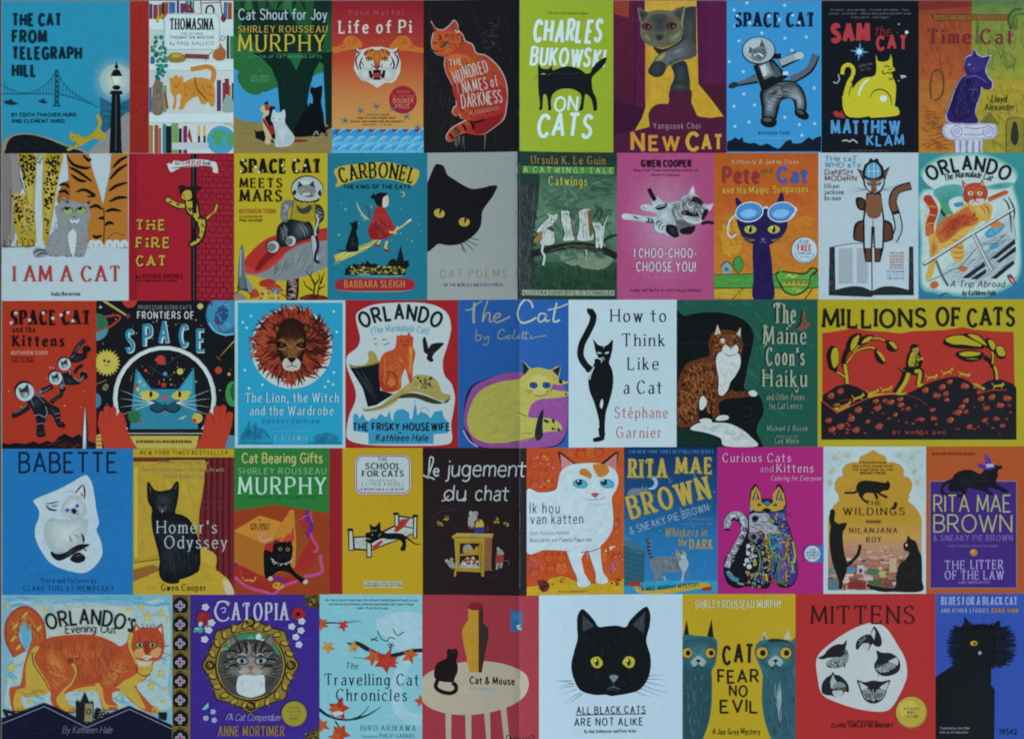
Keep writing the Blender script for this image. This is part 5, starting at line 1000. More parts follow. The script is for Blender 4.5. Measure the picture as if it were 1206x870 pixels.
E(K1, 325, 778, 38, 25, -6); E(K3, 322, 770, 20, 9); E(K1, 480, 702, 40, 24, 22); E(K3, 474, 692, 20, 8, 22); E(K1, 110, 632, 20, 18); helmet(190, 434, 74); V(11)
sub('title'); T("SPACE CAT", 52, 460, 138, 68, '#1c1012', w=.26, c=.34, serif=.9, gap=.1); T("and the", 62, 180, 178, 30, '#1c1012', w=.18, c=.6, serif=.5); T("Kittens", 62, 328, 248, 54, '#1c1012', w=.24, c=.5, serif=.7)
for x, y in ((80, 80), (58, 130), (150, 116), (220, 80), (268, 106), (310, 90), (345, 78), (370, 120)): star('#c8c0b4', x, y, 12, 5, .5)
sub('author_name'); T("RUTHVEN TODD", 58, 240, 290, 17, '#c0a090', w=.18, c=.6, serif=.5); T("ILLUSTRATED BY", 58, 174, 312, 11, '#2a1414', w=.18); T("PAUL GALDONE", 58, 174, 330, 13, '#2a1414', w=.18)

cover('488 20 1190 768', '#16161a', 'black cover with a teal cat inside a white ring, planets around it and two red hands')
sub('stars'); D('#a8a070 #b05040 #5a8a98 #c0c0b0', box(500, 30, 1180, 620), 60, 2, 4); star('#b8c0b8', 510, 50, 10, 4)
sub('comet'); P('#b0a050', '518 20 540 20 650 92 640 96'); E('#6a3a30', 650, 96, 12); L('#b0a050', '1190 220 1110 306', 6, 1); L('#8a8060', '490 440 540 420', 3)
sub('planet'); E('#2d6a48', 496, 150, 54, 68); F('#3f8a5a #23563a', '490 90 540 110 540 190 490 210', 14, 0, 70, 8, 4); L('#a83a28', '488 172 540 160 600 118 608 96 580 92 530 100', 10); B('#4a8a98', '488 180 520 170 546 160 540 190 510 216 488 216')
sub('planet'); E('#b03a2c', 658, 12, 38, 42)
sub('earth'); E('#2f6a8c', 1140, 90, 96, 104); E('#3f86a8', 1130, 84, 80, 88); B('#234a74', '1100 60 1130 40 1160 70 1150 110 1120 140 1090 110'); P('#5a3a5c', '1080 110 1110 120 1130 180 1110 160'); P('#5a3a5c', '1060 30 1080 20 1076 50'); F('#6aa8c0', box(1060, 20, 1185, 170), 20, 30, 30, 3, 60); L('#78bccc', '1060 130 1090 170 1140 190 1186 186', 7)
sub('sun'); star('#b8a848', 542, 332, 70, 22, .78); E('#c0b050', 542, 332, 50, 50); E('#2a2618', 530, 322, 6, 8); E('#2a2618', 552, 326, 7, 7); L('#5a5020', '524 340 540 346 556 338', 3); L('#5a5020', '540 322 542 334', 3)
sub('planet'); E('#3a8a4a', 1180, 490, 36, 64); E('#235a30', 1190, 480, 22, 44)
sub('planet'); E('#3a7a98', 490, 524, 24, 36)
sub('planet'); E('#b04030', 1108, 370, 18, 18)
sub('planet'); E('#4a8a98', 1170, 750, 48, 52)
sub('planet'); E('#b8b060', 1016, 46, 15, 15); E('#b0a850', 1162, 390, 8, 8); E('#7a7440', 536, 456, 14, 18, 30); L('#16161a', '526 450 546 462', 4); L('#8a5030', '1096 300 1120 320', 4)
sub('ring', 'big white round window ring'); E('#b8c0bc', 835, 512, 262, 266); E('#d0d4cc', 835, 508, 252, 258); E('#17171b', 835, 512, 240, 246)
D('#b8a848 #a83a30 #4a8a98 #8a8a80', '640 400 780 290 900 290 1020 400 1000 460 680 460', 40, 2, 5); L('#3a4a4a', '770 400 800 340 860 330 900 300 940 290', 2); L('#3a4a4a', '760 350 840 400 900 380', 2)
P('#1a1a1e', '590 672 1080 672 1090 700 640 770 580 740')
sub('planet'); E('#b03a30', 816, 318, 24, 24)
sub('planet'); E('#b8b050', 914, 376, 16, 16)
sub('planet'); E('#3a8aa0', 838, 388, 11, 11); E('#b84a3a', 740, 372, 8)
sub('cat'); P('#2f7f94', '660 668 676 480 690 360 770 466 905 466 985 356 990 480 1006 668'); P('#3f98aa', '698 376 764 468 700 500'); P('#3f98aa', '978 374 914 468 976 500'); F('#3a8ca0 #2a7488', '680 490 985 490 1000 660 670 660', 40, 85, 60, 6, 10)
for x, s in ((760, 1), (918, -1)): B('#c2b048', [(x - 48, 484 + (0 if s > 0 else 16)), (x - 20, 474 + (0 if s > 0 else 2)), (x + 20, 476 - (0 if s > 0 else 0)), (x + 48, 492 - (0 if s > 0 else 14)), (x + 30, 516), (x - 10, 522), (x - 38, 512)]); E('#16161a', x + 6 * s, 492, 8, 16)
P('#b84a40', '816 502 858 502 838 526'); B('#1c4a58', '760 560 770 520 800 530 838 545 880 530 910 520 918 560 880 580 838 572 796 580'); L('#16161a', '760 564 790 582 820 578 838 566 856 578 890 582 916 562', 7); L('#16161a', '838 528 838 566', 4); E('#b03a30', 838, 578, 9, 6)
whisk('#c8cec8', 838, 535, 226, 4, 4, sp=10)
E('#2a6a3c', 682, 604, 32, 34); E('#b8a848', 1002, 612, 26, 26); E('#b04030', 986, 626, 12, 12); P('#b8b090', '900 618 950 596 930 616'); E('#b03040', 712, 632, 8); L('#c05040', '826 440 836 450', 14); star('#b03a30', 832, 444, 18); D('#a83a30 #b8b060', box(670, 400, 740, 470), 5, 6, 12)
sub('console'); P('#1b1b20', '640 690 1040 690 1060 668 630 668'); L('#b8b8a8', '640 690 1040 690', 4); P('#b8a44e', '660 702 1010 702 994 768 690 768'); T("BY DR DOMINIC WALLIMAN AND BEN NEWMAN", 692, 972, 738, 13, '#3a3420', w=.3)
P('#b8a44e', '488 700 512 690 520 768 488 768'); 
for y in (710, 730, 750): L('#a83428', [(490, y), (518, y)], 6)
sub('hand'); k = '#b23a28'; P(k, '495 640 510 610 580 600 634 610 640 660 690 768 530 768'); 
for x0, y0, x1, y1 in ((512, 640, 520, 592), (540, 630, 544, 564), (572, 630, 574, 572), (606, 640, 614, 600), (632, 660, 636, 640)): L('#8f2a1c', [(x0, y0), (x1, y1)], 36 if x0 < 630 else 16); E('#8f2a1c', x1, y1, 18 if x0 < 630 else 8); L(k, [(x0, y0 + 10), (x1, y1 + 2)], 30 if x0 < 630 else 12); E(k, x1, y1 + 2, 15 if x0 < 630 else 6)
P(k, '498 650 520 620 620 620 640 690 700 768 560 768')
sub('hand'); P(k, '1180 640 1150 606 1090 600 1040 616 1030 680 990 768 1140 768')
for x0, y0, x1, y1 in ((1160, 640, 1166, 596), (1128, 630, 1132, 562), (1098, 630, 1102, 566), (1064, 640, 1062, 600)): L('#8f2a1c', [(x0, y0), (x1, y1)], 36); E('#8f2a1c', x1, y1, 18); L(k, [(x0, y0 + 10), (x1, y1 + 2)], 30); E(k, x1, y1 + 2, 15)
P(k, '1176 650 1160 620 1060 620 1040 690 990 768 1130 768')
sub('title'); T("FRONTIERS OF", 696, 984, 108, 34, '#c8ccc8', w=.14, gap=.26)
for s, x0, x1, b in (("S", 634, 682, 272), ("P", 722, 774, 246), ("A", 802, 858, 230), ("C", 906, 956, 246), ("E", 994, 1044, 270)): T(s, x0 + 4, x1 + 4, b + 3, 104, '#b0c8c8', w=.2); T(s, x0, x1, b, 104, '#2f7c96', w=.14)
sub('subtitle'); T("PROFESSOR ASTRO CAT'S", 702, 972, 62, 20, '#8a8c88', w=.1, gap=.3)

V(12)
cover('30 14 600 774', '#aac2c8', 'light blue cover with a round portrait of a brown maned lion')
sub('field'); R('#2a97b8', 44, 28, 586, 762)
sub('stars'); 
for x, y in ((112, 96), (540, 74), (90, 158), (556, 178), (80, 376), (540, 388), (102, 470), (172, 452), (512, 434), (536, 450), (496, 462), (70, 130)): star('#b8d4d8', x, y, 9, 5, .5)
sub('moon'); E('#b6c2c0', 322, 262, 210, 210)
sub('lion'); V(34); cx, cy = 333, 262
def mane(n, r0, r1, cols, w_):
    for i in range(n):
        a = 2 * math.pi * (i + rnd.uniform(-.4, .4)) / n; q = r1 * rnd.uniform(.9, 1.06) * (.96 if math.sin(a) < -.3 else 1.0) + (26 if abs(a - 1.57) < .16 else 0); t = a + rnd.uniform(-.12, .12); m_ = (r0 + q) / 2
        L(cols[int(i * 7.3) % len(cols)], [(cx + r0 * math.cos(a), cy + r0 * math.sin(a)), (cx + m_ * math.cos(a + .05), cy + m_ * math.sin(a + .05)), (cx + q * math.cos(t), cy + q * math.sin(t))], w_, 1)
SB('#5a2016', '#6c2a1c', [(cx + 212 * math.cos(i * .209), cy + 205 * math.sin(i * .209)) for i in range(30)], cx, cy)
mane(130, 170, 246, '#a84a2c #7c2a1c #4a1a14 #8f3a24 #3c1612'.split(), 24); mane(130, 120, 205, '#8c3424 #5a1e16 #b0482c #40160f #7a2a1c #98402a'.split(), 22); mane(110, 80, 160, '#6a2418 #30110c #8a3824 #4a1a12 #9c442a'.split(), 20)
F('#38150f #4a1c14', '400 80 560 150 580 300 500 420 430 330 460 200', 70, 20, 60, 10, 40); F('#b4502e #98402a', '90 200 220 140 200 300 110 330', 40, 15, 60, 9, 30); F('#8c3020 #a84228', '200 90 420 80 430 130 230 140', 50, 80, 44, 8, 20); F('#a84a2c #7a2c1c', '260 430 410 430 350 510 320 510', 40, 88, 60, 9, 12)
SB('#4a2a1a', '#241009', '250 170 290 120 340 110 390 130 420 180 418 280 390 370 350 420 310 420 275 370 245 280', 335, 240); E('#3c1a10', 246, 170, 22, 24); E('#7a4228', 248, 172, 11, 14); E('#3c1a10', 424, 168, 22, 24); E('#7a4228', 422, 170, 10, 13)
SB('#94643a', '#54301c', '270 220 320 240 336 220 352 240 404 220 400 290 370 340 336 346 300 340 274 290', 336, 290); F('#2a140d #150a06 #3c2014', '280 125 400 125 380 235 295 235', 70, 88, 40, 5, 12); F('#a8743f #6a4024 #8c5a32', '270 230 400 230 380 330 300 330', 60, 85, 22, 4, 30)
for x, s in ((276, 1), (390, -1)): B('#120a07', [(x - 26, 268), (x - 8, 254), (x + 18, 258), (x + 26, 274), (x, 284)]); E('#6a5424', x, 269, 9, 8); E('#080605', x, 269, 5, 6); L('#b08a50', [(x - 24, 286), (x, 294), (x + 24, 288)], 5, 2); L('#a87c46', [(x - 22, 244), (x, 238), (x + 20, 246)], 5, 2); L('#1a0d08', [(x + 26 * s, 262), (x + 34 * s, 310), (x + 30 * s, 350)], 6, 2)
B('#7a4c2c', '310 290 336 284 362 290 358 350 336 356 314 350'); B('#b8b2a2', '280 372 304 345 332 362 362 345 388 372 378 410 336 422 292 410'); F('#8c8678 #ccc8ba', '286 370 384 370 376 405 296 405', 24, 80, 16, 2, 30); B('#14100e', '312 348 336 342 360 348 348 366 336 372 324 366'); L('#14100e', '336 370 336 388 306 398', 5); L('#14100e', '336 388 366 398', 5)
V(12)
sub('title'); T("The Lion, the Witch", 82, 566, 540, 46, '#b6d0d4', w=.11, c=.5, serif=.6); T("and the Wardrobe", 106, 538, 606, 44, '#b6d0d4', w=.11, c=.5, serif=.6)
sub('subtitle'); T("POCKET EDITION", 176, 466, 650, 18, '#206a86', w=.13, c=.7, serif=.5, gap=.6)
sub('author_name'); T("C.S. LEWIS", 232, 402, 740, 26, '#8fbccc', w=.11, c=.6, serif=.5, gap=.4); L('#6aaec4', '226 688 420 686', 3)
sub('line_drawing', 'thin dark line drawing of firs, a castle and ruins'); F('#1d6684 #2a7896', '60 700 100 650 170 660 230 750 60 760', 80, 80, 40, 3, 40); F('#1d6684 #2a7896', '420 730 480 700 560 700 580 756 400 758', 70, 10, 34, 3, 50); L('#1d6684', '100 740 104 640', 4); L('#1d6684', '140 740 138 650', 4); L('#1d6684', '52 752 230 754', 4); L('#1d6684', '410 752 580 752', 4)

cover('600 14 1182 776', '#9c2224', 'red cover with an orange cat riding a flying striped cushion above a blue skyline')
sub('white_cloud'); B('#b6c2c2', '660 140 656 90 690 60 760 36 880 28 1000 30 1080 50 1130 90 1146 160 1130 240 1104 330 1112 400 1150 450 1166 520 1156 600 1146 660 1150 740 1100 762 960 766 760 764 660 752 612 730 606 690 620 610 650 540 652 480 630 420 606 350 612 300 660 260 676 210')
sub('skyline'); P('#3a8fb0', '640 670 640 610 654 596 668 612 670 628 690 600 704 630 720 640 740 620 760 628 780 600 810 620 830 585 836 626 846 640 850 600 870 580 900 576 930 596 934 630 946 624 956 560 966 560 972 610 990 590 1020 600 1040 624 1060 590 1100 584 1110 620 1130 640 1138 670 1130 700 1056 706 1056 756 720 758 718 700 640 690'); L('#3a8fb0', '958 530 960 570', 4); L('#3a8fb0', '986 590 1000 570 1020 572 1034 590', 3)
sub('cushion'); P('#14151c', '622 362 690 350 776 330 780 480 850 500 760 556 716 566 690 470'); F('#2a4a44 #4a2438 #1f2f3a', '640 370 770 350 770 480 830 500 730 550', 40, 60, 160, 5, 6); B('#9c8f4c', '622 344 650 354 700 346 720 320 716 286 734 276 756 290 770 326 776 336 740 350 680 362 626 362'); B('#a0924e', '690 572 720 576 780 560 830 520 880 480 930 440 960 404 1000 400 1050 410 1080 440 1100 490 1144 506 1130 536 1080 530 1010 500 950 488 890 510 850 548 790 578 720 590 696 586'); B('#3a3822', '870 520 930 494 1000 504 1070 530 1120 546 1140 520 1100 548 1040 546 960 520'); L('#4a4424', '626 352 680 360 740 346 774 332', 4); L('#4a4424', '700 584 780 566 850 530 900 500', 4); F('#c2b46c #7c7038', '860 510 960 420 1060 430 1080 490 960 480', 30, -30, 40, 4, 40); D('#3a3822', box(960, 410, 1060, 480), 12, 4, 8); L('#3a3822', '990 440 1010 456 1040 440', 4)
sub('bird'); B('#1c1a1c', '1000 220 1012 206 1024 240 1030 262 1050 240 1108 236 1090 262 1060 290 1050 310 1056 326 1040 334 1020 316 1024 296 1006 280'); F('#4a4648', '1010 230 1090 245 1050 300', 10, 50, 24, 3); L('#2a2a2c', '745 216 760 212', 4); L('#2a2a2c', '790 222 806 216 812 222', 4); L('#2a2a2c', '750 244 766 238', 4); L('#2a2a2c', '800 248 820 238 830 236', 4)
sub('cat'); k = '#b64a26'; B(k, '862 240 866 200 884 198 890 186 896 196 920 194 926 180 934 186 940 200 952 208 950 250 962 290 950 350 948 400 944 440 930 436 920 400 908 370 890 420 886 470 840 490 790 480 776 430 776 340 800 290 850 268'); B('#a23a22', '780 420 790 400 840 390 870 420 866 470 830 486 786 470'); B('#c8823e', '930 260 948 262 944 330 936 400 930 320'); F('#c88a44 #c2662e #983420', '790 300 870 280 940 270 940 400 890 400 880 470 790 470', 60, 70, 40, 5, 30); L('#8a2c1c', '796 392 830 384 866 400 876 440', 5, 2); E('#7a2418', 890, 226, 5, 4); E('#7a2418', 924, 226, 5, 4); L('#7a2418', '896 244 908 250 922 244', 4); E('#c46a34', 838, 440, 20, 20)
sub('title'); T("ORLANDO", 680, 1090, 114, 74, '#17181a', w=.19, arc=440, gap=.14)
sub('subtitle'); T("(The Marmalade Cat)", 736, 1028, 176, 34, '#6aa4b8', w=.12, arc=620, gap=.1)
T("THE FRISKY HOUSEWIFE", 638, 1142, 686, 36, '#16181c', w=.2, gap=.14, jit=.02)
sub('author_name'); T("by", 876, 892, 704, 12, '#1d2226', w=.16); T("Kathleen Hale", 756, 1026, 742, 36, '#20262c', w=.14, sl=.2)

V(13)
cover('22 12 612 802', '#26589c', 'blue cover with a yellow cat curled on a purple cushion')
grain(.12)
sub('cushion'); B('#12233e', '50 620 80 490 160 440 240 416 340 404 560 470 606 520 606 700 560 790 420 812 160 812 70 740'); B('#8c4a8c', '56 600 96 490 160 446 250 412 340 402 440 420 560 462 604 520 604 690 560 780 440 804 150 800 80 730 54 680'); F('#9a5a9a #804080', '60 600 150 450 340 410 560 470 600 600 560 780 160 790', 60, 0, 60, 10, 60); L('#c8b8c8', '48 712 80 766 128 800', 5)
sub('cat'); k = '#aea44e'
B(k, '70 650 84 590 120 520 180 476 260 450 340 440 366 420 378 396 400 386 450 376 520 390 548 370 560 440 600 445 606 460 560 470 530 464 520 490 560 500 606 506 606 526 540 540 470 544 420 566 396 620 400 640 440 646 480 644 520 650 560 670 578 700 560 716 490 720 460 740 380 764 280 776 180 778 110 752 80 710')
P(k, '376 400 364 338 414 386'); P(k, '500 394 572 364 560 430'); P('#16202c', '366 342 402 384 372 420'); P('#16202c', '570 366 556 424 524 392'); B('#16202c', '430 730 446 650 470 602 478 610 472 690 474 740 450 766 436 756')
E('#b8b064', 452, 466, 60, 54)
for x in (424, 494): E('#1a3258', x, 472, 22, 16); E('#2a5a9c', x, 470, 14, 13); E('#10141c', x, 470, 6, 9); L('#10141c', [(x - 22, 462), (x - 6, 456), (x + 18, 460)], 4)
P('#b89070', '446 504 468 504 458 516'); L('#3a3420', '430 520 450 530 480 524 500 514', 3); L('#4a4428', '390 512 420 504', 3); L('#4a4428', '380 500 416 498', 3); L('#4a4428', '490 500 530 490', 3); L('#4a4428', '490 506 524 504', 3); L('#4a4428', '342 614 388 638', 4); L('#4a4428', '300 774 400 756 450 740', 4); L('#4a4428', '360 726 420 726', 3)
D('#16202c', box(482, 656, 534, 676), 5, 6, 9); D('#16202c', box(526, 694, 572, 712), 5, 5, 8); B('#16202c', '558 446 574 440 580 456 568 464'); E('#16202c', 596, 446, 7, 5); E('#16202c', 598, 518, 7, 5); F('#a29846 #b4aa58', '90 640 180 490 340 450 340 760 160 770', 40, -30, 60, 6, 20)
sub('title'); g = '#9c9c84'
L(g, '60 70 90 66 120 40 150 22', 6); L(g, '110 30 104 90 106 140', 14); L(g, '180 20 160 80 152 134', 8); L(g, '154 130 172 90 190 88 190 130 206 130', 8); L(g, '206 120 240 106 244 90 224 92 210 120 230 136 270 120 300 104', 8)
g = '#b0b8a8'; L(g, '420 60 410 28 380 16 350 50 340 100 360 138 400 132 440 110', 10); L(g, '490 92 460 90 448 120 462 134 484 118 492 92 490 130 510 124', 8); L(g, '548 30 530 118 540 132 566 122', 10); L(g, '500 70 560 56 600 40 612 36', 7)
sub('author_name'); g = '#8a947c'; L(g, '120 172 116 230 140 226 144 206 122 204', 5); L(g, '160 206 166 226 184 208 180 250 160 256 156 246', 5); L(g, '270 184 256 172 236 196 238 222 262 222 282 208', 6); L(g, '290 206 282 220 296 224 302 208 290 206', 5); L(g, '326 172 314 220 328 222', 5); L(g, '340 208 334 220 350 220 344 208 352 204', 5); L(g, '370 180 364 222 376 220', 5); L(g, '386 180 380 222 394 220', 5); L(g, '360 196 400 192', 4); L(g, '412 204 408 222 440 214 494 206', 5); grain()

cover('612 12 1192 798', '#b6cace', 'white cover with a slim black cat walking forward with its tail raised')
grain(.05)
sub('cat'); k = '#101216'
L(k, '732 390 700 360 676 310 684 250 714 190 738 140 744 100 724 70', 36); E(k, 724, 74, 17, 12, 40); L(k, '720 400 700 350', 24)
B(k, '750 258 744 226 770 254 800 262 824 252 848 228 848 270 838 320 830 350 846 390 852 440 846 500 830 560 812 620 806 700 808 736 794 740 778 730 774 660 760 600 744 550 724 500 718 440 734 390 750 350 752 330 768 320 756 290')
B(k, '742 766 750 752 790 744 804 748 800 764 774 772 750 774'); P(k, '770 700 806 700 806 748 776 744'); B('#b6cace', '786 552 796 548 796 580 788 596 780 580'); L('#b6cace', '726 440 728 420 748 372', 7); L('#b6cace', '752 330 770 326 790 338 786 352', 6, 2); B('#b6cace', '766 294 784 296 790 300 772 302'); B('#b6cace', '806 298 828 292 822 302 808 302'); L('#b6cace', '784 330 796 322 802 336', 4); L('#b6cace', '800 262 802 274', 3)
F('#23272c', '740 420 840 420 800 560 750 540', 8, 85, 40, 3)
sub('title'); k = dict(w=.13, c=.4, serif=.6)
T("How to", 836, 1136, 132, 68, '#15171b', **k); T("Think", 898, 1128, 262, 66, '#15171b', **k); T("Like", 928, 1096, 388, 66, '#15171b', **k); T("a Cat", 906, 1112, 516, 68, '#15171b', **k)
sub('author_name'); T("St\u00e9phane", 858, 1144, 646, 58, '#a86468', w=.12, c=.4, serif=.6); T("Garnier", 866, 1112, 752, 58, '#a86468', w=.12, c=.4, serif=.6); grain()

V(14)
cover('34 12 832 846', '#1f5244', 'dark green cover with a long haired brown and white cat on a black armchair')
grain(.22)
F('#245a4a #1b483c #286050', box(34, 12, 832, 846), 120, 40, 90, 20, 60)
sub('armchair'); B('#0d1010', '0 130 80 106 180 88 280 88 380 112 440 150 470 210 464 280 440 380 424 470 420 520 480 540 520 590 526 660 500 710 488 760 490 900 0 900'); L('#1f2626', '420 640 450 620 460 660 430 680 404 670', 5); L('#1f2626', '400 720 480 700', 4); L('#222a2a', '60 260 280 260 470 270 520 266', 3); F('#161b1b #090b0b', '60 140 360 110 440 250 400 500 100 300', 50, 70, 60, 8, 50); P('#0f2a22', '34 740 200 760 320 846 34 846')
sub('cat')
B('#5c3018', '34 520 80 390 160 350 220 330 216 260 246 196 330 186 390 210 410 270 400 330 380 380 340 470 330 540 440 530 486 540 480 560 400 570 310 580 270 610 280 680 240 690 230 600 180 560 160 640 150 720 60 740 34 700')
P('#6a4028', '244 220 264 150 290 210'); P('#b8b4a8', '248 214 266 156 284 210'); P('#6a4028', '364 220 396 166 402 240'); P('#b8b4a8', '370 216 398 172 394 226')
F('#8a4a24 #3a1e10 #a05c30 #6c3a1e #20120c', '40 540 90 400 220 340 260 460 260 600 180 560 150 720 40 720', 170, 60, 46, 9, 40); F('#8a4e28 #2e180e #a8683c', '222 240 280 200 390 210 408 330 370 340 300 310 240 340', 70, 70, 26, 5, 40); F('#96582c #4a2814', '320 520 440 525 440 560 320 570', 24, 80, 30, 6, 30); F('#8a4a24 #4a2412', '230 580 280 590 280 680 245 690', 16, 10, 30, 6)
D('#3a1e10 #8a4e28 #96562a #2a160c #74401f', '44 540 90 400 220 345 250 380 262 470 255 600 240 680 150 600 140 720 44 712', 210, 5, 13); F('#a0602f #20120c #5c3018 #b4703a', '40 530 90 390 220 335 262 400 260 600 235 685 150 600 145 720 40 718', 150, lambda x, y: 70 + (x - 150) * .15, 34, 5, 25); D('#3a1e10 #96562a #a86834', '226 250 280 210 390 215 400 320 370 300 300 290 240 330', 60, 3, 8); B('#c0c6c2', '256 360 280 310 330 330 384 320 396 380 370 440 340 480 320 530 290 560 268 540 272 470'); F('#d2d6d2 #a0a8a4', '260 360 390 340 370 430 300 550 275 530', 40, 75, 40, 4, 15); B('#c0c6c2', '290 300 310 270 340 290 370 270 384 300 360 330 330 334 300 326'); B('#c0c6c2', '280 240 300 236 310 256 296 262')
L('#191008', '296 250 320 262', 6); L('#191008', '378 250 362 262', 6); B('#7a4a30', '326 276 340 280 352 276 342 292'); L('#2a1a10', '340 292 340 304', 3); L('#2a1a10', '306 318 330 334 366 324', 4); B('#6a3c20', '300 220 330 210 350 230 336 270 316 262')
B('#c0c6c2', '256 690 280 672 320 672 328 690 300 700 262 700'); B('#c0c6c2', '160 700 190 688 226 694 230 712 190 716'); B('#c0c6c2', '440 540 466 528 490 542 484 562 456 562'); B('#c0c6c2', '162 590 180 560 204 590 190 630 166 640')
B('#bcc2c0', '110 750 160 714 240 712 330 718 400 750 450 790 490 846 310 846 280 800 200 770'); F('#d6dad6 #98a09c', '130 745 240 720 390 750 470 840 330 840 260 780', 50, 20, 60, 6, 20)
sub('butterfly'); B('#7c4a3c', '716 180 740 150 752 76 766 100 762 150 790 140 784 170 750 186'); F('#a87060 #4a2a24', '720 180 760 90 784 160', 14, 60, 30, 4)
sub('title'); g = '#9aa088'; k = dict(w=.11, c=.45, serif=.5, jit=.02)
for s, x0, x1, b, h in (("The", 584, 710, 148, 108), ("Maine", 524, 770, 264, 96), ("Coon's", 540, 760, 386, 98), ("Haiku", 520, 772, 508, 96)): T(s, x0, x1, b, h, g, **k)
for a in ('580 50 600 34 640 40', '520 170 536 160 556 180', '660 150 676 165 690 140', '520 280 540 270 552 200', '700 520 716 540 724 510', '520 460 540 440 580 450'): L(g, a, 6, 2)
sub('subtitle'); T("and Other Poems", 542, 760, 584, 36, '#7f8c78', w=.1, c=.6, serif=.4); T("for Cat Lovers", 558, 744, 634, 36, '#7f8c78', w=.1, c=.6, serif=.4)
sub('author_name'); T("Michael J. Rosen", 546, 774, 758, 28, '#8a9684', w=.1, serif=.3); T("illustrated by", 600, 718, 798, 18, '#6f7f70', w=.11); T("Lee White", 592, 726, 830, 28, '#8a9684', w=.1, serif=.3); grain()

V(15)
cover('18 12 1206 846', '#a8981f', 'wide yellow cover with a walking figure, cats on black hills and drooping trees')
sub('red_sky'); P('#a82f24', '40 204 100 196 230 176 300 190 400 196 480 206 560 192 640 190 740 186 800 176 840 170 900 184 1000 192 1080 196 1130 196 1136 520 40 560')
def hill(a): P('#17151a', a)
sub('hills'); q = '40 560 70 540 120 505 180 492 240 510 300 545 300 600 40 640'
hill(q); 
sub('hills'); B('#17151a', '500 570 560 530 640 490 720 464 800 452 860 470 910 510 940 560 960 700 700 760 520 700'); B('#17151a', '920 560 960 490 1030 466 1090 480 1146 520 1180 700 1000 740'); P('#17151a', '940 545 1146 520 1146 808 940 808'); B('#a82f24', '920 540 934 524 950 536 930 552')
L('#a82f24', '1090 528 1000 530 940 545', 5); P('#17151a', '34 590 130 650 200 618 300 575 400 555 480 552 560 570 640 620 800 640 960 560 1146 540 1146 812 34 812'); L('#b83a2c', '120 660 200 620 300 575 400 554 470 552', 5); L('#8a2424', '500 548 580 575 635 612', 4); L('#b83a2c', '36 590 80 620 126 660', 5)
sub('border'); R('#a8981f', 1146, 190, 1206, 846); R('#a8981f', 18, 190, 34, 846); R('#a8981f', 18, 810, 1206, 846)
sub('cat_dots', 'dozens of small red cats dotted over the black hills')
for x, y, a in ((90, 560, -50), (144, 534, -50), (118, 615, -40), (78, 700, -30), (96, 752, -20), (144, 734, -35), (206, 690, -50), (246, 640, -40), (234, 754, -35), (300, 706, -40), (364, 734, -30), (346, 590, -20), (356, 630, -20), (396, 588, -20), (432, 596, -20), (484, 580, 0), (488, 612, 0), (528, 634, -20), (456, 668, -40), (606, 694, 20), (628, 528, -50), (692, 558, 30), (724, 510, -40), (744, 548, -40), (766, 480, -30), (748, 584, 40), (668, 640, -5), (674, 688, 30), (770, 698, -25), (852, 504, 40), (858, 588, -40), (836, 622, -30), (814, 654, -15), (858, 650, -40), (878, 736, -50), (944, 576, -40), (1006, 568, -40), (1092, 574, 30), (1054, 614, 40), (974, 630, 5), (964, 700, -40), (1032, 690, 40), (1066, 730, 20)):
    r = rnd.uniform(15, 25); E('#5c2019', x, y, r * 1.05, r * .74, a); B('#98402f', [(x + r * k_ * math.cos(math.radians(a) + t_), y + r * k_ * .66 * math.sin(math.radians(a) + t_)) for k_, t_ in zip((1, .7, 1.1, .8, 1, .7, 1.05), (0, .9, 1.8, 2.7, 3.6, 4.5, 5.4))]); L('#7a2a20', [(x - r * .4, y), (x + r * .4, y - 3)], 3)
    if rnd.random() < .5: E('#a09038', x + r * .5, y - 5, 4)
for x, y in spots('60 690 300 600 560 600 640 700 960 600 1120 600 1130 780 60 780', 46): r = rnd.uniform(6, 12); E('#6e2a20', x, y, r, r * .6, rnd.uniform(-50, 30)); E('#94402e', x + 1, y, r * .6, r * .35, rnd.uniform(-50, 30))
sub('tree'); T0 = '#14130f'; Y = '#a8981f'
L(T0, '180 490 176 420 160 360 190 290 240 230', 26); L(Y, '182 492 178 440 168 380', 18); L(T0, '170 450 120 420 96 390', 18); L(Y, '172 452 124 424', 10); L(T0, '176 380 230 310 300 290 350 296', 16); L(Y, '178 376 230 310 300 286 340 292', 9); L(T0, '210 320 270 260 340 238 400 250 420 270', 15); L(Y, '214 316 272 254 340 234 396 246', 8)
for o_, i_ in (('70 370 66 320 90 280 118 284 136 320 134 370 116 420 84 410', '90 340 100 296 122 288 134 330 128 380 104 400'), ('176 310 180 260 210 216 256 206 264 220 240 260 210 300', '200 290 214 240 250 216 240 260 214 300'), ('240 270 260 230 310 214 336 222 310 250 280 270', '264 262 290 230 326 224 304 250'), ('410 250 440 250 468 280 464 306 430 310 408 290', '420 256 444 256 464 282 456 296'), ('338 300 366 310 390 340 398 372 374 380 344 350', '348 306 374 318 394 350 390 366')): B(T0, o_); B(Y, i_)
sub('tree'); L(T0, '1030 470 1026 420 1000 370 960 340', 26); L(Y, '1034 468 1030 420 1006 370', 14); L(T0, '1006 400 1012 340 1000 290 930 260', 20); L(Y, '1010 380 1012 330 1000 290', 10)
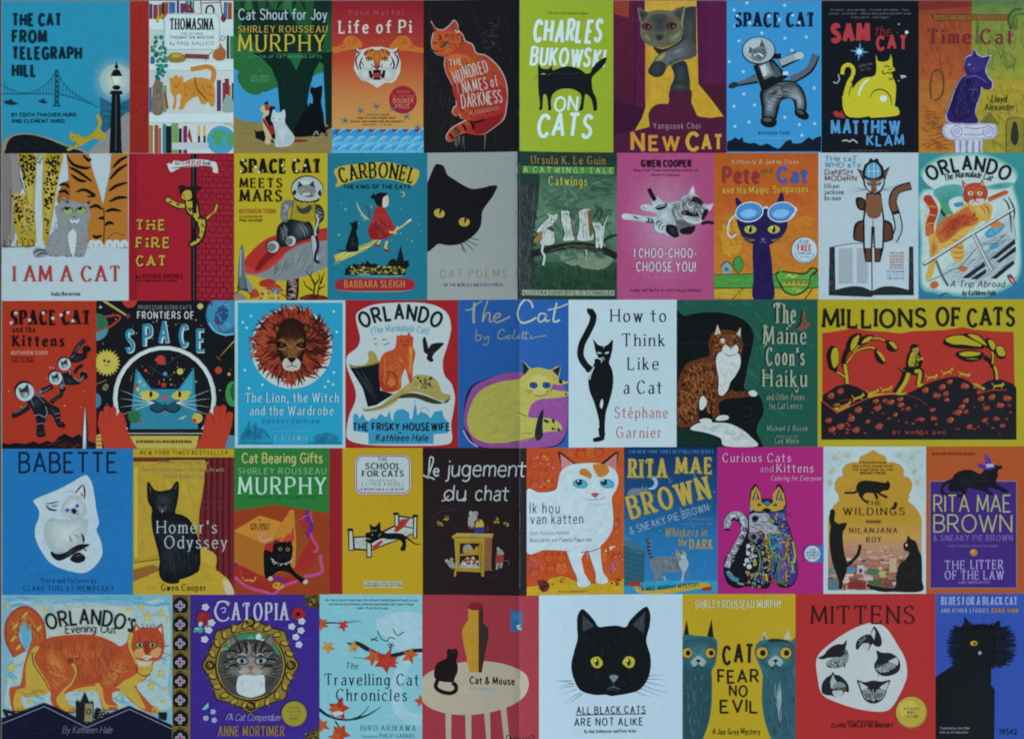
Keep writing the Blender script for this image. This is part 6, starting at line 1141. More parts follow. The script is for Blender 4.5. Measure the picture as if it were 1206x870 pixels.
for o_, i_ in (('728 260 750 226 800 214 870 216 940 250 960 290 880 294 800 290 746 276', '740 240 790 220 860 222 930 254 940 280 850 270 780 266'), ('840 216 880 206 930 212 970 250 990 290 930 260', '870 216 920 216 960 250 970 274'), ('800 320 840 304 900 300 960 320 940 350 880 366 820 350', '820 320 870 308 940 316 920 332 850 336'), ('970 240 1010 240 1030 280 1020 310 996 300', '984 246 1014 250 1026 290 1006 296'), ('1020 290 1060 276 1086 310 1080 344 1046 350 1026 320', '1030 286 1062 282 1082 316 1076 334 1044 330'), ('840 350 900 344 950 350 900 368 850 364', '860 352 900 348 930 352')): B(T0, o_); B(Y, i_)
for x, y in ((760, 276), (790, 284), (840, 290), (850, 355)): F(T0, [(x - 20, y - 10), (x + 30, y - 12), (x + 40, y + 6), (x - 10, y + 6)], 7, 70, 18, 5)
sub('walking_figure'); B(T0, '520 350 536 310 560 282 590 290 600 340 612 360 590 420 560 440 516 430'); L(T0, '520 420 500 480 460 548', 40); L(Y, '532 430 512 484 474 540', 22); L(T0, '560 430 600 420 590 500', 36); L(Y, '566 424 596 424 588 498', 20); B(Y, '530 380 540 330 556 310 570 330 566 380 546 396'); F(Y + ' ' + T0, '536 320 596 320 590 400 530 400', 26, 60, 24, 5, 40); B('#8a8040', '552 300 556 278 580 276 590 300 580 322 562 320'); B(T0, '540 300 546 274 570 266 588 280 560 290'); L(T0, '500 410 560 400', 10); L('#5a5430', '470 404 510 420', 6); E(Y, 606, 350, 10, 7); L(Y, '580 356 600 352', 8); B(Y, '456 544 480 536 490 552 470 556'); B(Y, '580 500 606 490 612 500 590 512'); L(T0, '500 430 470 400', 5)
def mini(x, y, s=1, up=0):
    L(Y, [(x - 24 * s, y + up * .4), (x, y - up * .2), (x + 22 * s, y - up * .8)], 11); E(Y, x + 28 * s, y - up - 4, 8); L(Y, [(x - 18 * s, y + 4), (x - 28 * s, y + 18)], 5); L(Y, [(x + 14 * s, y + 2 - up * .5), (x + 24 * s, y + 14 - up * .5)], 5); L(Y, [(x - 24 * s, y), (x - 36 * s, y - 18)], 4); P(Y, [(x + 24 * s, y - up - 10), (x + 27 * s, y - up - 18), (x + 32 * s, y - up - 9)])
sub('cats', 'line of little yellow cats running over the hills')
for x, y, u in ((168, 620, 16), (244, 574, 14), (326, 544, 10), (404, 526, 10), (662, 456, 6), (750, 430, 16), (846, 436, -10), (930, 500, -24), (1040, 504, 4)): mini(x, y, 1, u)
F('#b83a2c', '110 600 220 560 250 590 130 650', 14, -30, 30, 4)
sub('title'); T("MILLIONS", 40, 638, 168, 100, '#17140c', w=.16, jit=.05, serif=.3, gap=.1); T("OF", 686, 830, 164, 100, '#17140c', w=.16, jit=.04, serif=.3, gap=.1); T("CATS", 862, 1138, 164, 98, '#17140c', w=.16, jit=.05, serif=.3, gap=.12)
sub('author_name'); T("BY  WANDA  GAG", 440, 742, 778, 18, '#a03830', w=.2, gap=.3)

# ================================================================== fourth row of covers
V(16)
cover('16 28 674 766', '#2470ac', 'plain blue cover with a white cat with dark ears and tail inside a white blot')
grain(.16); F('#2874b0 #206aa4', box(16, 28, 674, 766), 90, 0, 120, 12, 60)
sub('white_blot'); B('#b4c4ca', '170 290 200 272 280 240 350 205 410 170 440 162 466 200 480 270 490 340 502 400 490 440 510 490 520 550 500 600 460 640 420 656 370 650 300 630 250 600 220 560 196 520 178 470 180 420 196 380 198 340 180 310')
sub('cat'); L('#8f9c9e', '310 260 350 240 390 250', 3); SB('#c4cdca', '#a4b0b2', '330 290 360 262 400 268 430 300 440 340 420 376 370 384 330 360 306 340', 375, 320); SB('#c4ccca', '#a3afb1', '290 384 250 380 226 430 232 480 260 540 310 570 370 545 410 520 440 450 445 400 420 380 360 384', 345, 450); L('#8f9c9e', '290 384 236 400 226 450 236 510 270 550', 3); L('#a0aaaa', '318 360 345 384 380 386 420 372', 3); L('#9aa6a8', '440 380 444 410 420 430 380 440 360 470 356 500', 3)
P('#b0bcc0', '228 306 296 292 280 340'); L('#14181e', '230 308 270 300 296 294', 6, 2); L('#14181e', '232 314 256 334 292 340', 10, 2); G('#5c666a', '#b6c0be', 378, 344, 34, 26); L('#14181e', '262 316 290 316', 5); P('#bcc6c6', '384 252 420 206 432 280'); L('#14181e', '382 254 402 226 422 208', 8, 2); L('#14181e', '422 208 430 240 428 284', 9, 2); L('#14181e', '412 250 420 270', 6)
E('#3a72b0', 342, 338, 12, 10, -20); E('#3a72b0', 392, 316, 11, 10, -20); E('#161a26', 392, 316, 4); E('#161a26', 342, 338, 4); B('#14181e', '362 334 378 330 388 344 376 358 366 348'); L('#5a6468', '378 356 392 362 402 354', 3)
B('#16191e', '258 546 290 560 330 552 370 526 410 510 456 512 430 530 390 550 340 580 296 594 264 572'); B('#16191e', '356 584 376 560 400 552 430 570 430 592 400 606 370 600'); F('#5a6064 #2a2f34', '264 560 440 520 420 600 300 590', 16, -20, 40, 3); L('#16191e', '412 456 424 480 424 506', 11, 2); L('#16191e', '424 530 438 545', 7); L('#2a3036', '352 470 366 500', 4); L('#3a4044', '400 480 380 460', 3)
sub('title'); T("BABETTE", 94, 596, 146, 98, '#122034', w=.12, gap=.14)
sub('author_name'); T("Story and Pictures by", 208, 490, 706, 24, '#13365c', w=.13, c=.6, serif=.5); T("CLARE TURLAY NEWBERRY", 118, 578, 746, 24, '#13365c', w=.13, c=.6, serif=.5, gap=.3); grain()

cover('676 28 1188 766', '#a08428', 'yellow cover with a sleek black cat on a yellow armchair against a red curtain')
grain(.12)
sub('curtain'); H('#5c1a1c', 1010, 70, 1188, 766, '#6c2024'); 
for i in range(11): L('#431216' if i % 2 else '#742830', [(1030 + i * 15, 70), (1026 + i * 15, 400), (1030 + i * 15, 766)], 7)
sub('armchair'); P('#a88c2e', '676 70 1040 70 1036 200 1010 360 990 480 1010 530 1090 560 1096 640 1150 680 1188 766 676 766'); B('#b0922e', '690 110 1020 80 1030 180 1000 340 960 480 700 580 676 400'); P('#b89830', '676 610 1000 560 1090 560 1096 640 1160 690 1186 740 1186 766 676 766'); L('#6c581c', '676 606 760 592 820 588', 5); L('#c2a844', '690 120 690 580', 14); F('#b89c3a #98802a #c0a440 #a88a2c', '690 100 1020 90 1000 480 700 580', 80, 80, 90, 14, 20); F('#c0a23a #a8882a', '690 620 1090 590 1160 720 690 740', 50, 8, 90, 12, 20); B('#c2b890', '1130 690 1170 710 1188 766 1150 766'); P('#8e5c2a', '676 640 780 612 820 640 676 700'); B('#b89c3a', '1000 520 1060 540 1096 570 1092 620 1040 590 1006 560')
R('#6a3020', 676, 70, 860, 92); R('#5a2c1c', 860, 70, 1040, 84)
sub('cat'); B('#15161a', '746 210 756 196 780 230 800 240 840 240 868 228 892 194 906 198 908 240 900 300 890 350 920 362 960 384 990 440 1016 520 1014 600 1006 650 960 664 914 680 906 706 860 710 820 690 806 650 812 610 800 540 776 450 768 380 770 330 750 290'); P('#5c3a34', '754 212 776 240 770 280'); P('#5c3a34', '898 206 878 236 888 270'); SB('#2c2e34', '#121317', '790 380 890 356 960 390 1010 520 1008 640 910 690 830 680 806 640 812 560', 860, 500); SB('#30323a', '#141519', '768 230 800 244 868 232 900 240 896 300 880 350 800 352 772 310', 826, 290); F('#2c2e34 #0b0c0f #3a3d44', '770 260 890 260 880 350 790 350', 40, 80, 26, 4, 30); F('#22242a #08090b #30333a', '790 380 950 390 1000 520 1000 640 830 690 810 560', 90, 82, 60, 6, 14); B('#3a3d42', '800 320 822 312 846 322 838 346 812 346'); B('#101115', '816 310 828 306 834 316 824 322'); L('#0c0d10', '780 276 800 268', 4); L('#0c0d10', '850 270 872 276', 4); L('#b8b8b0', '824 334 822 350', 3); L('#2a2d33', '900 400 880 560 890 680', 6, 2)
sub('banner'); R('#b49826', 676, 28, 1188, 70); T("NEW YORK TIMES BESTSELLER", 712, 1156, 56, 19, '#3a3014', w=.16, gap=.4)
sub('subtitle'); T("A Fearless Feline Tale, or", 800, 1060, 106, 20, '#9c8c5c', w=.11); T("How I Learned about Love and Life with", 722, 1136, 142, 20, '#9c8c5c', w=.11); T("a Blind Wonder Cat", 832, 1034, 176, 20, '#9c8c5c', w=.11)
TT(["A LOVELY", "MEMOIR THAT", "WINS HEARTS"], 1026, 1146, 270, 32, 12, '#6f3c38', w=.14)
sub('title'); k = dict(w=.1, c=.45, serif=.6); T("Homer's", 796, 1100, 454, 62, '#aab4b6', **k); T("Odyssey", 834, 1152, 530, 62, '#aab4b6', **k)
sub('author_name'); T("Gwen Cooper", 818, 1046, 746, 32, '#2a2412', w=.12, c=.5, serif=.4); grain()

V(17)
cover('28 26 562 842', '#943c1c', 'orange and green cover with a black cat lying before an opened gift box')
sub('gift_box'); P('#b4712a', '28 486 170 402 300 440 340 372 360 372 440 545 366 694 196 745 28 665'); P('#c08030', '28 488 170 404 290 440 250 530 196 560'); P('#a86424', '28 490 196 562 196 745 28 665'); P('#bd7a2c', '296 440 342 374 362 372 436 545 366 692 330 560 270 520'); P('#8c4a1e', '362 374 438 545 368 694 376 560')
P('#a02c24', '385 430 440 410 500 600 460 700 400 720 366 694 440 545'); P('#9c2a22', '28 665 196 745 420 745 330 800 230 845 60 780 28 740'); F('#a8342a #902620', '40 680 200 750 400 750 240 840 50 760', 30, 30, 60, 8)
sub('ribbon'); L('#5c2a7c', '434 372 436 420 460 460 440 520', 24); L('#b84a78', '452 380 460 420 470 440', 9); L('#b84a78', '392 426 440 400', 8); L('#b84a78', '454 500 470 540 492 570 490 600 470 606', 13); L('#b84a78', '512 620 512 660 520 716 470 736 420 742', 18); L('#b84a78', '30 745 100 800 200 830 250 840 300 800 400 760', 16); L('#5c2a7c', '28 672 46 680', 14); L('#5c2a7c', '240 738 320 770 290 760', 12); P('#5c2a7c', '252 748 300 752 320 766 280 774'); L('#a8502a', '60 710 80 760 130 770 160 740', 5); D('#b8a040', '54 705 70 760 140 780 160 736 130 762 80 750', 12, 4, 5); L('#b89cb0', '170 520 180 545 210 540 240 530', 6); L('#b89cb0', '170 520 186 506 206 504', 5)
sub('bow'); F('#b8342a #8c2018 #c04432', '200 560 270 530 360 490 370 560 250 600 200 600', 30, -50, 70, 14, 40); B('#a82c24', '194 590 210 560 260 550 290 560 250 604 200 604'); P('#b8402c', '330 540 362 462 364 540'); P('#b8402c', '296 540 338 500 340 550')
sub('cat'); B('#0e0e11', '196 600 240 606 244 572 262 552 300 550 340 556 356 580 350 640 340 670 370 720 420 756 440 772 410 782 380 760 330 720 280 716 240 740 226 762 204 752 196 720'); P('#0e0e11', '250 560 256 536 284 556'); P('#0e0e11', '320 556 346 540 350 580'); P('#6a2a26', '256 556 260 544 272 556'); E('#8a7a34', 286, 590, 11, 11); E('#8a7a34', 328, 592, 11, 11); E('#0e0e11', 286, 590, 4, 8); E('#0e0e11', 328, 592, 4, 8); L('#3a3036', '296 620 306 626 316 620', 3); L('#b4a8a0', '232 640 260 664 300 674 340 660 356 640', 3); D('#c0b0b0', '236 642 262 662 300 676 350 656 356 664 300 688 250 676', 14, 3, 5); B('#b4b49c', '216 756 232 742 246 756 230 768'); B('#b4b49c', '412 776 430 760 442 772 426 786'); F('#23232a', '250 560 350 560 340 720 210 720', 20, 70, 30, 3)
sub('ornament'); B('#b8922e', '244 788 270 776 300 786 304 804 280 814 250 808'); D('#6c4a18', box(256, 786, 292, 806), 5, 4, 6)
sub('banner'); P('#2b7434', '28 26 562 26 558 388 250 342 28 376'); F('#2e7a38 #286c30', '28 26 562 26 562 340 28 340', 20, 10, 120, 10)
sub('title'); T("Cat Bearing Gifts", 70, 522, 108, 54, '#c2b070', w=.13, gap=.12)
sub('author_name'); T("SHIRLEY ROUSSEAU", 50, 542, 170, 32, '#8cae84', w=.13, c=.6, serif=.3); T("MURPHY", 50, 542, 282, 92, '#b8d0c0', w=.14, c=.4, serif=.5)
sub('subtitle'); T("AUTHOR OF CAT TELLING TALES", 108, 490, 308, 14, '#16401c', w=.18); T("A", 166, 176, 434, 13, '#4a2a10', w=.18); T("JOE GREY", 116, 226, 464, 16, '#4a2a10', w=.2); T("MYSTERY", 122, 224, 484, 15, '#4a2a10', w=.2)

cover('562 26 1084 842', '#b8961f', 'mustard yellow cover with a red cloth spine and a black cat jumping onto a bed')
sub('spine'); grain(.16); R('#8f2024', 562, 26, 634, 842); grain(.08)
sub('title_plate'); P('#a8484c', '700 98 728 60 998 60 1022 94 1022 256 996 288 726 288 700 256'); P('#c0c6b8', '704 100 730 64 996 64 1018 96 1018 254 994 284 728 284 704 254'); P('#8f2c34', '710 103 734 68 992 68 1012 98 1012 252 990 278 732 278 710 252'); P('#b4c2c0', '715 105 736 73 990 73 1007 100 1007 250 988 273 734 273 715 250')
sub('title'); k = dict(w=.24, c=.5, serif=1.0, gap=.12); T("THE", 832, 886, 98, 20, '#1a2226', w=.18, c=.6, serif=.8); T("SCHOOL", 762, 960, 142, 32, '#141c20', **k); T("FOR CATS", 742, 978, 184, 32, '#141c20', **k)
sub('author_name'); T("story and pictures by", 786, 936, 210, 12, '#4a5456', w=.13); T("ESTHER AVERILL", 742, 980, 238, 22, '#5a6668', w=.11, gap=.35); T("A MOUNTAIN & CLUB BOOK", 736, 980, 262, 12, '#2c3638', w=.2, serif=.5)
sub('bed'); K1 = '#191713'
P(K1, '664 480 694 478 700 600 668 600'); P('#b4b8ac', '672 490 688 488 694 594 674 594'); P(K1, '694 520 770 516 776 600 700 596'); P('#aeb2a6', '700 528 766 524 772 590 704 586'); P(K1, '768 540 796 538 800 636 768 640'); P('#b4b8ac', '774 548 790 546 794 630 774 632'); P(K1, '796 600 1050 500 1050 450 920 458 790 520'); P('#b4b8ac', '800 590 1040 498 1040 460 925 466 800 530'); P(K1, '924 388 950 386 952 470 926 470'); P('#b4b8ac', '930 394 944 392 946 460 932 462'); P(K1, '1030 402 1056 400 1054 530 1028 532'); P('#b4b8ac', '1036 410 1048 408 1046 524 1034 526'); P(K1, '950 400 1030 412 1030 476 950 460'); P('#aeb2a6', '954 410 1028 420 1028 470 954 452')
F('#6a6c64 #8c9086', '700 530 770 530 770 590 704 586', 16, 80, 30, 2); F('#6a6c64 #8c9086', '800 560 1040 470 1040 495 800 590', 26, -20, 30, 2); P('#a8322a', '962 424 1016 416 976 470 940 494 920 490'); P('#a8322a', '800 576 850 540 862 548 840 570 834 590 802 582'); L('#7a2018', '966 440 930 490', 3)
for x in (664, 764, 920, 1028): E(K1, x + 14, {664: 482, 764: 542, 920: 392, 1028: 404}[x], 18, 8)
sub('cat'); L('#101013', '960 510 1000 530 1040 560 1076 560', 15, 1); B('#101013', '784 448 796 460 820 462 844 440 848 480 880 500 940 500 980 510 990 540 988 590 970 600 958 590 970 560 950 536 900 536 860 530 830 540 800 556 776 556 780 544 800 530 780 530 764 520 766 500 786 496 790 480'); P('#101013', '784 450 808 464 792 486'); P('#101013', '846 438 828 462 848 474'); E('#8a9080', 802, 488, 5, 4); E('#8a9080', 820, 486, 5, 4); L('#b0b0a0', '796 508 806 512', 3); L('#b8902a', '836 520 850 500', 3); L('#8a6a20', '900 550 920 552', 4)
sub('imprint_plate'); R('#b4b498', 754, 768, 968, 806); T("THE NEW YORK REVIEW", 762, 960, 784, 10, '#4a4a34', w=.18); T("CHILDREN'S COLLECTION", 758, 964, 800, 12, '#34341f', w=.22); grain()

V(18)
cover('14 22 594 846', '#251a1b', 'dark brown cover with white handwriting and mice around a little yellow cupboard')
grain(.14)
F('#2e2223 #201516', box(14, 22, 594, 846), 60, 40, 90, 10, 60); L('#3c3032', '50 440 110 380 200 370 110 350', 3); L('#3c3032', '400 740 440 730', 5)
sub('cupboard'); P('#96782e', '176 518 206 498 412 500 404 524 396 524 350 530 180 530'); P('#b09448', '180 518 208 500 410 502 400 518'); P('#a4842c', '190 530 362 526 358 740 344 740 340 716 204 712 200 740 188 742 200 640'); P('#8a5a3c', '362 526 402 522 398 690 404 710 390 704 360 710'); F('#7a4a30 #96684a', '364 530 400 526 396 690 362 700', 14, 88, 50, 4, 6); P('#2a2018', '222 556 330 554 328 690 220 690'); L('#a4842c', '220 620 330 614', 10); B('#8a8a84', '240 600 244 572 270 560 290 576 296 606 244 608'); B('#a88a30', '246 596 290 592 320 600 318 610 248 610'); B('#b8762c', '304 590 316 572 326 576 326 604 308 606'); B('#7a5030', '240 676 250 640 290 636 320 650 324 680 250 688'); B('#a0a09a', '224 680 240 650 246 670 320 680 326 692 224 692'); D('#b8b8b0', '228 640 250 630 320 630 324 690 230 690', 12, 4, 9); E('#2a2018', 338, 668, 4, 4); L('#c0a050', '196 560 204 700', 4); L('#6c5420', '342 556 340 706', 4); L('#c0a050', '206 536 352 534', 4)
sub('mice', 'two mice in coats sitting on top of the cupboard'); B('#8e908e', '268 450 270 410 284 400 300 420 302 460 276 470'); E('#9a9c9a', 284, 388, 12, 13); E('#9a9c9a', 310, 390, 15, 14); E('#a86a74', 312, 390, 9, 9); B('#9a9c9a', '276 410 300 396 320 412 308 430 286 430'); E('#1a1414', 294, 412, 3); B('#b8a236', '310 450 320 430 340 422 356 444 350 470 316 470'); E('#a44a34', 328, 428, 10, 8); B('#34347a', '304 470 340 464 362 470 356 494 330 500 306 494'); L('#8a3a2c', '270 460 290 470 310 460', 9); L('#8a8a88', '290 512 340 508', 6); L('#8a3a2c', '372 456 380 470 372 490', 4)
sub('mouse'); B('#8a8c88', '150 660 166 650 190 664 196 690 180 696 160 684'); E('#9a9c98', 148, 654, 9, 10); E('#9a9c98', 176, 646, 9, 10); E('#a06a70', 176, 646, 5, 6); L('#8a8c88', '190 690 176 700', 4)
sub('mouse'); B('#9a3a28', '424 620 444 612 464 622 466 650 450 668 424 664'); B('#8a8c88', '430 600 444 584 462 596 460 616 434 618'); E('#9a9c98', 436, 584, 8, 11); E('#c08a30', 462, 610, 8, 7); B('#8a8c88', '426 664 440 664 436 694 424 700'); B('#8a8c88', '446 664 462 660 456 690 446 690'); L('#6a6460', '466 650 490 650 498 674', 3)
sub('flower', 'four small yellow flowers'); 
for x, y in ((112, 448), (152, 414), (426, 426), (478, 446)): D('#a89030 #8a7424', box(x - 14, y - 14, x + 14, y + 14), 9, 4, 7); E('#251a1b', x, y, 4)
sub('title'); g = '#b4b8ba'
L(g, '16 176 40 184 60 140 74 90 66 74 54 84 50 140 46 186 36 190 60 190 80 200', 8); T("e", 72, 108, 180, 62, g, w=.14); T("jugement", 146, 584, 182, 92, g, w=.085, gap=.1, sl=.08); T("du", 130, 254, 316, 84, g, w=.09, gap=.12, sl=.08); T("chat", 306, 490, 316, 84, g, w=.09, gap=.12, sl=.08); L(g, '120 320 140 314 160 290', 6); L(g, '236 316 250 318 258 306', 6); grain()

cover('596 24 1140 848', '#b4481f', 'orange cover with a big white cat with ginger patches and bright blue eyes')
grain(.16)
sub('patterned_ground', 'orange backdrop with faint drawn cats and flowers'); H('#b4441f', 596, 24, 1140, 780, '#b8501f')
F('#bc5a24 #a83c1c #c0662a #ac4420', box(596, 24, 1140, 760), 160, 30, 60, 10, 60)
for x, y in ((640, 120), (690, 170), (700, 80), (640, 230), (900, 60), (960, 50), (720, 230), (630, 640), (720, 640), (790, 640), (640, 720), (730, 700), (1090, 450), (1100, 640), (1010, 640), (1000, 50), (790, 700)):
    q = rnd.choice(['#a83a1c', '#c46a2c', '#9c3a30']); E(q, x, y, 30, 24); E('#b8501f', x, y, 23, 18); P(q, [(x - 26, y - 14), (x - 22, y - 40), (x - 6, y - 22)]); P(q, [(x + 26, y - 14), (x + 22, y - 40), (x + 6, y - 22)]); E(q, x - 8, y - 4, 4); E(q, x + 8, y - 4, 4)
D('#b87a8a #c08a3a #a04838', box(600, 60, 760, 260), 20, 3, 7); D('#a86a78 #c0783a', box(1060, 420, 1138, 740), 22, 3, 8); L('#a05a80', '800 40 830 26 860 36', 5); F('#a86a80 #b05a60', '600 640 680 640 660 720 600 720', 8, 60, 40, 4, 60); D('#a8607a', box(1050, 670, 1110, 720), 14, 4, 8); D('#d0c0a8', '1015 600 1095 570 1100 590 1020 616', 5, 4, 8)
sub('grass'); B('#b8941f', '590 850 590 800 640 790 700 775 730 750 800 740 880 770 960 780 1060 770 1150 760 1150 860'); D('#8f3a1c #a04a1c', box(740, 746, 810, 790), 8, 4, 8); D('#8f2a1c', box(1066, 760, 1136, 792), 9, 5, 9); F('#c4a22c #a8841c', '600 810 1140 790 1140 845 600 845', 20, 0, 60, 5)
sub('ladybird'); B('#6c2420', '660 770 676 758 700 762 722 780 718 810 690 826 666 806'); D('#2a1512', box(672, 770, 712, 812), 6, 5, 8); L('#2a1512', '662 766 656 756', 4); L('#2a1512', '676 762 690 800 690 824', 3)
sub('cat'); g = '#b8c8cc'
P('#2a1a18', '770 48 782 44 880 118 800 160'); P('#2a1a18', '1110 46 1096 46 1004 118 1090 170'); P('#b8767a', '782 56 866 118 796 184'); P('#b8767a', '1100 54 1018 124 1096 160'); F('#c88a8a #a8605e', '784 60 850 116 800 170', 14, 60, 40, 5); F('#c88a8a #a8605e', '1096 66 1030 120 1092 150', 14, 120, 40, 5)
B(g, '590 272 660 270 720 268 762 250 772 200 790 150 840 120 900 110 980 108 1040 120 1090 150 1108 200 1100 250 1072 300 1076 360 1080 430 1070 490 1030 550 980 585 900 602 830 598 700 590 590 592')
P(g, '812 580 930 590 900 640 916 720 940 760 952 780 930 796 884 794 874 740 846 680'); P(g, '936 590 1008 570 1010 640 1022 720 1046 750 1050 772 1020 780 986 776 980 720 956 650'); B(g, '880 760 930 756 952 780 930 798 886 796'); B(g, '984 750 1030 742 1052 768 1024 782 988 778')
for x, y in ((904, 784), (924, 786), (1010, 770), (1030, 768)): L('#8fa0a6', [(x, y), (x + 2, y + 10)], 3)
B('#b8722c', '890 150 916 136 940 150 958 172 954 194 920 182 894 172'); B('#b8722c', '966 118 1000 112 1040 120 1058 150 1040 178 1004 188 984 170 970 144'); F('#c4823a #a8601f', '970 120 1040 125 1050 160 1000 184', 10, 60, 30, 5)
for x, q in ((896, 5), (1046, -5)): B('#3a5a60', [(x - 42, 218), (x - 20, 200), (x + 16, 202), (x + 40, 226), (x + 28, 246), (x - 10, 248), (x - 34, 236)]); B('#4aa4bc', [(x - 38, 220), (x - 16, 206), (x + 14, 206), (x + 36, 228), (x + 24, 242), (x - 10, 244), (x - 32, 234)]); E('#123038', x - 12 + q, 216, 18, 17); E('#c0d8dc', x - 18 + q, 208, 5)
B('#a84a5c', '956 280 978 274 1000 280 990 294 978 302 966 294'); L('#8a4a58', '978 300 978 312 950 316 924 306', 3); L('#8a4a58', '978 312 1010 310 1038 296', 3); L('#9fb0b4', '940 330 1000 342 1060 330', 4); L('#a8341c', '900 606 960 600 1010 580', 5); L('#8fa0a6', '930 604 936 640', 4)
sub('title'); T("Ik hou", 612, 780, 386, 58, '#3a4a5c', w=.1, gap=.26); T("van katten", 616, 912, 446, 56, '#3a4a5c', w=.1, gap=.22)
sub('author_name'); T("Door Patricia Hubbell", 614, 832, 506, 21, '#5a6c78', w=.1); T("Illustraties van Pamela Paparone", 614, 958, 546, 22, '#4a5c68', w=.11); T("Nu in een kleine editie", 774, 934, 830, 14, '#6c5a20', w=.12); grain()

V(19)
cover('22 20 546 840', '#123058', 'dark blue night cover with gold hand lettering and a grey tabby walking on a ledge', '#2c7ca8')
grain(.12)
R('#142a54', 22, 20, 546, 330, '#1a4c7c'); R('#1a4c7c', 22, 330, 546, 520, '#246a9c'); R('#246a9c', 22, 520, 546, 770, '#2a74a8')
sub('stars'); D('#6a8aa8 #8aa0b0', box(30, 180, 540, 760), 46, 2, 4)
sub('moon'); B('#8fb4c4', '164 190 190 184 208 202 212 228 200 250 176 258 154 252 178 244 192 224 186 204')
sub('ledge'); R('#2f94b0', 22, 768, 546, 840, '#2a84a8'); F('#3aa0ba #2a88a8', box(24, 770, 546, 838), 20, 0, 70, 6); P('#2c5a6c', '22 540 60 540 140 600 136 770 22 800'); P('#3a6a78', '22 540 60 538 140 598 120 620 22 570')
for y in range(580, 800, 28): L('#1c4452', [(22, y), (138, y + 26)], 4)
sub('cat'); B('#6a7480', '44 290 50 262 80 250 118 250 124 236 136 250 150 240 150 266 130 282 90 290'); F('#868f98 #4e5864', '50 270 120 250 140 270 90 288', 12, 10, 24, 3)
sub('cat'); L('#2a3038', '176 640 164 600 160 560 150 535', 17); 
for y in (545, 565, 585, 605, 625): L('#6f7880', [(150 + (y - 545) * .18, y), (172 + (y - 545) * .1, y + 3)], 6)
B('#68747c', '168 660 182 640 240 632 310 632 330 620 360 640 382 660 380 690 368 720 390 730 404 740 392 746 366 734 360 780 346 776 340 720 280 722 240 716 240 750 258 768 246 772 224 744 206 770 196 776 184 772 190 730 174 700'); F('#3c464e #8c979c #505a62', '176 640 330 632 370 680 340 715 190 720', 70, 80, 26, 4, 20); B('#98a4a8', '330 660 370 640 384 680 360 722 342 700'); P('#68747c', '306 584 324 604 308 630'); P('#68747c', '366 588 352 608 368 626'); B('#74808a', '310 600 340 596 366 604 374 630 356 650 330 648 312 632'); P('#3a444c', '330 600 346 600 342 622'); B('#a4b0b4', '340 630 362 624 370 640 352 650'); E('#b0a860', 334, 622, 5); E('#b0a860', 360, 618, 5); L('#98a4a8', '360 700 346 776', 12); L('#98a4a8', '246 740 256 768', 9)
sub('author_name'); g = '#b09a44'; q = '#6a6a3a'
for c, dx in ((q, 5), (g, 0)):
    T("RITA", 46 + dx, 262 + dx, 190 + dx, 100, c, w=.17, c=.5, serif=.8, rise=.3); T("MAE", 310 + dx, 520 + dx, 166 + dx, 84, c, w=.19, c=.5, serif=.8)
    T("BROWN", 50 + dx, 520 + dx, 358 + dx, 118, c, w=.17, c=.5, serif=.8, rot=-15)
T("& SNEAKY PIE BROWN", 50, 512, 440, 40, '#8aa4b8', w=.11, rot=-17)
L('#5a7a94', '100 506 300 420 510 350', 3)
sub('title'); g = '#9a8c44'; T("Whiskers in", 250, 484, 520, 48, g, w=.11, c=.6, sl=.15, jit=.03); T("the", 322, 372, 572, 46, g, w=.11, sl=.15); T("DARK", 388, 520, 588, 50, '#a8923c', w=.16, c=.5, serif=.8)
sub('subtitle'); T("THE NEW YORK TIMES BESTSELLING SERIES", 46, 524, 54, 17, '#3a7aa8', w=.2); T("A feline sleuth", 342, 516, 428, 17, '#5a8aa8', w=.12); T("is on the case again", 342, 522, 454, 17, '#5a8aa8', w=.12)
sub('banner'); P('#9a3024', '50 776 110 766 120 796 60 800'); P('#9a3024', '460 800 520 800 510 824 460 824'); B('#b8982c', '84 796 110 812 170 822 260 812 350 796 440 780 490 780 502 796 470 806 380 822 290 836 180 842 96 830'); T("A MRS. MURPHY MYSTERY", 120, 444, 812, 20, '#2a3020', w=.18, rot=-5); grain()

cover('546 18 1140 836', '#a42270', 'magenta cover with a sitting cat filled with black and white and coloured doodles')
grain(.08)
sub('cat'); K2 = '#121014'
o = '726 420 724 340 730 270 750 232 766 230 786 270 800 306 870 304 876 240 890 226 904 236 926 290 934 350 930 410 950 470 970 540 990 640 996 720 980 780 940 806 890 800 866 760 850 720 848 770 830 808 780 812 720 800 660 810 610 790 584 740 580 680 600 620 650 560 680 500 672 450 640 430 622 450 618 480 598 488 580 470 584 420 610 390 660 376 710 400'
B(K2, o)
ins = lambda f, cx, cy: [(cx + (x - cx) * f, cy + (y - cy) * f) for x, y in pts(o)]
V(30); K2 = '#131016'; body = '245 250 300 235 480 235 520 300 560 420 600 600 600 740 540 805 450 790 415 730 380 800 300 820 210 790 195 640 220 480 240 400'
P('#b0902f', '246 170 258 90 290 44 320 90 335 160 345 170 410 170 425 100 465 46 505 110 515 180 500 220 440 236 300 236 250 220'); P(K2, '262 150 290 70 320 150'); P('#b0a0a0', '276 150 291 84 306 150'); P('#5c4a48', '284 150 292 110 300 150'); P(K2, '440 150 466 66 498 160'); P('#b0a0a0', '452 150 468 86 484 156'); P('#5c4a48', '460 152 470 110 478 156'); P('#241c3c', '335 140 415 140 425 165 380 200 330 165'); B('#3a7088', '350 170 380 160 400 178 378 190')
for x in (316, 436): E('#6a5020', x, 188, 17, 12); E('#46608a', x, 186, 11, 7); E(K2, x, 186, 5, 6)
B(K2, '340 225 376 212 404 228 392 250 350 250')
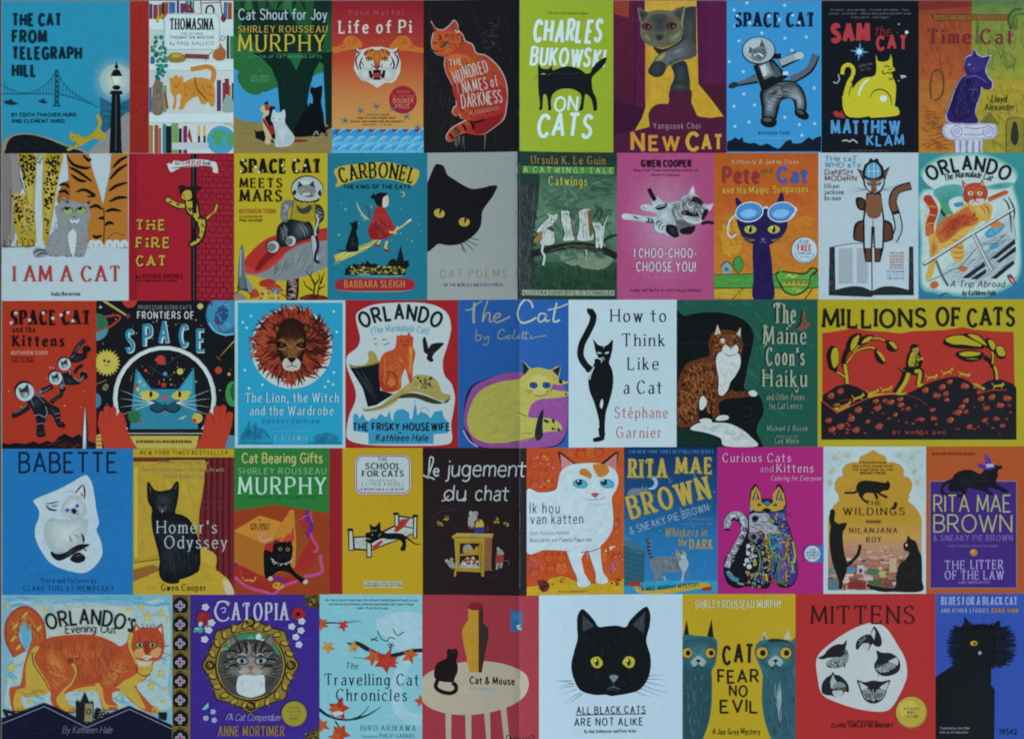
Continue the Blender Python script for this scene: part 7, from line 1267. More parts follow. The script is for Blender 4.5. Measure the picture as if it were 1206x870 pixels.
E('#8a8a90', 255, 215, 12, 22); E('#2a3a70', 510, 215, 12, 26)
B('#9a98a4', '250 260 330 250 390 260 400 330 450 350 450 400 380 410 300 400 250 430 240 340'); F('#131016 #c4c4cc #55555c', '250 260 390 260 440 360 440 400 250 420', 60, 12, 40, 7, 30); B('#4a3a7a', '390 250 450 240 520 250 515 330 460 330 410 300'); B('#6a8a3a', '380 290 420 300 430 325 390 325'); L('#b08a34', '455 250 440 290 480 310 510 290', 10); E('#3a7a9a', 485, 275, 20, 18); E(K2, 485, 275, 7); B(K2, '262 290 280 270 310 280 300 310 270 310')
SB('#54509a', '#3a3070', '450 300 520 320 590 560 596 740 540 795 520 700 500 480', 545, 560); SB('#6a8a3a', '#3f5c28', '430 560 500 540 520 700 530 790 450 780 420 720', 480, 690); SB('#3f6f96', '#2a4470', '330 440 450 410 500 480 440 600 400 720 340 800 320 700 340 560', 400, 540); SB('#8a8894', '#5c5a66', '240 400 330 400 340 440 300 480 240 450', 280, 425)
pal = '#4a3f8c #5c4a9c #3a6f94 #6a8a34 #8a9c3c #a8742c #7a4a8a #2f5a8a #c0a040'.split()
for j in range(11):
    x0 = 330 + j * 25; c = pal[(j * 4) % len(pal)]
    q = [(x0 + 14 * math.sin(t * 1.7 + j), 400 + t * 58 + (j % 3) * 8) for t in range(7)]
    q = [t for t in q if inside(t, pts(body))]
    if len(q) > 2: L(K2, q, 26); L(c, q, 17); D('#131016 #c8c8c0 ' + pal[(j * 5 + 2) % len(pal)], [(x0 - 12, 400), (x0 + 12, 400), (x0 + 12, 780), (x0 - 12, 780)], 9, 3, 5)
D(' '.join(pal), '450 300 520 320 560 440 560 560 480 500 450 400', 34, 7, 12); D(K2, '450 300 520 320 560 440 560 560 480 500 450 400', 26, 3, 6)
for x, y in ((275, 430), (320, 462), (350, 520), (365, 575), (365, 635), (370, 690)): E(K2, x, y, 20, 21); E('#2a2a44', x - 4, y - 4, 8)
for x, y in ((325, 405), (370, 475), (385, 550), (395, 612), (395, 672), (350, 745), (315, 808), (530, 525)): E(K2, x, y, 18); E('#a8742c', x, y, 13, 12); E('#5c3a1c', x, y, 5)
L('#3a7a9a', '400 510 450 500 490 510', 20); L('#3f7f9f', '390 440 430 430 460 450', 14); L('#6a8a34', '440 560 500 600 520 540', 12)
B('#17151c', '200 640 220 490 245 460 290 490 318 560 318 680 290 770 240 780 210 720'); L('#6a7a34', '245 470 300 520 322 600 312 690 280 760', 10); D('#a8a8ac #8a8a90', '215 500 245 480 285 510 300 600 290 660 215 660', 26, 6, 10)
for x, y, r in ((232, 497, 14), (232, 556, 15), (222, 607, 17), (240, 655, 19), (266, 520, 9), (290, 575, 9), (205, 640, 10)): E('#b8bcc4', x, y, r)
for x, y in ((284, 630), (230, 703), (262, 720)): E('#a8842c', x, y, 14)
D('#3a6f94 #6a8a34 #5c4a9c #a8742c', '215 720 300 700 320 800 240 800', 24, 6, 11)
tail = '66 375 60 320 90 265 150 245 200 270 220 330 205 400 170 470 130 530 90 590 65 640 60 690 90 760 150 800 210 805 200 730 150 690 140 620 170 540 215 450'
L('#8f8d98', '72 365 72 310 110 265 165 262 205 310 195 400 150 490 100 580 70 660', 46); F('#131016 #c8c8d0 #4a4850', '55 340 90 260 170 245 225 310 200 420 100 600 95 670 50 670 80 560 170 430 180 330 130 280 90 360', 90, 50, 24, 6, 60)
D('#c0c0c8', '55 340 90 260 170 245 225 310 200 420 100 600 95 670 50 670 80 560 170 430 180 330 130 280 90 360', 60, 4, 9)
for x, y in ((205, 375), (185, 435), (155, 500), (125, 580), (120, 610)): E(K2, x, y, 18, 16); E('#8f8d98', x - 3, y, 8)
L('#3a7a9a', '75 690 110 740 160 760', 34); L('#a8842c', '70 690 110 715 120 750', 6); L('#17151c', '150 700 180 740 200 780', 26); L('#8f8088', '150 780 200 790', 14)
L(K2, '420 730 440 680 450 620', 7); whisk('#4a1030', 500, 260, 80, 2, 3, s=(1,)); D('#d8d8dc', body, 60, 2, 4); V(19)
sub('title'); k = dict(w=.12, c=.4, serif=.6); T("Curious Cats", 572, 956, 102, 46, '#c8a8bc', **k); T("and", 784, 858, 158, 36, '#b88aa8', w=.12, c=.6, serif=.5); T("Kittens", 876, 1082, 160, 46, '#c8a8bc', **k)
sub('subtitle'); T("Coloring for Everyone", 842, 1124, 206, 26, '#c498b4', w=.12, c=.6, sl=.22)
sub('sticker'); R('#3a6aa0', 1070, 568, 1140, 664); E('#2c5a94', 1077, 616, 50, 50); E('#b0bcc4', 1077, 616, 45, 45); TT(["A FUN", "ADVENTURE IN", "COLORING FOR", "ALL AGES"], 1040, 1114, 598, 15, 10, '#3a4450', w=.2); grain()

V(20)
cover('22 16 596 838', '#b2c0c0', 'pale blue cover with black cats on a golden arch over a crowded rooftop city')
sub('border_pattern'); grain(.1); B('#a8bcc2', '30 30 120 40 200 60 100 150 60 260 34 300'); B('#a8bcc2', '590 30 480 40 400 60 500 150 540 260 584 300'); D('#bcb07a #b4ac80', '34 40 180 40 100 150 40 260', 46, 2, 6); D('#bcb07a #b4ac80', '580 40 420 40 510 150 570 260', 46, 2, 6)
for x, y in ((86, 80), (156, 66), (72, 156), (448, 66), (516, 80), (532, 156), (60, 220), (550, 220)): 
    for i in range(5): E('#b0a468', x + 11 * math.cos(i * 1.257), y + 11 * math.sin(i * 1.257), 7, 4, i * 72)
sub('arch'); o = '302 36 330 54 370 72 380 106 410 104 450 116 474 146 470 182 500 190 520 220 516 260 494 300 500 326 530 350 560 390 572 420 572 820 50 820 50 420 60 390 80 350 110 320 108 290 88 260 86 222 104 190 132 182 128 146 150 116 190 104 220 106 230 72 270 56'
P('#b08528', o); 
R('#b08528', 52, 430, 570, 520, '#b88c48'); R('#b88c48', 52, 520, 570, 580, '#b08060'); F('#b68a2c #a87c24', '120 200 490 200 540 420 60 420', 40, 0, 90, 10, 30)
sub('city', 'jumble of red roofs and pale walls under the arch'); R('#b08468', 50, 570, 572, 820, '#7a4a3e'); 
for i in range(280):
    y = 570 + (i / 280.0) ** 1.15 * 245; s_ = .5 + (y - 560) / 200.0; x = rnd.uniform(50, 560); ww_, hh = rnd.uniform(14, 40) * s_, rnd.uniform(7, 18) * s_
    R(rnd.choice(('#b08070 #a87058 #b89a88 #b08a78 #a06050' if y < 640 else '#9c5a48 #7a4038 #b89a88 #8a5a4c #a87058 #c0a898 #8a8078 #6a4038').split()), x, y, min(572, x + ww_), min(820, y + hh))
for x0, y0, x1, y1, c in ((150, 690, 200, 720, '#4a7a9a'), (210, 680, 250, 730, '#a8b0b4'), (220, 700, 240, 724, '#8a2a2c'), (150, 640, 170, 655, '#c8b8a8'), (270, 705, 330, 735, '#3a6a50'), (335, 712, 370, 750, '#a89a58'), (270, 760, 350, 800, '#4a5a3a'), (50, 760, 110, 820, '#5a6a78'), (60, 700, 110, 730, '#5a7a8a'), (390, 640, 430, 720, '#b89a78'), (250, 745, 300, 765, '#b0a8a0'), (160, 775, 260, 815, '#7a2c28')): R(c, x0, y0, x1, y1)
sub('cat'); k = '#16130f'; L(k, '220 256 200 274 176 276 142 276', 11); B(k, '206 250 220 220 250 208 310 212 350 218 372 220 386 210 396 236 384 260 360 264 340 276 366 288 382 298 372 306 340 290 320 276 330 306 316 310 304 280 270 276 250 284 244 304 268 324 262 334 236 312 222 290 216 268')
sub('cat'); L(k, '78 470 70 420 76 384', 26); E(k, 74, 382, 13, 14); B(k, '64 470 92 444 104 450 130 446 152 444 146 470 130 500 132 560 140 620 154 670 150 720 130 770 124 812 108 808 108 770 90 720 70 650 58 560'); L(k, '146 690 180 660 216 620 228 574', 16); E(k, 227, 575, 8, 11); P(k, '90 450 86 436 110 452')
sub('cat'); B(k, '474 560 490 545 496 516 512 534 540 550 556 600 572 640 574 760 570 826 400 828 300 815 270 790 300 796 380 806 424 800 430 740 446 680 480 650 504 610 480 600 472 580'); L(k, '440 820 360 824 290 808 266 786', 12)
E('#c0b8a8', 487, 568, 6, 8); F('#2a2621', '450 690 560 640 560 800 440 810', 14, 80, 60, 3)
sub('bird'); B(k, '398 364 416 350 418 332 430 328 436 338 430 356 420 366 418 372 410 368')
sub('title'); k2 = dict(w=.13, c=.4, serif=.7); T("THE", 262, 346, 346, 26, '#1c1710', **k2); T("WILDINGS", 134, 478, 400, 40, '#1c1710', gap=.26, **k2)
sub('author_name'); T("NILANJANA", 168, 436, 500, 28, '#2c2214', gap=.32, **k2); T("ROY", 264, 346, 552, 28, '#2c2214', gap=.3, **k2)
sub('blurb'); R('#6c5424', 262, 430, 344, 446); TT(["A beautiful book", "like a fine-tuned novel", "The Jungle Book for cats", "MARGARET ATWOOD"], 184, 414, 112, 20, 13, '#4a3814', w=.15); grain()

cover('598 16 1164 840', '#a84e20', 'orange cover with a purple panel and a black cat in a purple pointed hat')
grain(.1)
sub('panel'); R('#8a6a68', 616, 208, 1108, 812); R('#3d2272', 622, 214, 1102, 806); F('#42267a #391e6a', box(622, 214, 1102, 806), 40, 0, 120, 12)
sub('cat'); k = '#100e12'; L(k, '760 200 710 220 686 250 700 284 760 290 824 296', 17); B(k, '720 250 736 210 760 170 800 150 850 148 900 170 920 150 940 130 980 120 1020 128 1024 138 1000 152 1000 180 990 210 1000 230 1056 262 1056 274 1030 272 970 250 940 248 960 270 976 284 960 290 920 270 880 256 830 250 820 290 830 300 810 296 790 270 740 270'); P(k, '996 130 1024 122 1012 140'); F('#262229', '760 180 980 150 980 230 760 240', 14, 10, 50, 4)
L('#3a2a20', '990 170 1000 182', 3)
sub('hat'); P('#4a2a86', '924 54 950 76 976 126 928 124'); B('#4a2a86', '884 120 900 112 930 122 984 124 980 136 950 148 910 142'); P('#a8a0c0', '930 116 972 112 978 130 936 136'); L('#6a4aa0', '932 64 944 110', 5)
sub('author_name'); k3 = dict(w=.09, gap=.12); T("RITA MAE", 638, 1074, 382, 92, '#a8a464', **k3); T("BROWN", 638, 1080, 494, 94, '#a8a464', **k3); T("& SNEAKY PIE BROWN", 638, 1082, 544, 32, '#7a6a9c', w=.12, c=.5, serif=.5)
sub('title'); T("THE", 702, 816, 702, 46, '#a894c4', w=.12, c=.4, serif=.7); T("LITTER", 846, 1028, 702, 50, '#a894c4', w=.12, c=.4, serif=.7); T("OF THE LAW", 702, 1032, 760, 48, '#a894c4', w=.12, c=.4, serif=.7)
sub('ball'); E('#b0702c', 864, 610, 21, 20); E('#c8923c', 858, 604, 10, 9)
sub('blurb'); T("THE NEW YORK TIMES BESTSELLING SERIES", 628, 872, 64, 12, '#4a2410', w=.24); T("A tale of sleuthing cats and their humans", 716, 1000, 578, 14, '#7464a0', w=.12); T("A MRS. MURPHY MYSTERY", 780, 958, 784, 14, '#8a7ab0', w=.12); grain()

# ================================================================== fifth row of covers
V(21)
cover('12 26 1016 900', '#78a8b8', 'wide cover with a large orange tabby striding over dark rooftops among yellow stars')
grain(.14)
sub('pale_sky'); B('#a4b8b4', '100 60 300 80 500 70 760 90 960 60 1000 300 980 560 960 700 400 680 60 690 40 560 80 420 60 300 160 360 200 200 60 100'); F('#6aa6bc #88b0b8 #a8bab4', box(16, 30, 1012, 700), 150, 20, 110, 16, 60); F('#4a9cbc #62a6be', '16 30 1010 30 1010 120 600 70 300 70 20 120', 40, 5, 90, 12, 20); B('#5aa2ba', '130 200 160 210 170 300 160 330 140 320'); F('#5aa4bc', '140 600 270 600 260 660 140 680', 16, 10, 60, 12); F('#5aa4bc', '640 600 780 600 760 660 650 680', 16, 10, 60, 12); F('#5aa4bc', '20 440 110 480 100 540 20 560', 14, 30, 50, 10)
B('#b0bab0', '250 200 380 110 600 90 760 110 790 220 700 300 300 270')
sub('stars')
for x, y, r in ((45, 92, 20), (268, 108, 20), (750, 112, 20), (826, 98, 24), (866, 155, 32), (944, 132, 26), (984, 158, 14), (66, 450, 32), (40, 516, 15), (82, 534, 10), (940, 484, 26), (886, 558, 28), (962, 576, 16), (698, 628, 20), (178, 652, 20), (540, 600, 14), (952, 648, 14), (980, 180, 10)): star('#b8a440', x, y, r, 5, .5); star('#c4b458', x, y, r * .6, 5, .5)
sub('cat'); k = '#b04e2a'; Yc = '#b8993e'
L('#96402a', '230 320 220 200 150 130 80 180 70 280 116 372', 84); L(k, '226 320 216 204 150 138 84 184 78 280 118 366', 70)
B(k, '190 290 240 300 300 272 400 258 520 256 620 280 680 320 720 320 760 280 770 240 800 220 880 216 940 240 960 300 960 350 940 400 900 420 890 470 850 520 800 560 860 640 900 680 930 700 920 722 880 716 820 690 760 640 700 590 660 600 660 640 690 670 690 690 650 700 610 700 590 650 570 590 500 580 420 590 380 610 400 660 440 690 436 716 400 716 340 700 300 650 290 590 200 610 130 620 120 650 150 690 140 706 80 706 60 640 60 570 120 550 140 440 170 340')
B(Yc, '190 340 230 330 200 400 250 490 290 560 280 600 200 620 130 620 130 660 150 695 90 700 80 640 100 580 150 560 150 450'); B(Yc, '400 400 440 410 456 470 430 540 380 590 390 640 430 690 420 710 360 690 330 640 360 590 420 530 440 470'); B(Yc, '545 460 580 410 640 376 690 380 660 420 580 450 560 500 600 580 620 660 690 676 680 694 620 700 592 640 560 560'); B(Yc, '780 400 830 430 890 430 880 480 840 520 760 570 640 570 480 590 430 580 520 560 660 550 780 500 810 460'); B(Yc, '700 580 780 560 830 640 850 690 810 680 760 630'); B(Yc, '900 680 930 690 920 720 890 714')
B('#c0b498', '800 400 850 410 900 400 870 440 820 440'); SB('#be6434', '#a44628', '230 310 400 270 600 280 700 330 740 430 640 520 480 540 440 420 380 400 320 480', 480, 390); SB('#c47a3c', '#ac4c2a', '250 330 330 320 400 420 400 520 340 580 290 500', 320, 440); SB('#c4823e', '#ac4c2a', '570 470 640 390 740 380 760 460 690 560 600 570', 650, 480); F('#963c24 #c25e34 #a2442a', '240 300 620 280 700 330 720 440 640 540 460 540 450 440 380 400 250 380', 190, 75, 60, 7, 25); F('#a2442a #c87a3a', '220 400 300 400 420 520 330 600 290 540', 60, 30, 60, 6, 25); F('#963c24 #c8783a', '600 460 720 420 780 460 660 560 600 560', 50, 20, 60, 6, 25); F('#c8a850 #a8862c', '90 580 280 570 270 610 140 630', 30, 0, 40, 5); F('#98401f #c88a40', '60 180 140 130 240 200 250 300 200 290 150 190 100 300', 60, 60, 40, 7, 40)
for x, y in ((90, 210), (80, 280), (230, 220), (110, 330), (150, 140)): E(Yc, x, y, 10, 22, 40)
L('#5a2a18', '190 360 200 430 260 520 290 580', 4); L('#5a2a18', '400 420 440 430 456 480 430 550', 3); L('#5a2a18', '670 560 700 500 690 480', 3)
P('#ac4529', '776 250 796 186 836 240'); P('#c8b4a0', '788 250 800 206 822 246'); P('#b0452a', '900 230 950 192 962 270'); P('#c8b4a0', '918 236 944 208 952 262'); B('#aa4428', '760 290 790 236 850 220 920 224 958 270 962 340 930 396 870 412 800 400 762 350'); B(Yc, '756 260 780 250 770 330 800 400 780 390 752 330'); F('#8c3020 #b8552c', '790 240 940 240 950 330 900 330 860 300 800 330', 50, 75, 34, 6, 30); B('#c0905a', '790 350 840 330 860 370 830 396 796 384'); B('#c0905a', '890 350 936 330 944 360 920 392 880 380')
for x in (818, 892): E('#5a2a18', x, 318, 24, 19); E('#8aa070', x, 318, 19, 14); E('#1a1a14', x + 2, 318, 8, 12)
B('#8a3024', '844 300 872 300 880 350 860 376 842 350'); B('#c0b8a8', '834 386 860 376 890 386 870 404 846 402'); L('#5a2a18', '840 396 858 392 880 396', 3)
for a in ('940 330 996 322', '950 360 1000 380', '940 390 980 410'): L('#4a4a44', a, 3)
for x in (845, 870, 890, 910): L('#5a5a54', [(x, 222), (x - 10, 195)], 3)
L('#7a3420', '800 430 810 480 850 500 880 490', 5); L(k, '640 690 690 690', 12); L('#4a2a1a', '600 700 690 696', 3); L('#4a2a1a', '70 706 150 704', 3); L('#4a2a1a', '380 716 440 712', 3)
for x, y in ((410, 700), (425, 698), (900, 708), (912, 706), (650, 690), (670, 688), (110, 696), (130, 694)): L('#7a3a20', [(x, y - 10), (x + 2, y + 8)], 3)
sub('church'); P('#1c1a1c', '446 650 462 640 470 656 480 640 500 590 520 640 528 656 544 640 550 660 548 770 450 770'); P('#8a7c58', '500 660 544 660 544 766 496 766'); E('#1c1a1c', 520, 706, 16, 18); E('#8a7c58', 520, 706, 9, 11); P('#1c1a1c', '560 700 570 684 590 690 600 710 640 710 640 750 550 750'); D('#8a7c58', box(566, 706, 630, 744), 7, 4, 8); P('#1c1a1c', '930 712 980 712 976 760 934 750'); L('#1c1a1c', '20 700 60 710 90 716', 16); P('#1c1a1c', '20 696 50 700 50 740 30 730')
sub('rooftops'); P('#14142a', '12 748 120 708 262 656 330 680 420 726 510 776 600 740 680 704 760 674 860 718 1016 790 1016 900 12 900'); L('#8a8a98', '12 778 262 676 510 800 760 692 1016 812', 4, sm=False); F('#1a1a34 #10101f', '20 760 260 690 510 800 760 710 1010 820 1010 868 20 868', 50, -10, 80, 9)
sub('title'); T("ORLANDO", 278, 730, 196, 84, '#15181c', w=.15, arc=760, gap=.1); T("'S", 728, 776, 234, 74, '#15181c', w=.16, rot=22)
sub('subtitle'); T("Evening Out", 384, 680, 244, 46, '#1a1d22', w=.1, sl=.1, gap=.1, arc=1600)
sub('author_name'); T("By Kathleen Hale", 366, 656, 832, 40, '#6c6c78', w=.08, sl=.25, gap=.1); grain()

V(22)
cover('-78 22 662 800', '#3c2880', 'purple cover with a tabby cat portrait in an ornate gold oval frame')
grain(.1)
F('#40309a #382478', box(20, 24, 660, 760), 50, 0, 120, 12)
sub('ornate_strip', 'gold and black strip with a row of jewelled crosses'); grain(.2); R('#5c4c24', -78, 22, 18, 800); R('#8a7434', -74, 22, -70, 800); R('#8a7434', 8, 22, 14, 800)
for i in range(8):
    y = 76 + i * 94 - 0
    B('#17140f', [(-66, y - 20), (-34, y - 44), (4, y - 20), (4, y + 20), (-34, y + 44), (-66, y + 20)]); L('#8a7434', [(-66, y + 46), (-34, y + 36), (4, y + 46)], 5); L('#8a7434', [(-66, y + 54), (-34, y + 62), (4, y + 54)], 4)
    for dx, dy in ((0, -15), (0, 15), (-15, 0), (15, 0)): E('#a8a4b0', -33 + dx, y + dy, 10, 10); E('#5c4a78', -33 + dx, y + dy, 5, 5)
    E('#8a2430', -33, y, 8)
sub('corner_ornament'); grain(.2)
for cy in (30, 720):
    B('#4a3c1c', [(570, cy - 20), (600, cy + 20), (590, cy + 44), (640, cy + 60), (670, cy + 50), (670, cy - 40)]) if cy < 100 else B('#4a3c1c', [(590, 745), (600, 710), (630, 700), (640, 680), (670, 690), (670, 760)])
    D('#8a7434 #2a2010 #6a5828', [(590, cy - 6), (668, cy - 20), (668, cy + 50), (610, cy + 40)], 40, 4, 8)
sub('oval_frame'); pts_ = []
for i in range(48):
    a = 2 * math.pi * i / 48; r = 1 + .05 * math.cos(8 * a) + .02 * math.cos(16 * a); pts_.append((318 + 228 * r * math.cos(a), 372 + 226 * r * math.sin(a)))
B('#2e260f', pts_); B('#8a7230', [(318 + (x - 318) * .965, 372 + (y - 372) * .965) for x, y in pts_])
for i in range(22):
    a = 2 * math.pi * i / 22; x, y = 318 + 200 * math.cos(a), 372 + 200 * math.sin(a)
    E('#2e260f', x, y, 24, 15, math.degrees(a) + 40); E('#a88c3c', x + 2, y - 2, 18, 10, math.degrees(a) + 40); E('#5c4a1c', x + 22 * math.cos(a), y + 20 * math.sin(a), 7, 7)
for x, y in ((318, 158), (116, 372), (520, 372), (320, 576)): E('#1d180c', x, y, 24, 24); E('#5a4820', x, y, 15, 15); D('#a88c3c', box(x - 14, y - 14, x + 14, y + 14), 5, 3, 5)
E('#1f190b', 318, 374, 178, 178); E('#9a8038', 318, 372, 170, 172); E('#2a220f', 318, 372, 163, 166)
sub('portrait_ground', 'leafy green ground behind the cat'); grain(.1)
E('#3f7c5c', 318, 372, 158, 162); D('#9cb8a8 #2c6a44 #b8c8c0 #5c9a78', [(318 + 150 * math.cos(t / 10), 372 + 152 * math.sin(t / 10)) for t in range(63)], 60, 8, 22)
sub('cat'); B('#47433f', '180 300 214 290 216 230 236 220 262 250 320 244 380 250 412 218 434 226 430 300 470 330 474 400 440 480 400 520 320 536 240 520 190 480 164 420 166 350'); P('#6a6460', '214 286 222 222 256 262'); P('#7a706c', '222 270 228 236 246 262'); P('#6a6460', '434 280 426 214 386 256'); P('#7a706c', '426 266 420 230 400 256')
SB('#7a746c', '#3a3632', '190 320 260 250 380 250 450 320 450 420 390 480 260 480 190 420', 318, 380); F('#23211f #8a847c #3a3632 #a09890', '180 300 270 250 370 250 460 320 460 420 400 440 320 420 240 430 180 420', 230, lambda x, y: math.degrees(math.atan2(y - 400, x - 318)), 44, 4, 20)
for a in ('250 250 270 300 262 340', '320 244 320 290', '390 250 370 300 376 340', '290 250 300 290 296 316', '350 250 342 290 346 316', '190 400 230 370 262 380', '180 360 220 340 250 340', '450 400 410 370 380 380', '460 350 420 340 392 344', '200 300 240 300 262 310', '436 300 400 300 380 310'): L('#1c1a18', a, 10, 2)
B('#8a8078', '276 350 318 330 362 350 366 400 340 420 296 420 272 400'); B('#a09684', '262 400 300 384 318 396 340 384 376 402 350 424 318 416 286 424'); B('#c0c8c8', '250 500 258 430 300 420 340 424 384 420 390 480 386 510 330 530 290 526')
for x, q in ((276, 6), (370, -6)): E('#1a1816', x, 350, 34, 20, q); E('#86969a', x, 350, 28, 15, q); E('#14161a', x, 350, 9, 13)
B('#8a5a50', '306 376 334 376 326 392 320 398 312 392'); L('#2a2624', '320 396 320 406', 3); L('#2a2624', '320 406 300 414', 3); L('#2a2624', '320 406 342 414', 3); L('#c0bcb4', '264 320 280 314 300 322', 4); L('#c0bcb4', '346 322 364 314 384 320', 4); whisk('#a8a8a0', 320, 404, 160, 2, 4, sp=8); F('#d4d8d8 #a0a8a8', '262 440 380 440 380 500 270 500', 30, 85, 30, 4)
sub('flower', 'red flower with white blossoms and a teal butterfly'); B('#8a2430', '50 150 60 110 90 104 118 120 120 160 90 178 60 172'); F('#a83a34 #6a1a20', '54 150 70 110 116 126 110 168', 16, 40, 30, 6); D('#a0c0c8 #6aa0a8 #4a8a88', box(34, 160, 120, 206), 14, 7, 12)
for x, y in ((90, 242), (124, 160), (94, 82), (110, 196)):
    for i in range(5): E('#b4bcd0', x + 11 * math.cos(i * 1.257), y + 11 * math.sin(i * 1.257), 9, 7)
    E('#b8b070', x, y, 5)
sub('flower'); B('#9a2226', '522 120 536 90 560 86 586 100 590 130 566 148 536 142'); F('#b03030 #6a1418', '526 110 580 94 584 136 540 140', 16, 50, 26, 6); E('#1a1014', 556, 116, 10, 10)
for x, y in ((574, 152), (524, 178), (570, 198), (544, 230), (560, 268)):
    for i in range(5): E('#b4bcd0', x + 10 * math.cos(i * 1.257), y + 10 * math.sin(i * 1.257), 9, 7)
    E('#b8b070', x, y, 5)
sub('flower'); P('#7ab4b8', '76 590 108 556 110 580 90 594')
for x, y in ((132, 602), (96, 634), (138, 644)):
    for i in range(5): E('#9aa0c4', x + 8 * math.cos(i * 1.257), y + 8 * math.sin(i * 1.257), 7, 6)
sub('sticker', 'round gold seal'); E('#6c6420', 536, 612, 64, 64); E('#9a8c30', 536, 612, 60, 60); TT(["A PICTURE", "BOOK OF FINE", "CATS AND", "ANTIQUES"], 500, 572, 588, 18, 10, '#6c6020', w=.16)
sub('title'); T("C", 136, 218, 150, 96, '#b4b0c8', w=.12, c=.5); T("ATOPIA", 224, 508, 146, 84, '#b4b0c8', w=.14, c=.4, serif=.5); L('#b4b0c8', '170 90 190 84 192 104 178 108', 5); L('#b4b0c8', '150 60 180 50 216 60', 5)
sub('subtitle'); T("A Cat Compendium", 206, 464, 646, 34, '#9890c0', w=.07, sl=.25, gap=.06); L('#9890c0', '196 640 214 612 230 640', 4)
sub('author_name'); T("ANNE MORTIMER", 156, 488, 722, 48, '#8a6c4c', w=.14, c=.5, serif=.5, gap=.12); grain()

cover('662 24 1174 800', '#82bac4', 'light blue cover with autumn leaves and a pale white cat dozing behind a branch')
grain(.12)
F('#88bec8 #7ab4c0 #8cc2ca', box(662, 24, 1174, 741), 80, 30, 110, 16, 60)
sub('cat', 'pale white cat shape with a long curling tail'); B('#a0c2ca', '940 150 980 130 1040 106 1110 104 1180 130 1180 300 1120 290 1060 300 1000 240 950 190'); L('#9ac2cb', '1180 310 1120 290 1080 380 1040 480 1060 590 1130 640 1180 630', 60); L('#82bac4', '1180 600 1120 580 1110 520 1174 480', 30)
for a in ('950 200 972 240 1000 250 1010 232 1040 240', '1028 190 1050 222 1082 204', '916 238 956 250', '920 250 950 232', '1000 270 1030 262', '1006 280 1036 272', '1012 296 1020 270'): L('#23303a', a, 5)
L('#23303a', '1024 262 1014 296', 4)
sub('branch'); k = '#1c2328'; L(k, '1176 296 1120 300 1040 320 980 326 920 300 860 266 830 262', 20, 0); L(k, '900 300 850 270 800 262', 8); L(k, '980 330 920 340 860 336 820 330', 6, 1)
L(k, '664 164 720 160 780 164 840 152 872 156', 9, 1); L(k, '780 164 810 146', 5, 1)
L(k, '660 590 700 620 760 640 830 640 880 610 910 570', 16, 1); L(k, '830 640 900 620 970 576', 14, 1); L(k, '740 650 760 680 780 710 782 740', 9, 1)
def leaf(x, y, r, c, rot=0):
    p = []
    for i in range(10):
        a = math.radians(rot + 36 * i); q = r * (1.0 if i % 2 == 0 else .48) * rnd.uniform(.85, 1.12); p.append((x + q * math.cos(a), y + q * math.sin(a)))
    P(c, p); L('#7a2c1c', [(x, y), (x + r * .8 * math.cos(math.radians(rot)), y + r * .8 * math.sin(math.radians(rot)))], 2.5)
sub('leaves', 'red, orange and yellow maple leaves')
for x, y, r, c, q in ((675, 165, 36, '#b4582c', 30), (780, 174, 32, '#b4341f', 80), (706, 282, 38, '#b88a3c', 20), (832, 282, 34, '#b8863a', 60), (930, 330, 48, '#b4542a', 100), (990, 350, 66, '#a83224', 80), (1010, 356, 50, '#b03a28', 110), (1112, 320, 46, '#b4562a', 70), (760, 590, 64, '#a83422', -80), (740, 600, 40, '#b4542c', 200), (676, 670, 40, '#b4542c', 30), (764, 712, 56, '#b04022', -60), (740, 730, 40, '#b4582c', 40), (1168, 550, 34, '#b4542a', 190)): leaf(x, y, r, c, q)
B('#b4c4c8', '724 610 750 600 780 606 770 618 740 622'); L('#b03a28', '780 740 776 700', 8)
sub('title'); k = dict(w=.12, c=.4, serif=.6); T("The", 790, 854, 390, 32, '#26323a', w=.11, c=.5, sl=.2); T("Travelling Cat", 688, 1156, 470, 56, '#18222a', **k); T("Chronicles", 744, 1098, 548, 58, '#18222a', **k)
sub('author_name'); T("HIRO ARIKAWA", 866, 1142, 696, 26, '#2c4a5c', w=.12, c=.5, serif=.5, gap=.3); T("Translated by", 868, 950, 732, 12, '#4a6a78', w=.12); T("PHILIP GABRIEL", 960, 1142, 732, 20, '#3a5a6a', w=.12, c=.6, serif=.4)
sub('blurb'); TT(["Like the very best of these tales, Hiro Arikawa's beautiful book will touch you and", "make you see the world anew, a warm and companionable road. Prepare to laugh", "-- author, Ali and the Stranger"], 690, 1150, 52, 20, 11, '#34505c', w=.15); grain()

V(23)
cover('28 24 545 800', '#9e3640', 'pink red cover with a small black cat and a tall vase on a white round table')
grain(.08)
sub('table'); P('#b0a48e', '130 520 158 520 156 670 134 670'); P('#b0a48e', '218 520 246 520 246 670 222 670'); P('#b0a48e', '302 530 328 520 332 670 314 670'); P('#b0a48e', '374 500 400 500 416 670 392 670'); B('#b4a892', '20 400 60 360 130 330 240 310 340 310 420 326 480 356 500 400 486 450 440 490 360 525 260 545 180 546 110 536 50 510 20 470')
sub('vase'); P('#b8892c', '232 60 282 60 282 358 236 358 222 270 206 200 210 160 232 136'); P('#3a2a24', '278 60 298 60 298 138 322 164 322 200 308 270 292 358 278 358'); B('#b8892c', '206 190 212 158 234 134 234 230 222 280'); B('#7c2228', '230 68 246 52 266 48 290 54 298 66 288 80 260 84 240 80')
sub('cat'); B('#1e1413', '138 262 152 256 164 258 178 254 186 270 184 290 180 310 186 330 184 360 174 380 168 400 150 404 110 400 86 390 80 360 92 322 118 306 136 296'); L('#1e1413', '96 396 88 424 110 444 150 452 176 440 176 416 160 406', 18)
for x in (160, 174): E('#4a3a36', x, 268, 2.5)
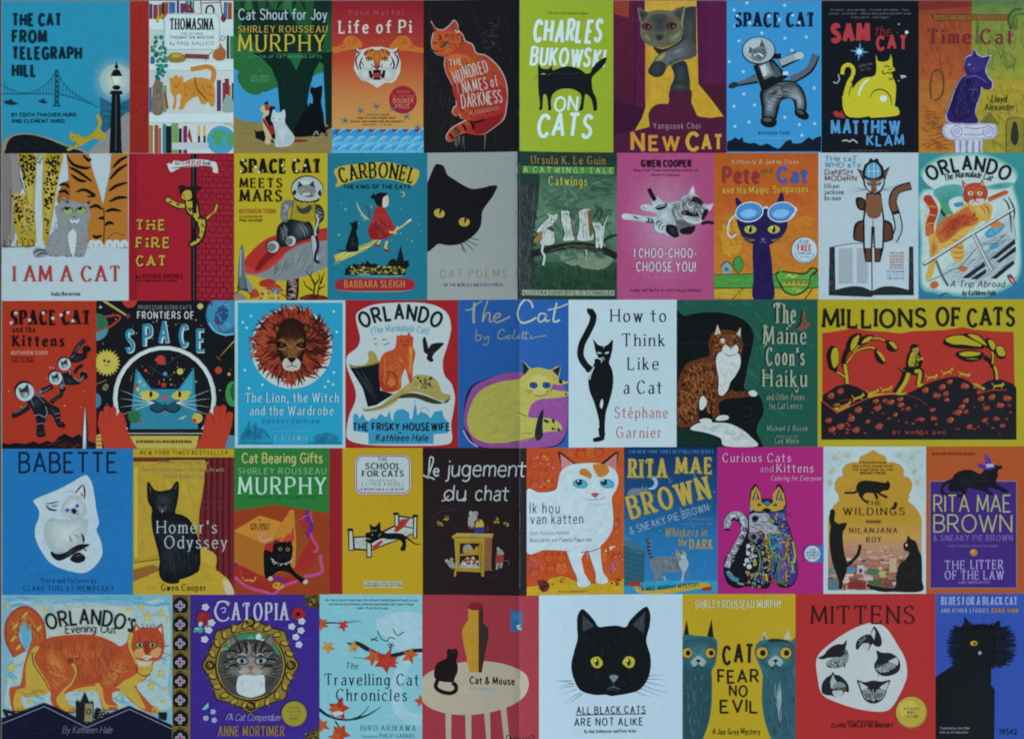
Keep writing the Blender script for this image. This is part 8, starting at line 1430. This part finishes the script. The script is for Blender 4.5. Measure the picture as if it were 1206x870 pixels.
sub('label_tag'); R('#2f6a98', 420, 82, 470, 172); P('#b4c4cc', '444 146 466 140 460 150 468 164 452 166'); R('#3a78a4', 430, 92, 462, 124)
sub('title'); T("Cat & Mouse", 238, 438, 408, 30, '#1c1a1a', w=.19, gap=.14)
sub('author_name'); T("Britta Teckentrup", 238, 352, 436, 14, '#6a9ab0', w=.11)
sub('imprint'); L('#2a1a1a', '402 664 402 634 414 632', 4, sm=False); L('#2a1a1a', '510 634 522 634 522 664', 4, sm=False); E('#1c1212', 420, 646, 6, 6); T("PRESTEL", 434, 516, 654, 13, '#1c1414', w=.24, gap=.3); grain()

cover('545 24 1182 800', '#b4c8d4', 'white cover with the black head of a yellow eyed cat over hand lettered words')
grain(.05)
sub('cat'); 
for a in ('690 396 650 396 618 394', '700 410 660 400 620 400', '700 420 660 424 630 430', '712 434 680 444 650 460', '730 450 690 470 658 500', '740 454 700 480 676 500', '1030 380 1070 374 1106 376', '1020 392 1070 392 1110 398', '1020 404 1070 416 1120 430', '1010 420 1060 440 1124 452', '990 430 1040 450 1090 470', '970 446 1010 462 1046 470', '700 408 640 420'): L('#3a4450', a, 3, 1)
B('#0f1013', '736 80 716 110 714 160 716 210 700 270 688 330 700 390 730 440 790 460 840 460 866 466 900 462 940 456 990 440 1024 400 1040 350 1040 290 1022 220 1036 160 1040 110 1030 76 1016 72 990 90 950 130 930 160 890 154 850 156 810 158 790 130 760 96')
P('#3a3a42', '738 104 790 156 740 180'); P('#3a3a42', '1018 92 960 150 1010 190'); F('#5a5a66 #1a1a20', '740 110 780 156 744 174', 16, 60, 30, 3); F('#5a5a66 #1a1a20', '1012 100 970 150 1008 180', 16, 120, 30, 3); F('#1c1e24 #08080a #22252c', '710 180 1020 180 1020 400 870 455 720 400', 90, 80, 40, 4, 40)
for x, q in ((802, 10), (944, -14)): B('#b8a82a', [(x - 28, 312 - q * .4), (x - 14, 294), (x + 8, 292), (x + 26, 312 + q * .4), (x + 20, 334), (x, 342), (x - 18, 332)]); E('#8a9a2c', x, 318, 14, 15); E('#0c0d0f', x, 316, 7, 17); E('#d8dcd0', x - 5, 308, 4)
B('#6a808c', '858 378 876 372 896 378 890 392 876 404 864 392'); L('#3a4a54', '876 400 876 424', 4); L('#4a5c66', '846 436 876 426 906 438', 5, 2); L('#3a4a54', '850 444 876 438 900 446', 3, 2)
sub('title'); k = dict(w=.14, jit=.04, gap=.26); T("ALL BLACK CATS", 712, 1018, 542, 30, '#16191f', **k); L('#16191f', '708 549 860 547 1020 546', 4); T("ARE NOT ALIKE", 702, 1008, 596, 32, '#16191f', **k)
sub('author_name'); T("By Amy Goldwasser and Peter Arkle", 746, 976, 628, 14, '#2a303a', w=.14); grain()

V(24)
cover('26 12 416 530', '#b4961f', 'yellow cover with two blue cats facing front on either side of rough black lettering')
grain(.1)
for cx, s in ((86, 0), (350, 1)):
    sub('cat')
    if s == 0:
        P('#15181a', '28 164 40 98 50 162'); P('#15181a', '110 162 126 96 134 166'); B('#33606a', '22 164 80 156 140 166 146 200 140 250 124 290 128 360 122 430 108 480 84 530 22 530 16 300')
    else:
        P('#b0aa90', '294 172 308 138 320 170'); P('#b0aa90', '372 170 390 132 400 168'); P('#8a6a50', '300 170 308 150 316 170'); B('#33606a', '280 190 300 172 350 168 400 174 424 190 424 530 350 530 316 470 300 380 304 300 288 250 276 220'); B('#1c2a2e', '320 170 350 166 390 172 380 182 340 182')
    B('#2a4a52' if s == 0 else '#2f565f', '30 260 120 260 120 430 90 510 30 520' if s == 0 else '308 290 410 290 412 510 360 520 316 460'); SB('#447880', '#2a5058', '30 180 80 164 136 174 138 240 110 270 40 268' if s == 0 else '290 196 350 176 414 190 414 260 350 280 300 252', cx, 225); F('#3f727c #274a52 #1e3a42', '30 280 120 280 120 420 80 520 30 520' if s == 0 else '306 280 414 280 414 510 350 520 312 440', 60, 85, 34, 4, 20); F('#3f727c #2a525a', [(cx - 56, 180), (cx + 50, 180), (cx + 46, 250), (cx - 50, 250)], 30, 60, 20, 3, 50)
    for x, rr_ in ((cx - 44, 17), (cx + 36, 17)) if s == 0 else ((300, 20), (382, 19)): E('#15181a', x, 215, rr_ * 1.1, rr_ * 1.1); E('#b8942a', x, 215, rr_, rr_); E('#101214', x + 3, 215, rr_ * .5, rr_ * .55)
    mx = 80 if s == 0 else 347
    B('#8fa0a0', [(mx - 26, 246), (mx - 6, 226), (mx + 6, 226), (mx + 26, 244), (mx + 14, 262), (mx, 256), (mx - 14, 262)]); E('#1a1c1e', mx, 242, 8, 5); L('#1a1c1e', [(mx, 244), (mx, 256)], 3); L('#1a1c1e', [(mx - 14, 272), (mx, 256), (mx + 14, 270)], 4)
    if s: F('#7c979a #96acae', '344 300 362 300 372 400 360 490 350 400', 16, 88, 60, 4, 8)
sub('title'); k = dict(w=.16, jit=.07, gap=.16)
T("CAT", 164, 270, 250, 60, '#191712', **k); T("FEAR", 146, 290, 318, 42, '#191712', **k); T("NO", 186, 250, 364, 36, '#191712', **k); T("EVIL", 156, 288, 420, 42, '#191712', **k)
sub('author_name'); T("SHIRLEY ROUSSEAU MURPHY", 68, 368, 60, 26, '#c0bc90', w=.15, jit=.08, gap=.12)
sub('subtitle'); T("A Joe Grey Mystery", 130, 294, 496, 19, '#4a4014', w=.12, jit=.08); grain()

cover('416 12 900 530', '#a82a28', 'red cover with five kitten heads on a white patch and a gold seal')
grain(.06)
sub('white_patch'); B('#b8bcba', '490 232 540 180 600 140 650 118 690 112 730 130 770 190 796 240 800 300 770 370 740 410 700 418 640 410 570 390 510 360 494 310')
def kit(cx, cy, r, rot, inner):
    sub('kitten_head'); c_, s_ = math.cos(math.radians(rot)), math.sin(math.radians(rot))
    f = lambda a: [(cx + (x * c_ - y * s_) * r, cy + (x * s_ + y * c_) * r) for x, y in a]
    k = '#1c1a1c'
    B('#a8a8a4', f([(-1, .1), (-.7, -.5), (0, -.6), (.7, -.5), (1, .1), (.6, .7), (0, .9), (-.6, .7)])); P(k, f([(-.95, -.1), (-.95, -1.1), (-.3, -.55)])); P('#b8a8a4', f([(-.8, -.3), (-.83, -.85), (-.48, -.52)])); P(k, f([(.95, -.1), (.95, -1.1), (.3, -.55)])); P('#b8a8a4', f([(.8, -.3), (.83, -.85), (.48, -.52)]))
    B(k, f([(-1, .1), (-.8, -.45), (0, -.62), (.8, -.45), (1, .1), (.5, .1), (.18, -.2), (0, .2), (-.18, -.2), (-.5, .1)]))
    B(k, f([(-.95, .05), (-.6, 0), (-.4, .35), (-.7, .5)])); B(k, f([(.95, .05), (.6, 0), (.4, .35), (.7, .5)]))
    for s in (-1, 1): E('#c0c0b8', *f([(s * .42, .14)])[0], r * .15, r * .1, rot); E(k, *f([(s * .42, .14)])[0], r * .07)
    P(k, f([(-.12, .42), (.12, .42), (0, .56)])); L(k, f([(-.25, .7), (0, .58), (.25, .7)]), 2.5)
    F('#3a383a #d0d0cc', f([(-.9, .2), (.9, .2), (.5, .8), (-.5, .8)]), 16, rot + 80, r * .4, 2, 40)
V(29); k = '#1d1b20'; m = '#7f8784'
sub('kitten_head', 'kitten head bowed with ears to both sides'); B(k, '64 350 120 320 150 280 200 240 260 220 300 220 330 182 332 220 320 280 345 320 300 350 220 345 160 350 110 362'); B(m, '140 400 200 350 260 352 340 300 352 350 330 410 280 440 220 448 160 435'); F('#24222a #b0b8b4 #5c625f', '130 390 200 345 345 300 345 390 290 440 170 440', 70, -20, 30, 5, 50); SB('#6c716e', '#3c3c3e', '305 280 330 270 345 305 320 320', 325, 295); L(k, '200 380 240 400 260 430', 9, 2); E('#c0c8c4', 215, 400, 17, 8, 20); E('#101014', 218, 400, 8, 7); E('#c0c8c4', 285, 375, 15, 8, -30); E('#101014', 286, 375, 7, 6); P(k, '236 425 260 418 256 440'); L(k, '310 400 316 440', 10); L(k, '150 425 190 440', 12)
sub('kitten_head', 'kitten head looking down to the left'); B(k, '418 260 425 200 460 160 520 130 550 130 585 58 620 90 650 150 660 210 640 245 600 240 570 220 540 270 525 282 545 240 500 210 460 240 440 270'); P('#a9b4b4', '556 128 585 72 600 110 590 180 576 160'); F('#a0a8a8 #46464c', '430 190 500 145 530 150 480 210 440 240', 22, -35, 24, 4); B('#a8b2b4', '490 230 530 210 545 240 520 270 480 262')
sub('kitten_head', 'kitten head turned right with one pale ear'); B(k, '612 282 660 300 740 305 800 340 830 400 825 460 780 500 700 520 640 505 600 460 592 410 620 350'); B('#a9b4b4', '720 385 760 360 800 348 812 390 800 420 770 400'); B(m, '610 440 680 430 700 400 760 400 790 430 740 460 680 485 620 470'); F('#25232a #a8b0ae #54585a', '605 420 700 400 790 420 760 470 640 490', 50, -10, 26, 5, 50); L(k, '625 505 628 522', 6); E('#c0c8c4', 655, 445, 17, 9, -10); E('#101014', 655, 445, 8); E('#c0c8c4', 730, 425, 17, 9, -20); E('#101014', 730, 425, 8); P('#b0a0a0', '676 468 704 462 694 482')
sub('kitten_head', 'kitten head in profile with a tall pale ear'); B(k, '100 640 110 580 150 530 185 510 205 482 225 505 270 515 320 560 350 610 350 670 320 660 290 700 300 660 250 650 200 660 215 700 240 722 195 700 150 696 110 680'); P('#9aa8a4', '178 570 205 500 220 540 240 570 210 640 186 630'); B('#76807c', '210 600 260 570 310 590 320 620 250 625 200 640'); F('#24222a #a0a8a4', '210 620 340 620 340 660 240 650', 20, 0, 26, 4, 40); B('#a8b2b4', '225 665 280 662 285 700 250 712')
sub('kitten_head', 'kitten head facing the front'); B(k, '432 556 500 575 580 560 660 570 738 556 715 620 690 700 650 750 580 775 510 748 475 690 450 620'); P('#a9b4b4', '446 568 530 620 500 660 470 650'); P('#a9b4b4', '726 566 640 620 660 656 700 650'); B(m, '480 650 540 640 575 700 540 740 500 720'); B(m, '690 650 620 640 590 700 620 740 670 720'); F('#24222a #b4bcb8 #55595a', '480 650 580 660 690 650 660 730 580 765 510 735', 70, 70, 26, 5, 40)
for x, q in ((530, 20), (640, -20)): E('#101014', x, 700, 30, 15, q); E('#9aa4a0', x, 700, 18, 8, q); E('#101014', x, 700, 7)
L('#9aa4a0', '578 640 580 730', 6); P('#b0b8b4', '566 730 596 730 581 748'); L(k, '581 748 581 775', 5); V(24)
sub('seal', 'round gold seal'); E('#8a7424', 816, 420, 55, 55); E('#b09a3a', 815, 418, 52, 52); E('#bca848', 806, 408, 34, 30); TT(["A CLASSIC", "WORLD", "EDITION"], 790, 844, 412, 13, 9, '#5a4a14', w=.2)
sub('title'); T("MITTENS", 470, 828, 114, 60, '#2a1014', w=.11, c=.4, serif=.6, gap=.18)
sub('author_name'); T("story and pictures by", 594, 702, 456, 10, '#5c1618', w=.15); T("CLARE TURLAY NEWBERRY", 540, 754, 472, 13, '#4a1214', w=.17, serif=.3)

cover('900 10 1240 530', '#2e4a9e', 'blue cover with a shaggy black cat showing one orange eye')
grain(.1); R('#3050a4', 900, 10, 1240, 120, '#2e4a9e')
sub('cat'); V(28); k = '#0a0b10'
P(k, '10 445 60 410 150 350 200 300 380 300 392 380 390 500 415 530 412 880 10 880'); B(k, '170 110 230 90 330 85 420 100 480 150 490 250 440 340 380 370 260 375 180 340 150 250 150 170')
for i in range(330):
    sd = rnd.choice((-1, 1)); y = rnd.uniform(95, 370); bow = 1 - ((y - 235) / 160.0) ** 2 * .55; ln = rnd.uniform(.6, 1.0)
    x0 = 180 if sd < 0 else 445; x1 = x0 + sd * (100 if sd < 0 else 128) * bow * ln
    L(rnd.choice((k, k, '#11132a')), [(x0 - sd * 30, y + (235 - y) * .15), (x0 + sd * 20, y + (235 - y) * .04), (x1, y + rnd.uniform(-6, 6))], rnd.uniform(5, 13), 1)
for i in range(60): x = rnd.uniform(200, 450); L(k, [(x, 130), (x + rnd.uniform(-8, 8), rnd.uniform(72, 96))], rnd.uniform(7, 13), 1)
for i in range(26): x = rnd.uniform(390, 470); L(k, [(x - 30, 330), (x + rnd.uniform(-20, 14), rnd.uniform(365, 392))], 10, 1)
P(k, '205 110 210 30 260 100'); P(k, '400 120 430 66 452 62 448 110'); L('#17181f', '230 280 250 360 245 440 220 490 240 560', 3, 2)
E('#7c5c1c', 272, 214, 27, 19); E('#c0922c', 270, 214, 22, 15); E('#2a1c0c', 276, 216, 9, 9); E('#8e8e9c', 312, 280, 12, 13); V(24)
sub('title'); T("BLUES FOR A BLACK CAT", 918, 1182, 48, 26, '#8a96c4', w=.2, c=.5, serif=.7, gap=.1); T("AND OTHER STORIES", 918, 1082, 75, 13, '#8a90b8', w=.22, c=.7, serif=.4)
sub('author_name'); T("BORIS VIAN", 1092, 1184, 75, 13, '#a8823c', w=.22, c=.7, serif=.4); T("Translated by Julia Older", 914, 1018, 478, 8, '#8a8a94', w=.14); T("with an introduction", 914, 1012, 492, 8, '#8a8a94', w=.14)
sub('number'); T("19542", 1120, 1182, 496, 17, '#0e0e24', w=.13); grain()

# ------------------------------------------------------------------ put the poster together
scn.collection.objects.link(POSTER)
POSTER.location = (0, 0, 0)
POSTER["label"] = "poster folded down the middle, printed edge to edge with colourful cat book covers"
POSTER["category"] = "poster"
X0, X1, Y0, Y1 = 1.6, 1208.6, 1.0, 876.6
TH = 0.0011
def panel(xa, xb):
    xs = sorted([xa, xb] + [k for k in KNOTS if xa < k < xb])
    bm = bmesh.new(); rows = []
    for x in xs:
        z = zf(x)
        rows.append([bm.verts.new(W(x, y, z - dz)) for (y, dz) in ((Y0, 0), (Y1, 0), (Y1, TH), (Y0, TH))])
    for a, b in zip(rows, rows[1:]):
        for i in range(4):
            bm.faces.new((a[i], a[(i + 1) % 4], b[(i + 1) % 4], b[i]))
    bm.faces.new(rows[0]); bm.faces.new(rows[-1][::-1])
    bmesh.ops.recalc_face_normals(bm, faces=bm.faces[:])
    me = bpy.data.meshes.new("panel"); bm.to_mesh(me); bm.free()
    me.materials.append(CARD)
    o = bpy.data.objects.new("panel", me); scn.collection.objects.link(o); o.parent = POSTER
panel(X0, FX); panel(FX, X1)
# neighbouring covers are printed edge to edge: close the gaps, and let the rows run very slightly downhill as in the photo
ROWS = [(1.4, 1.2), (181.0, 179.9), (354.3, 352.3), (528.4, 525.3), (700.1, 698.6), (876.0, 876.0)]
def row_y(i, x): return ROWS[i][0] + (ROWS[i][1] - ROWS[i][0]) * x / 1206.0
bands = [[] for _ in range(5)]
for m, subs in PENDING:
    x0, y0, x1, y1 = m.clip
    i = min(range(5), key=lambda k: abs((y0 + y1) / 2 - (ROWS[k][0] + ROWS[k + 1][0]) / 2))
    bands[i].append([x0, x1, m, subs])
for i, band in enumerate(bands):
    band.sort(key=lambda t: t[0])
    if band[0][0] < 6: band[0][0] = 2.0 + .15 * i
    for a_, b_ in zip(band, band[1:]):
        if abs(a_[1] - b_[0]) < 7: a_[1] = b_[0] = (a_[1] + b_[0]) / 2
    for x0, x1, m, subs in band:
        q = [(x0, row_y(i, x0)), (x1, row_y(i, x1)), (x1, row_y(i + 1, x1)), (x0, row_y(i + 1, x0))]
        for k in range(4): m.v[k] = (q[k][0], q[k][1], m.v[k][2])
        clip = (x0, min(q[0][1], q[1][1]), x1, (q[2][1] + q[3][1]) / 2)
        m.clip = None
        inner = Mesh("ground", None, clip); inner.v, inner.f, inner.c = m.v[4:], [tuple(j - 4 for j in f) for f in m.f[1:]], m.c[4:]
        m.v, m.f, m.c = m.v[:4], m.f[:1], m.c[:4]
        o = m.build(inner)
        for s_ in subs:
            s_.parent = o; s_.clip = clip
            for piece in s_.pieces(): piece.build()
# the worn line along the fold
cr_ = Mesh("fold_crease", POSTER, None, "pale worn line where the sheet has been folded")
y = 3.0; rr = random.Random(3)
while y < 872:
    l = rr.uniform(4, 16); w_ = rr.uniform(.3, .75); x = FX + rr.uniform(-.2, .25)
    if rr.random() < .85:
        cr_.face([(x - w_ / 2, y), (x + w_ / 2, y + rr.uniform(0, .6)), (x + w_ * .4, y + l), (x - w_ * .4, y + l - .4)], ink('#66727a', .5), 1.6e-3)
    y += l * rr.uniform(.85, 1.15)
cr_.build()
# the table under it
def table():
    bm = bmesh.new()
    bmesh.ops.create_cube(bm, size=1.0)
    for v in bm.verts: v.co = Vector((v.co.x * 1.9, v.co.y * 1.3, v.co.z * .03 - .015 - TH - 0.0002))
    bmesh.ops.bevel(bm, geom=bm.edges[:], offset=.004, segments=2, affect='EDGES')
    me = bpy.data.meshes.new("tabletop"); bm.to_mesh(me); bm.free()
    me.materials.append(wood())
    o = bpy.data.objects.new("tabletop", me); scn.collection.objects.link(o)
    o["kind"] = "structure"
table()
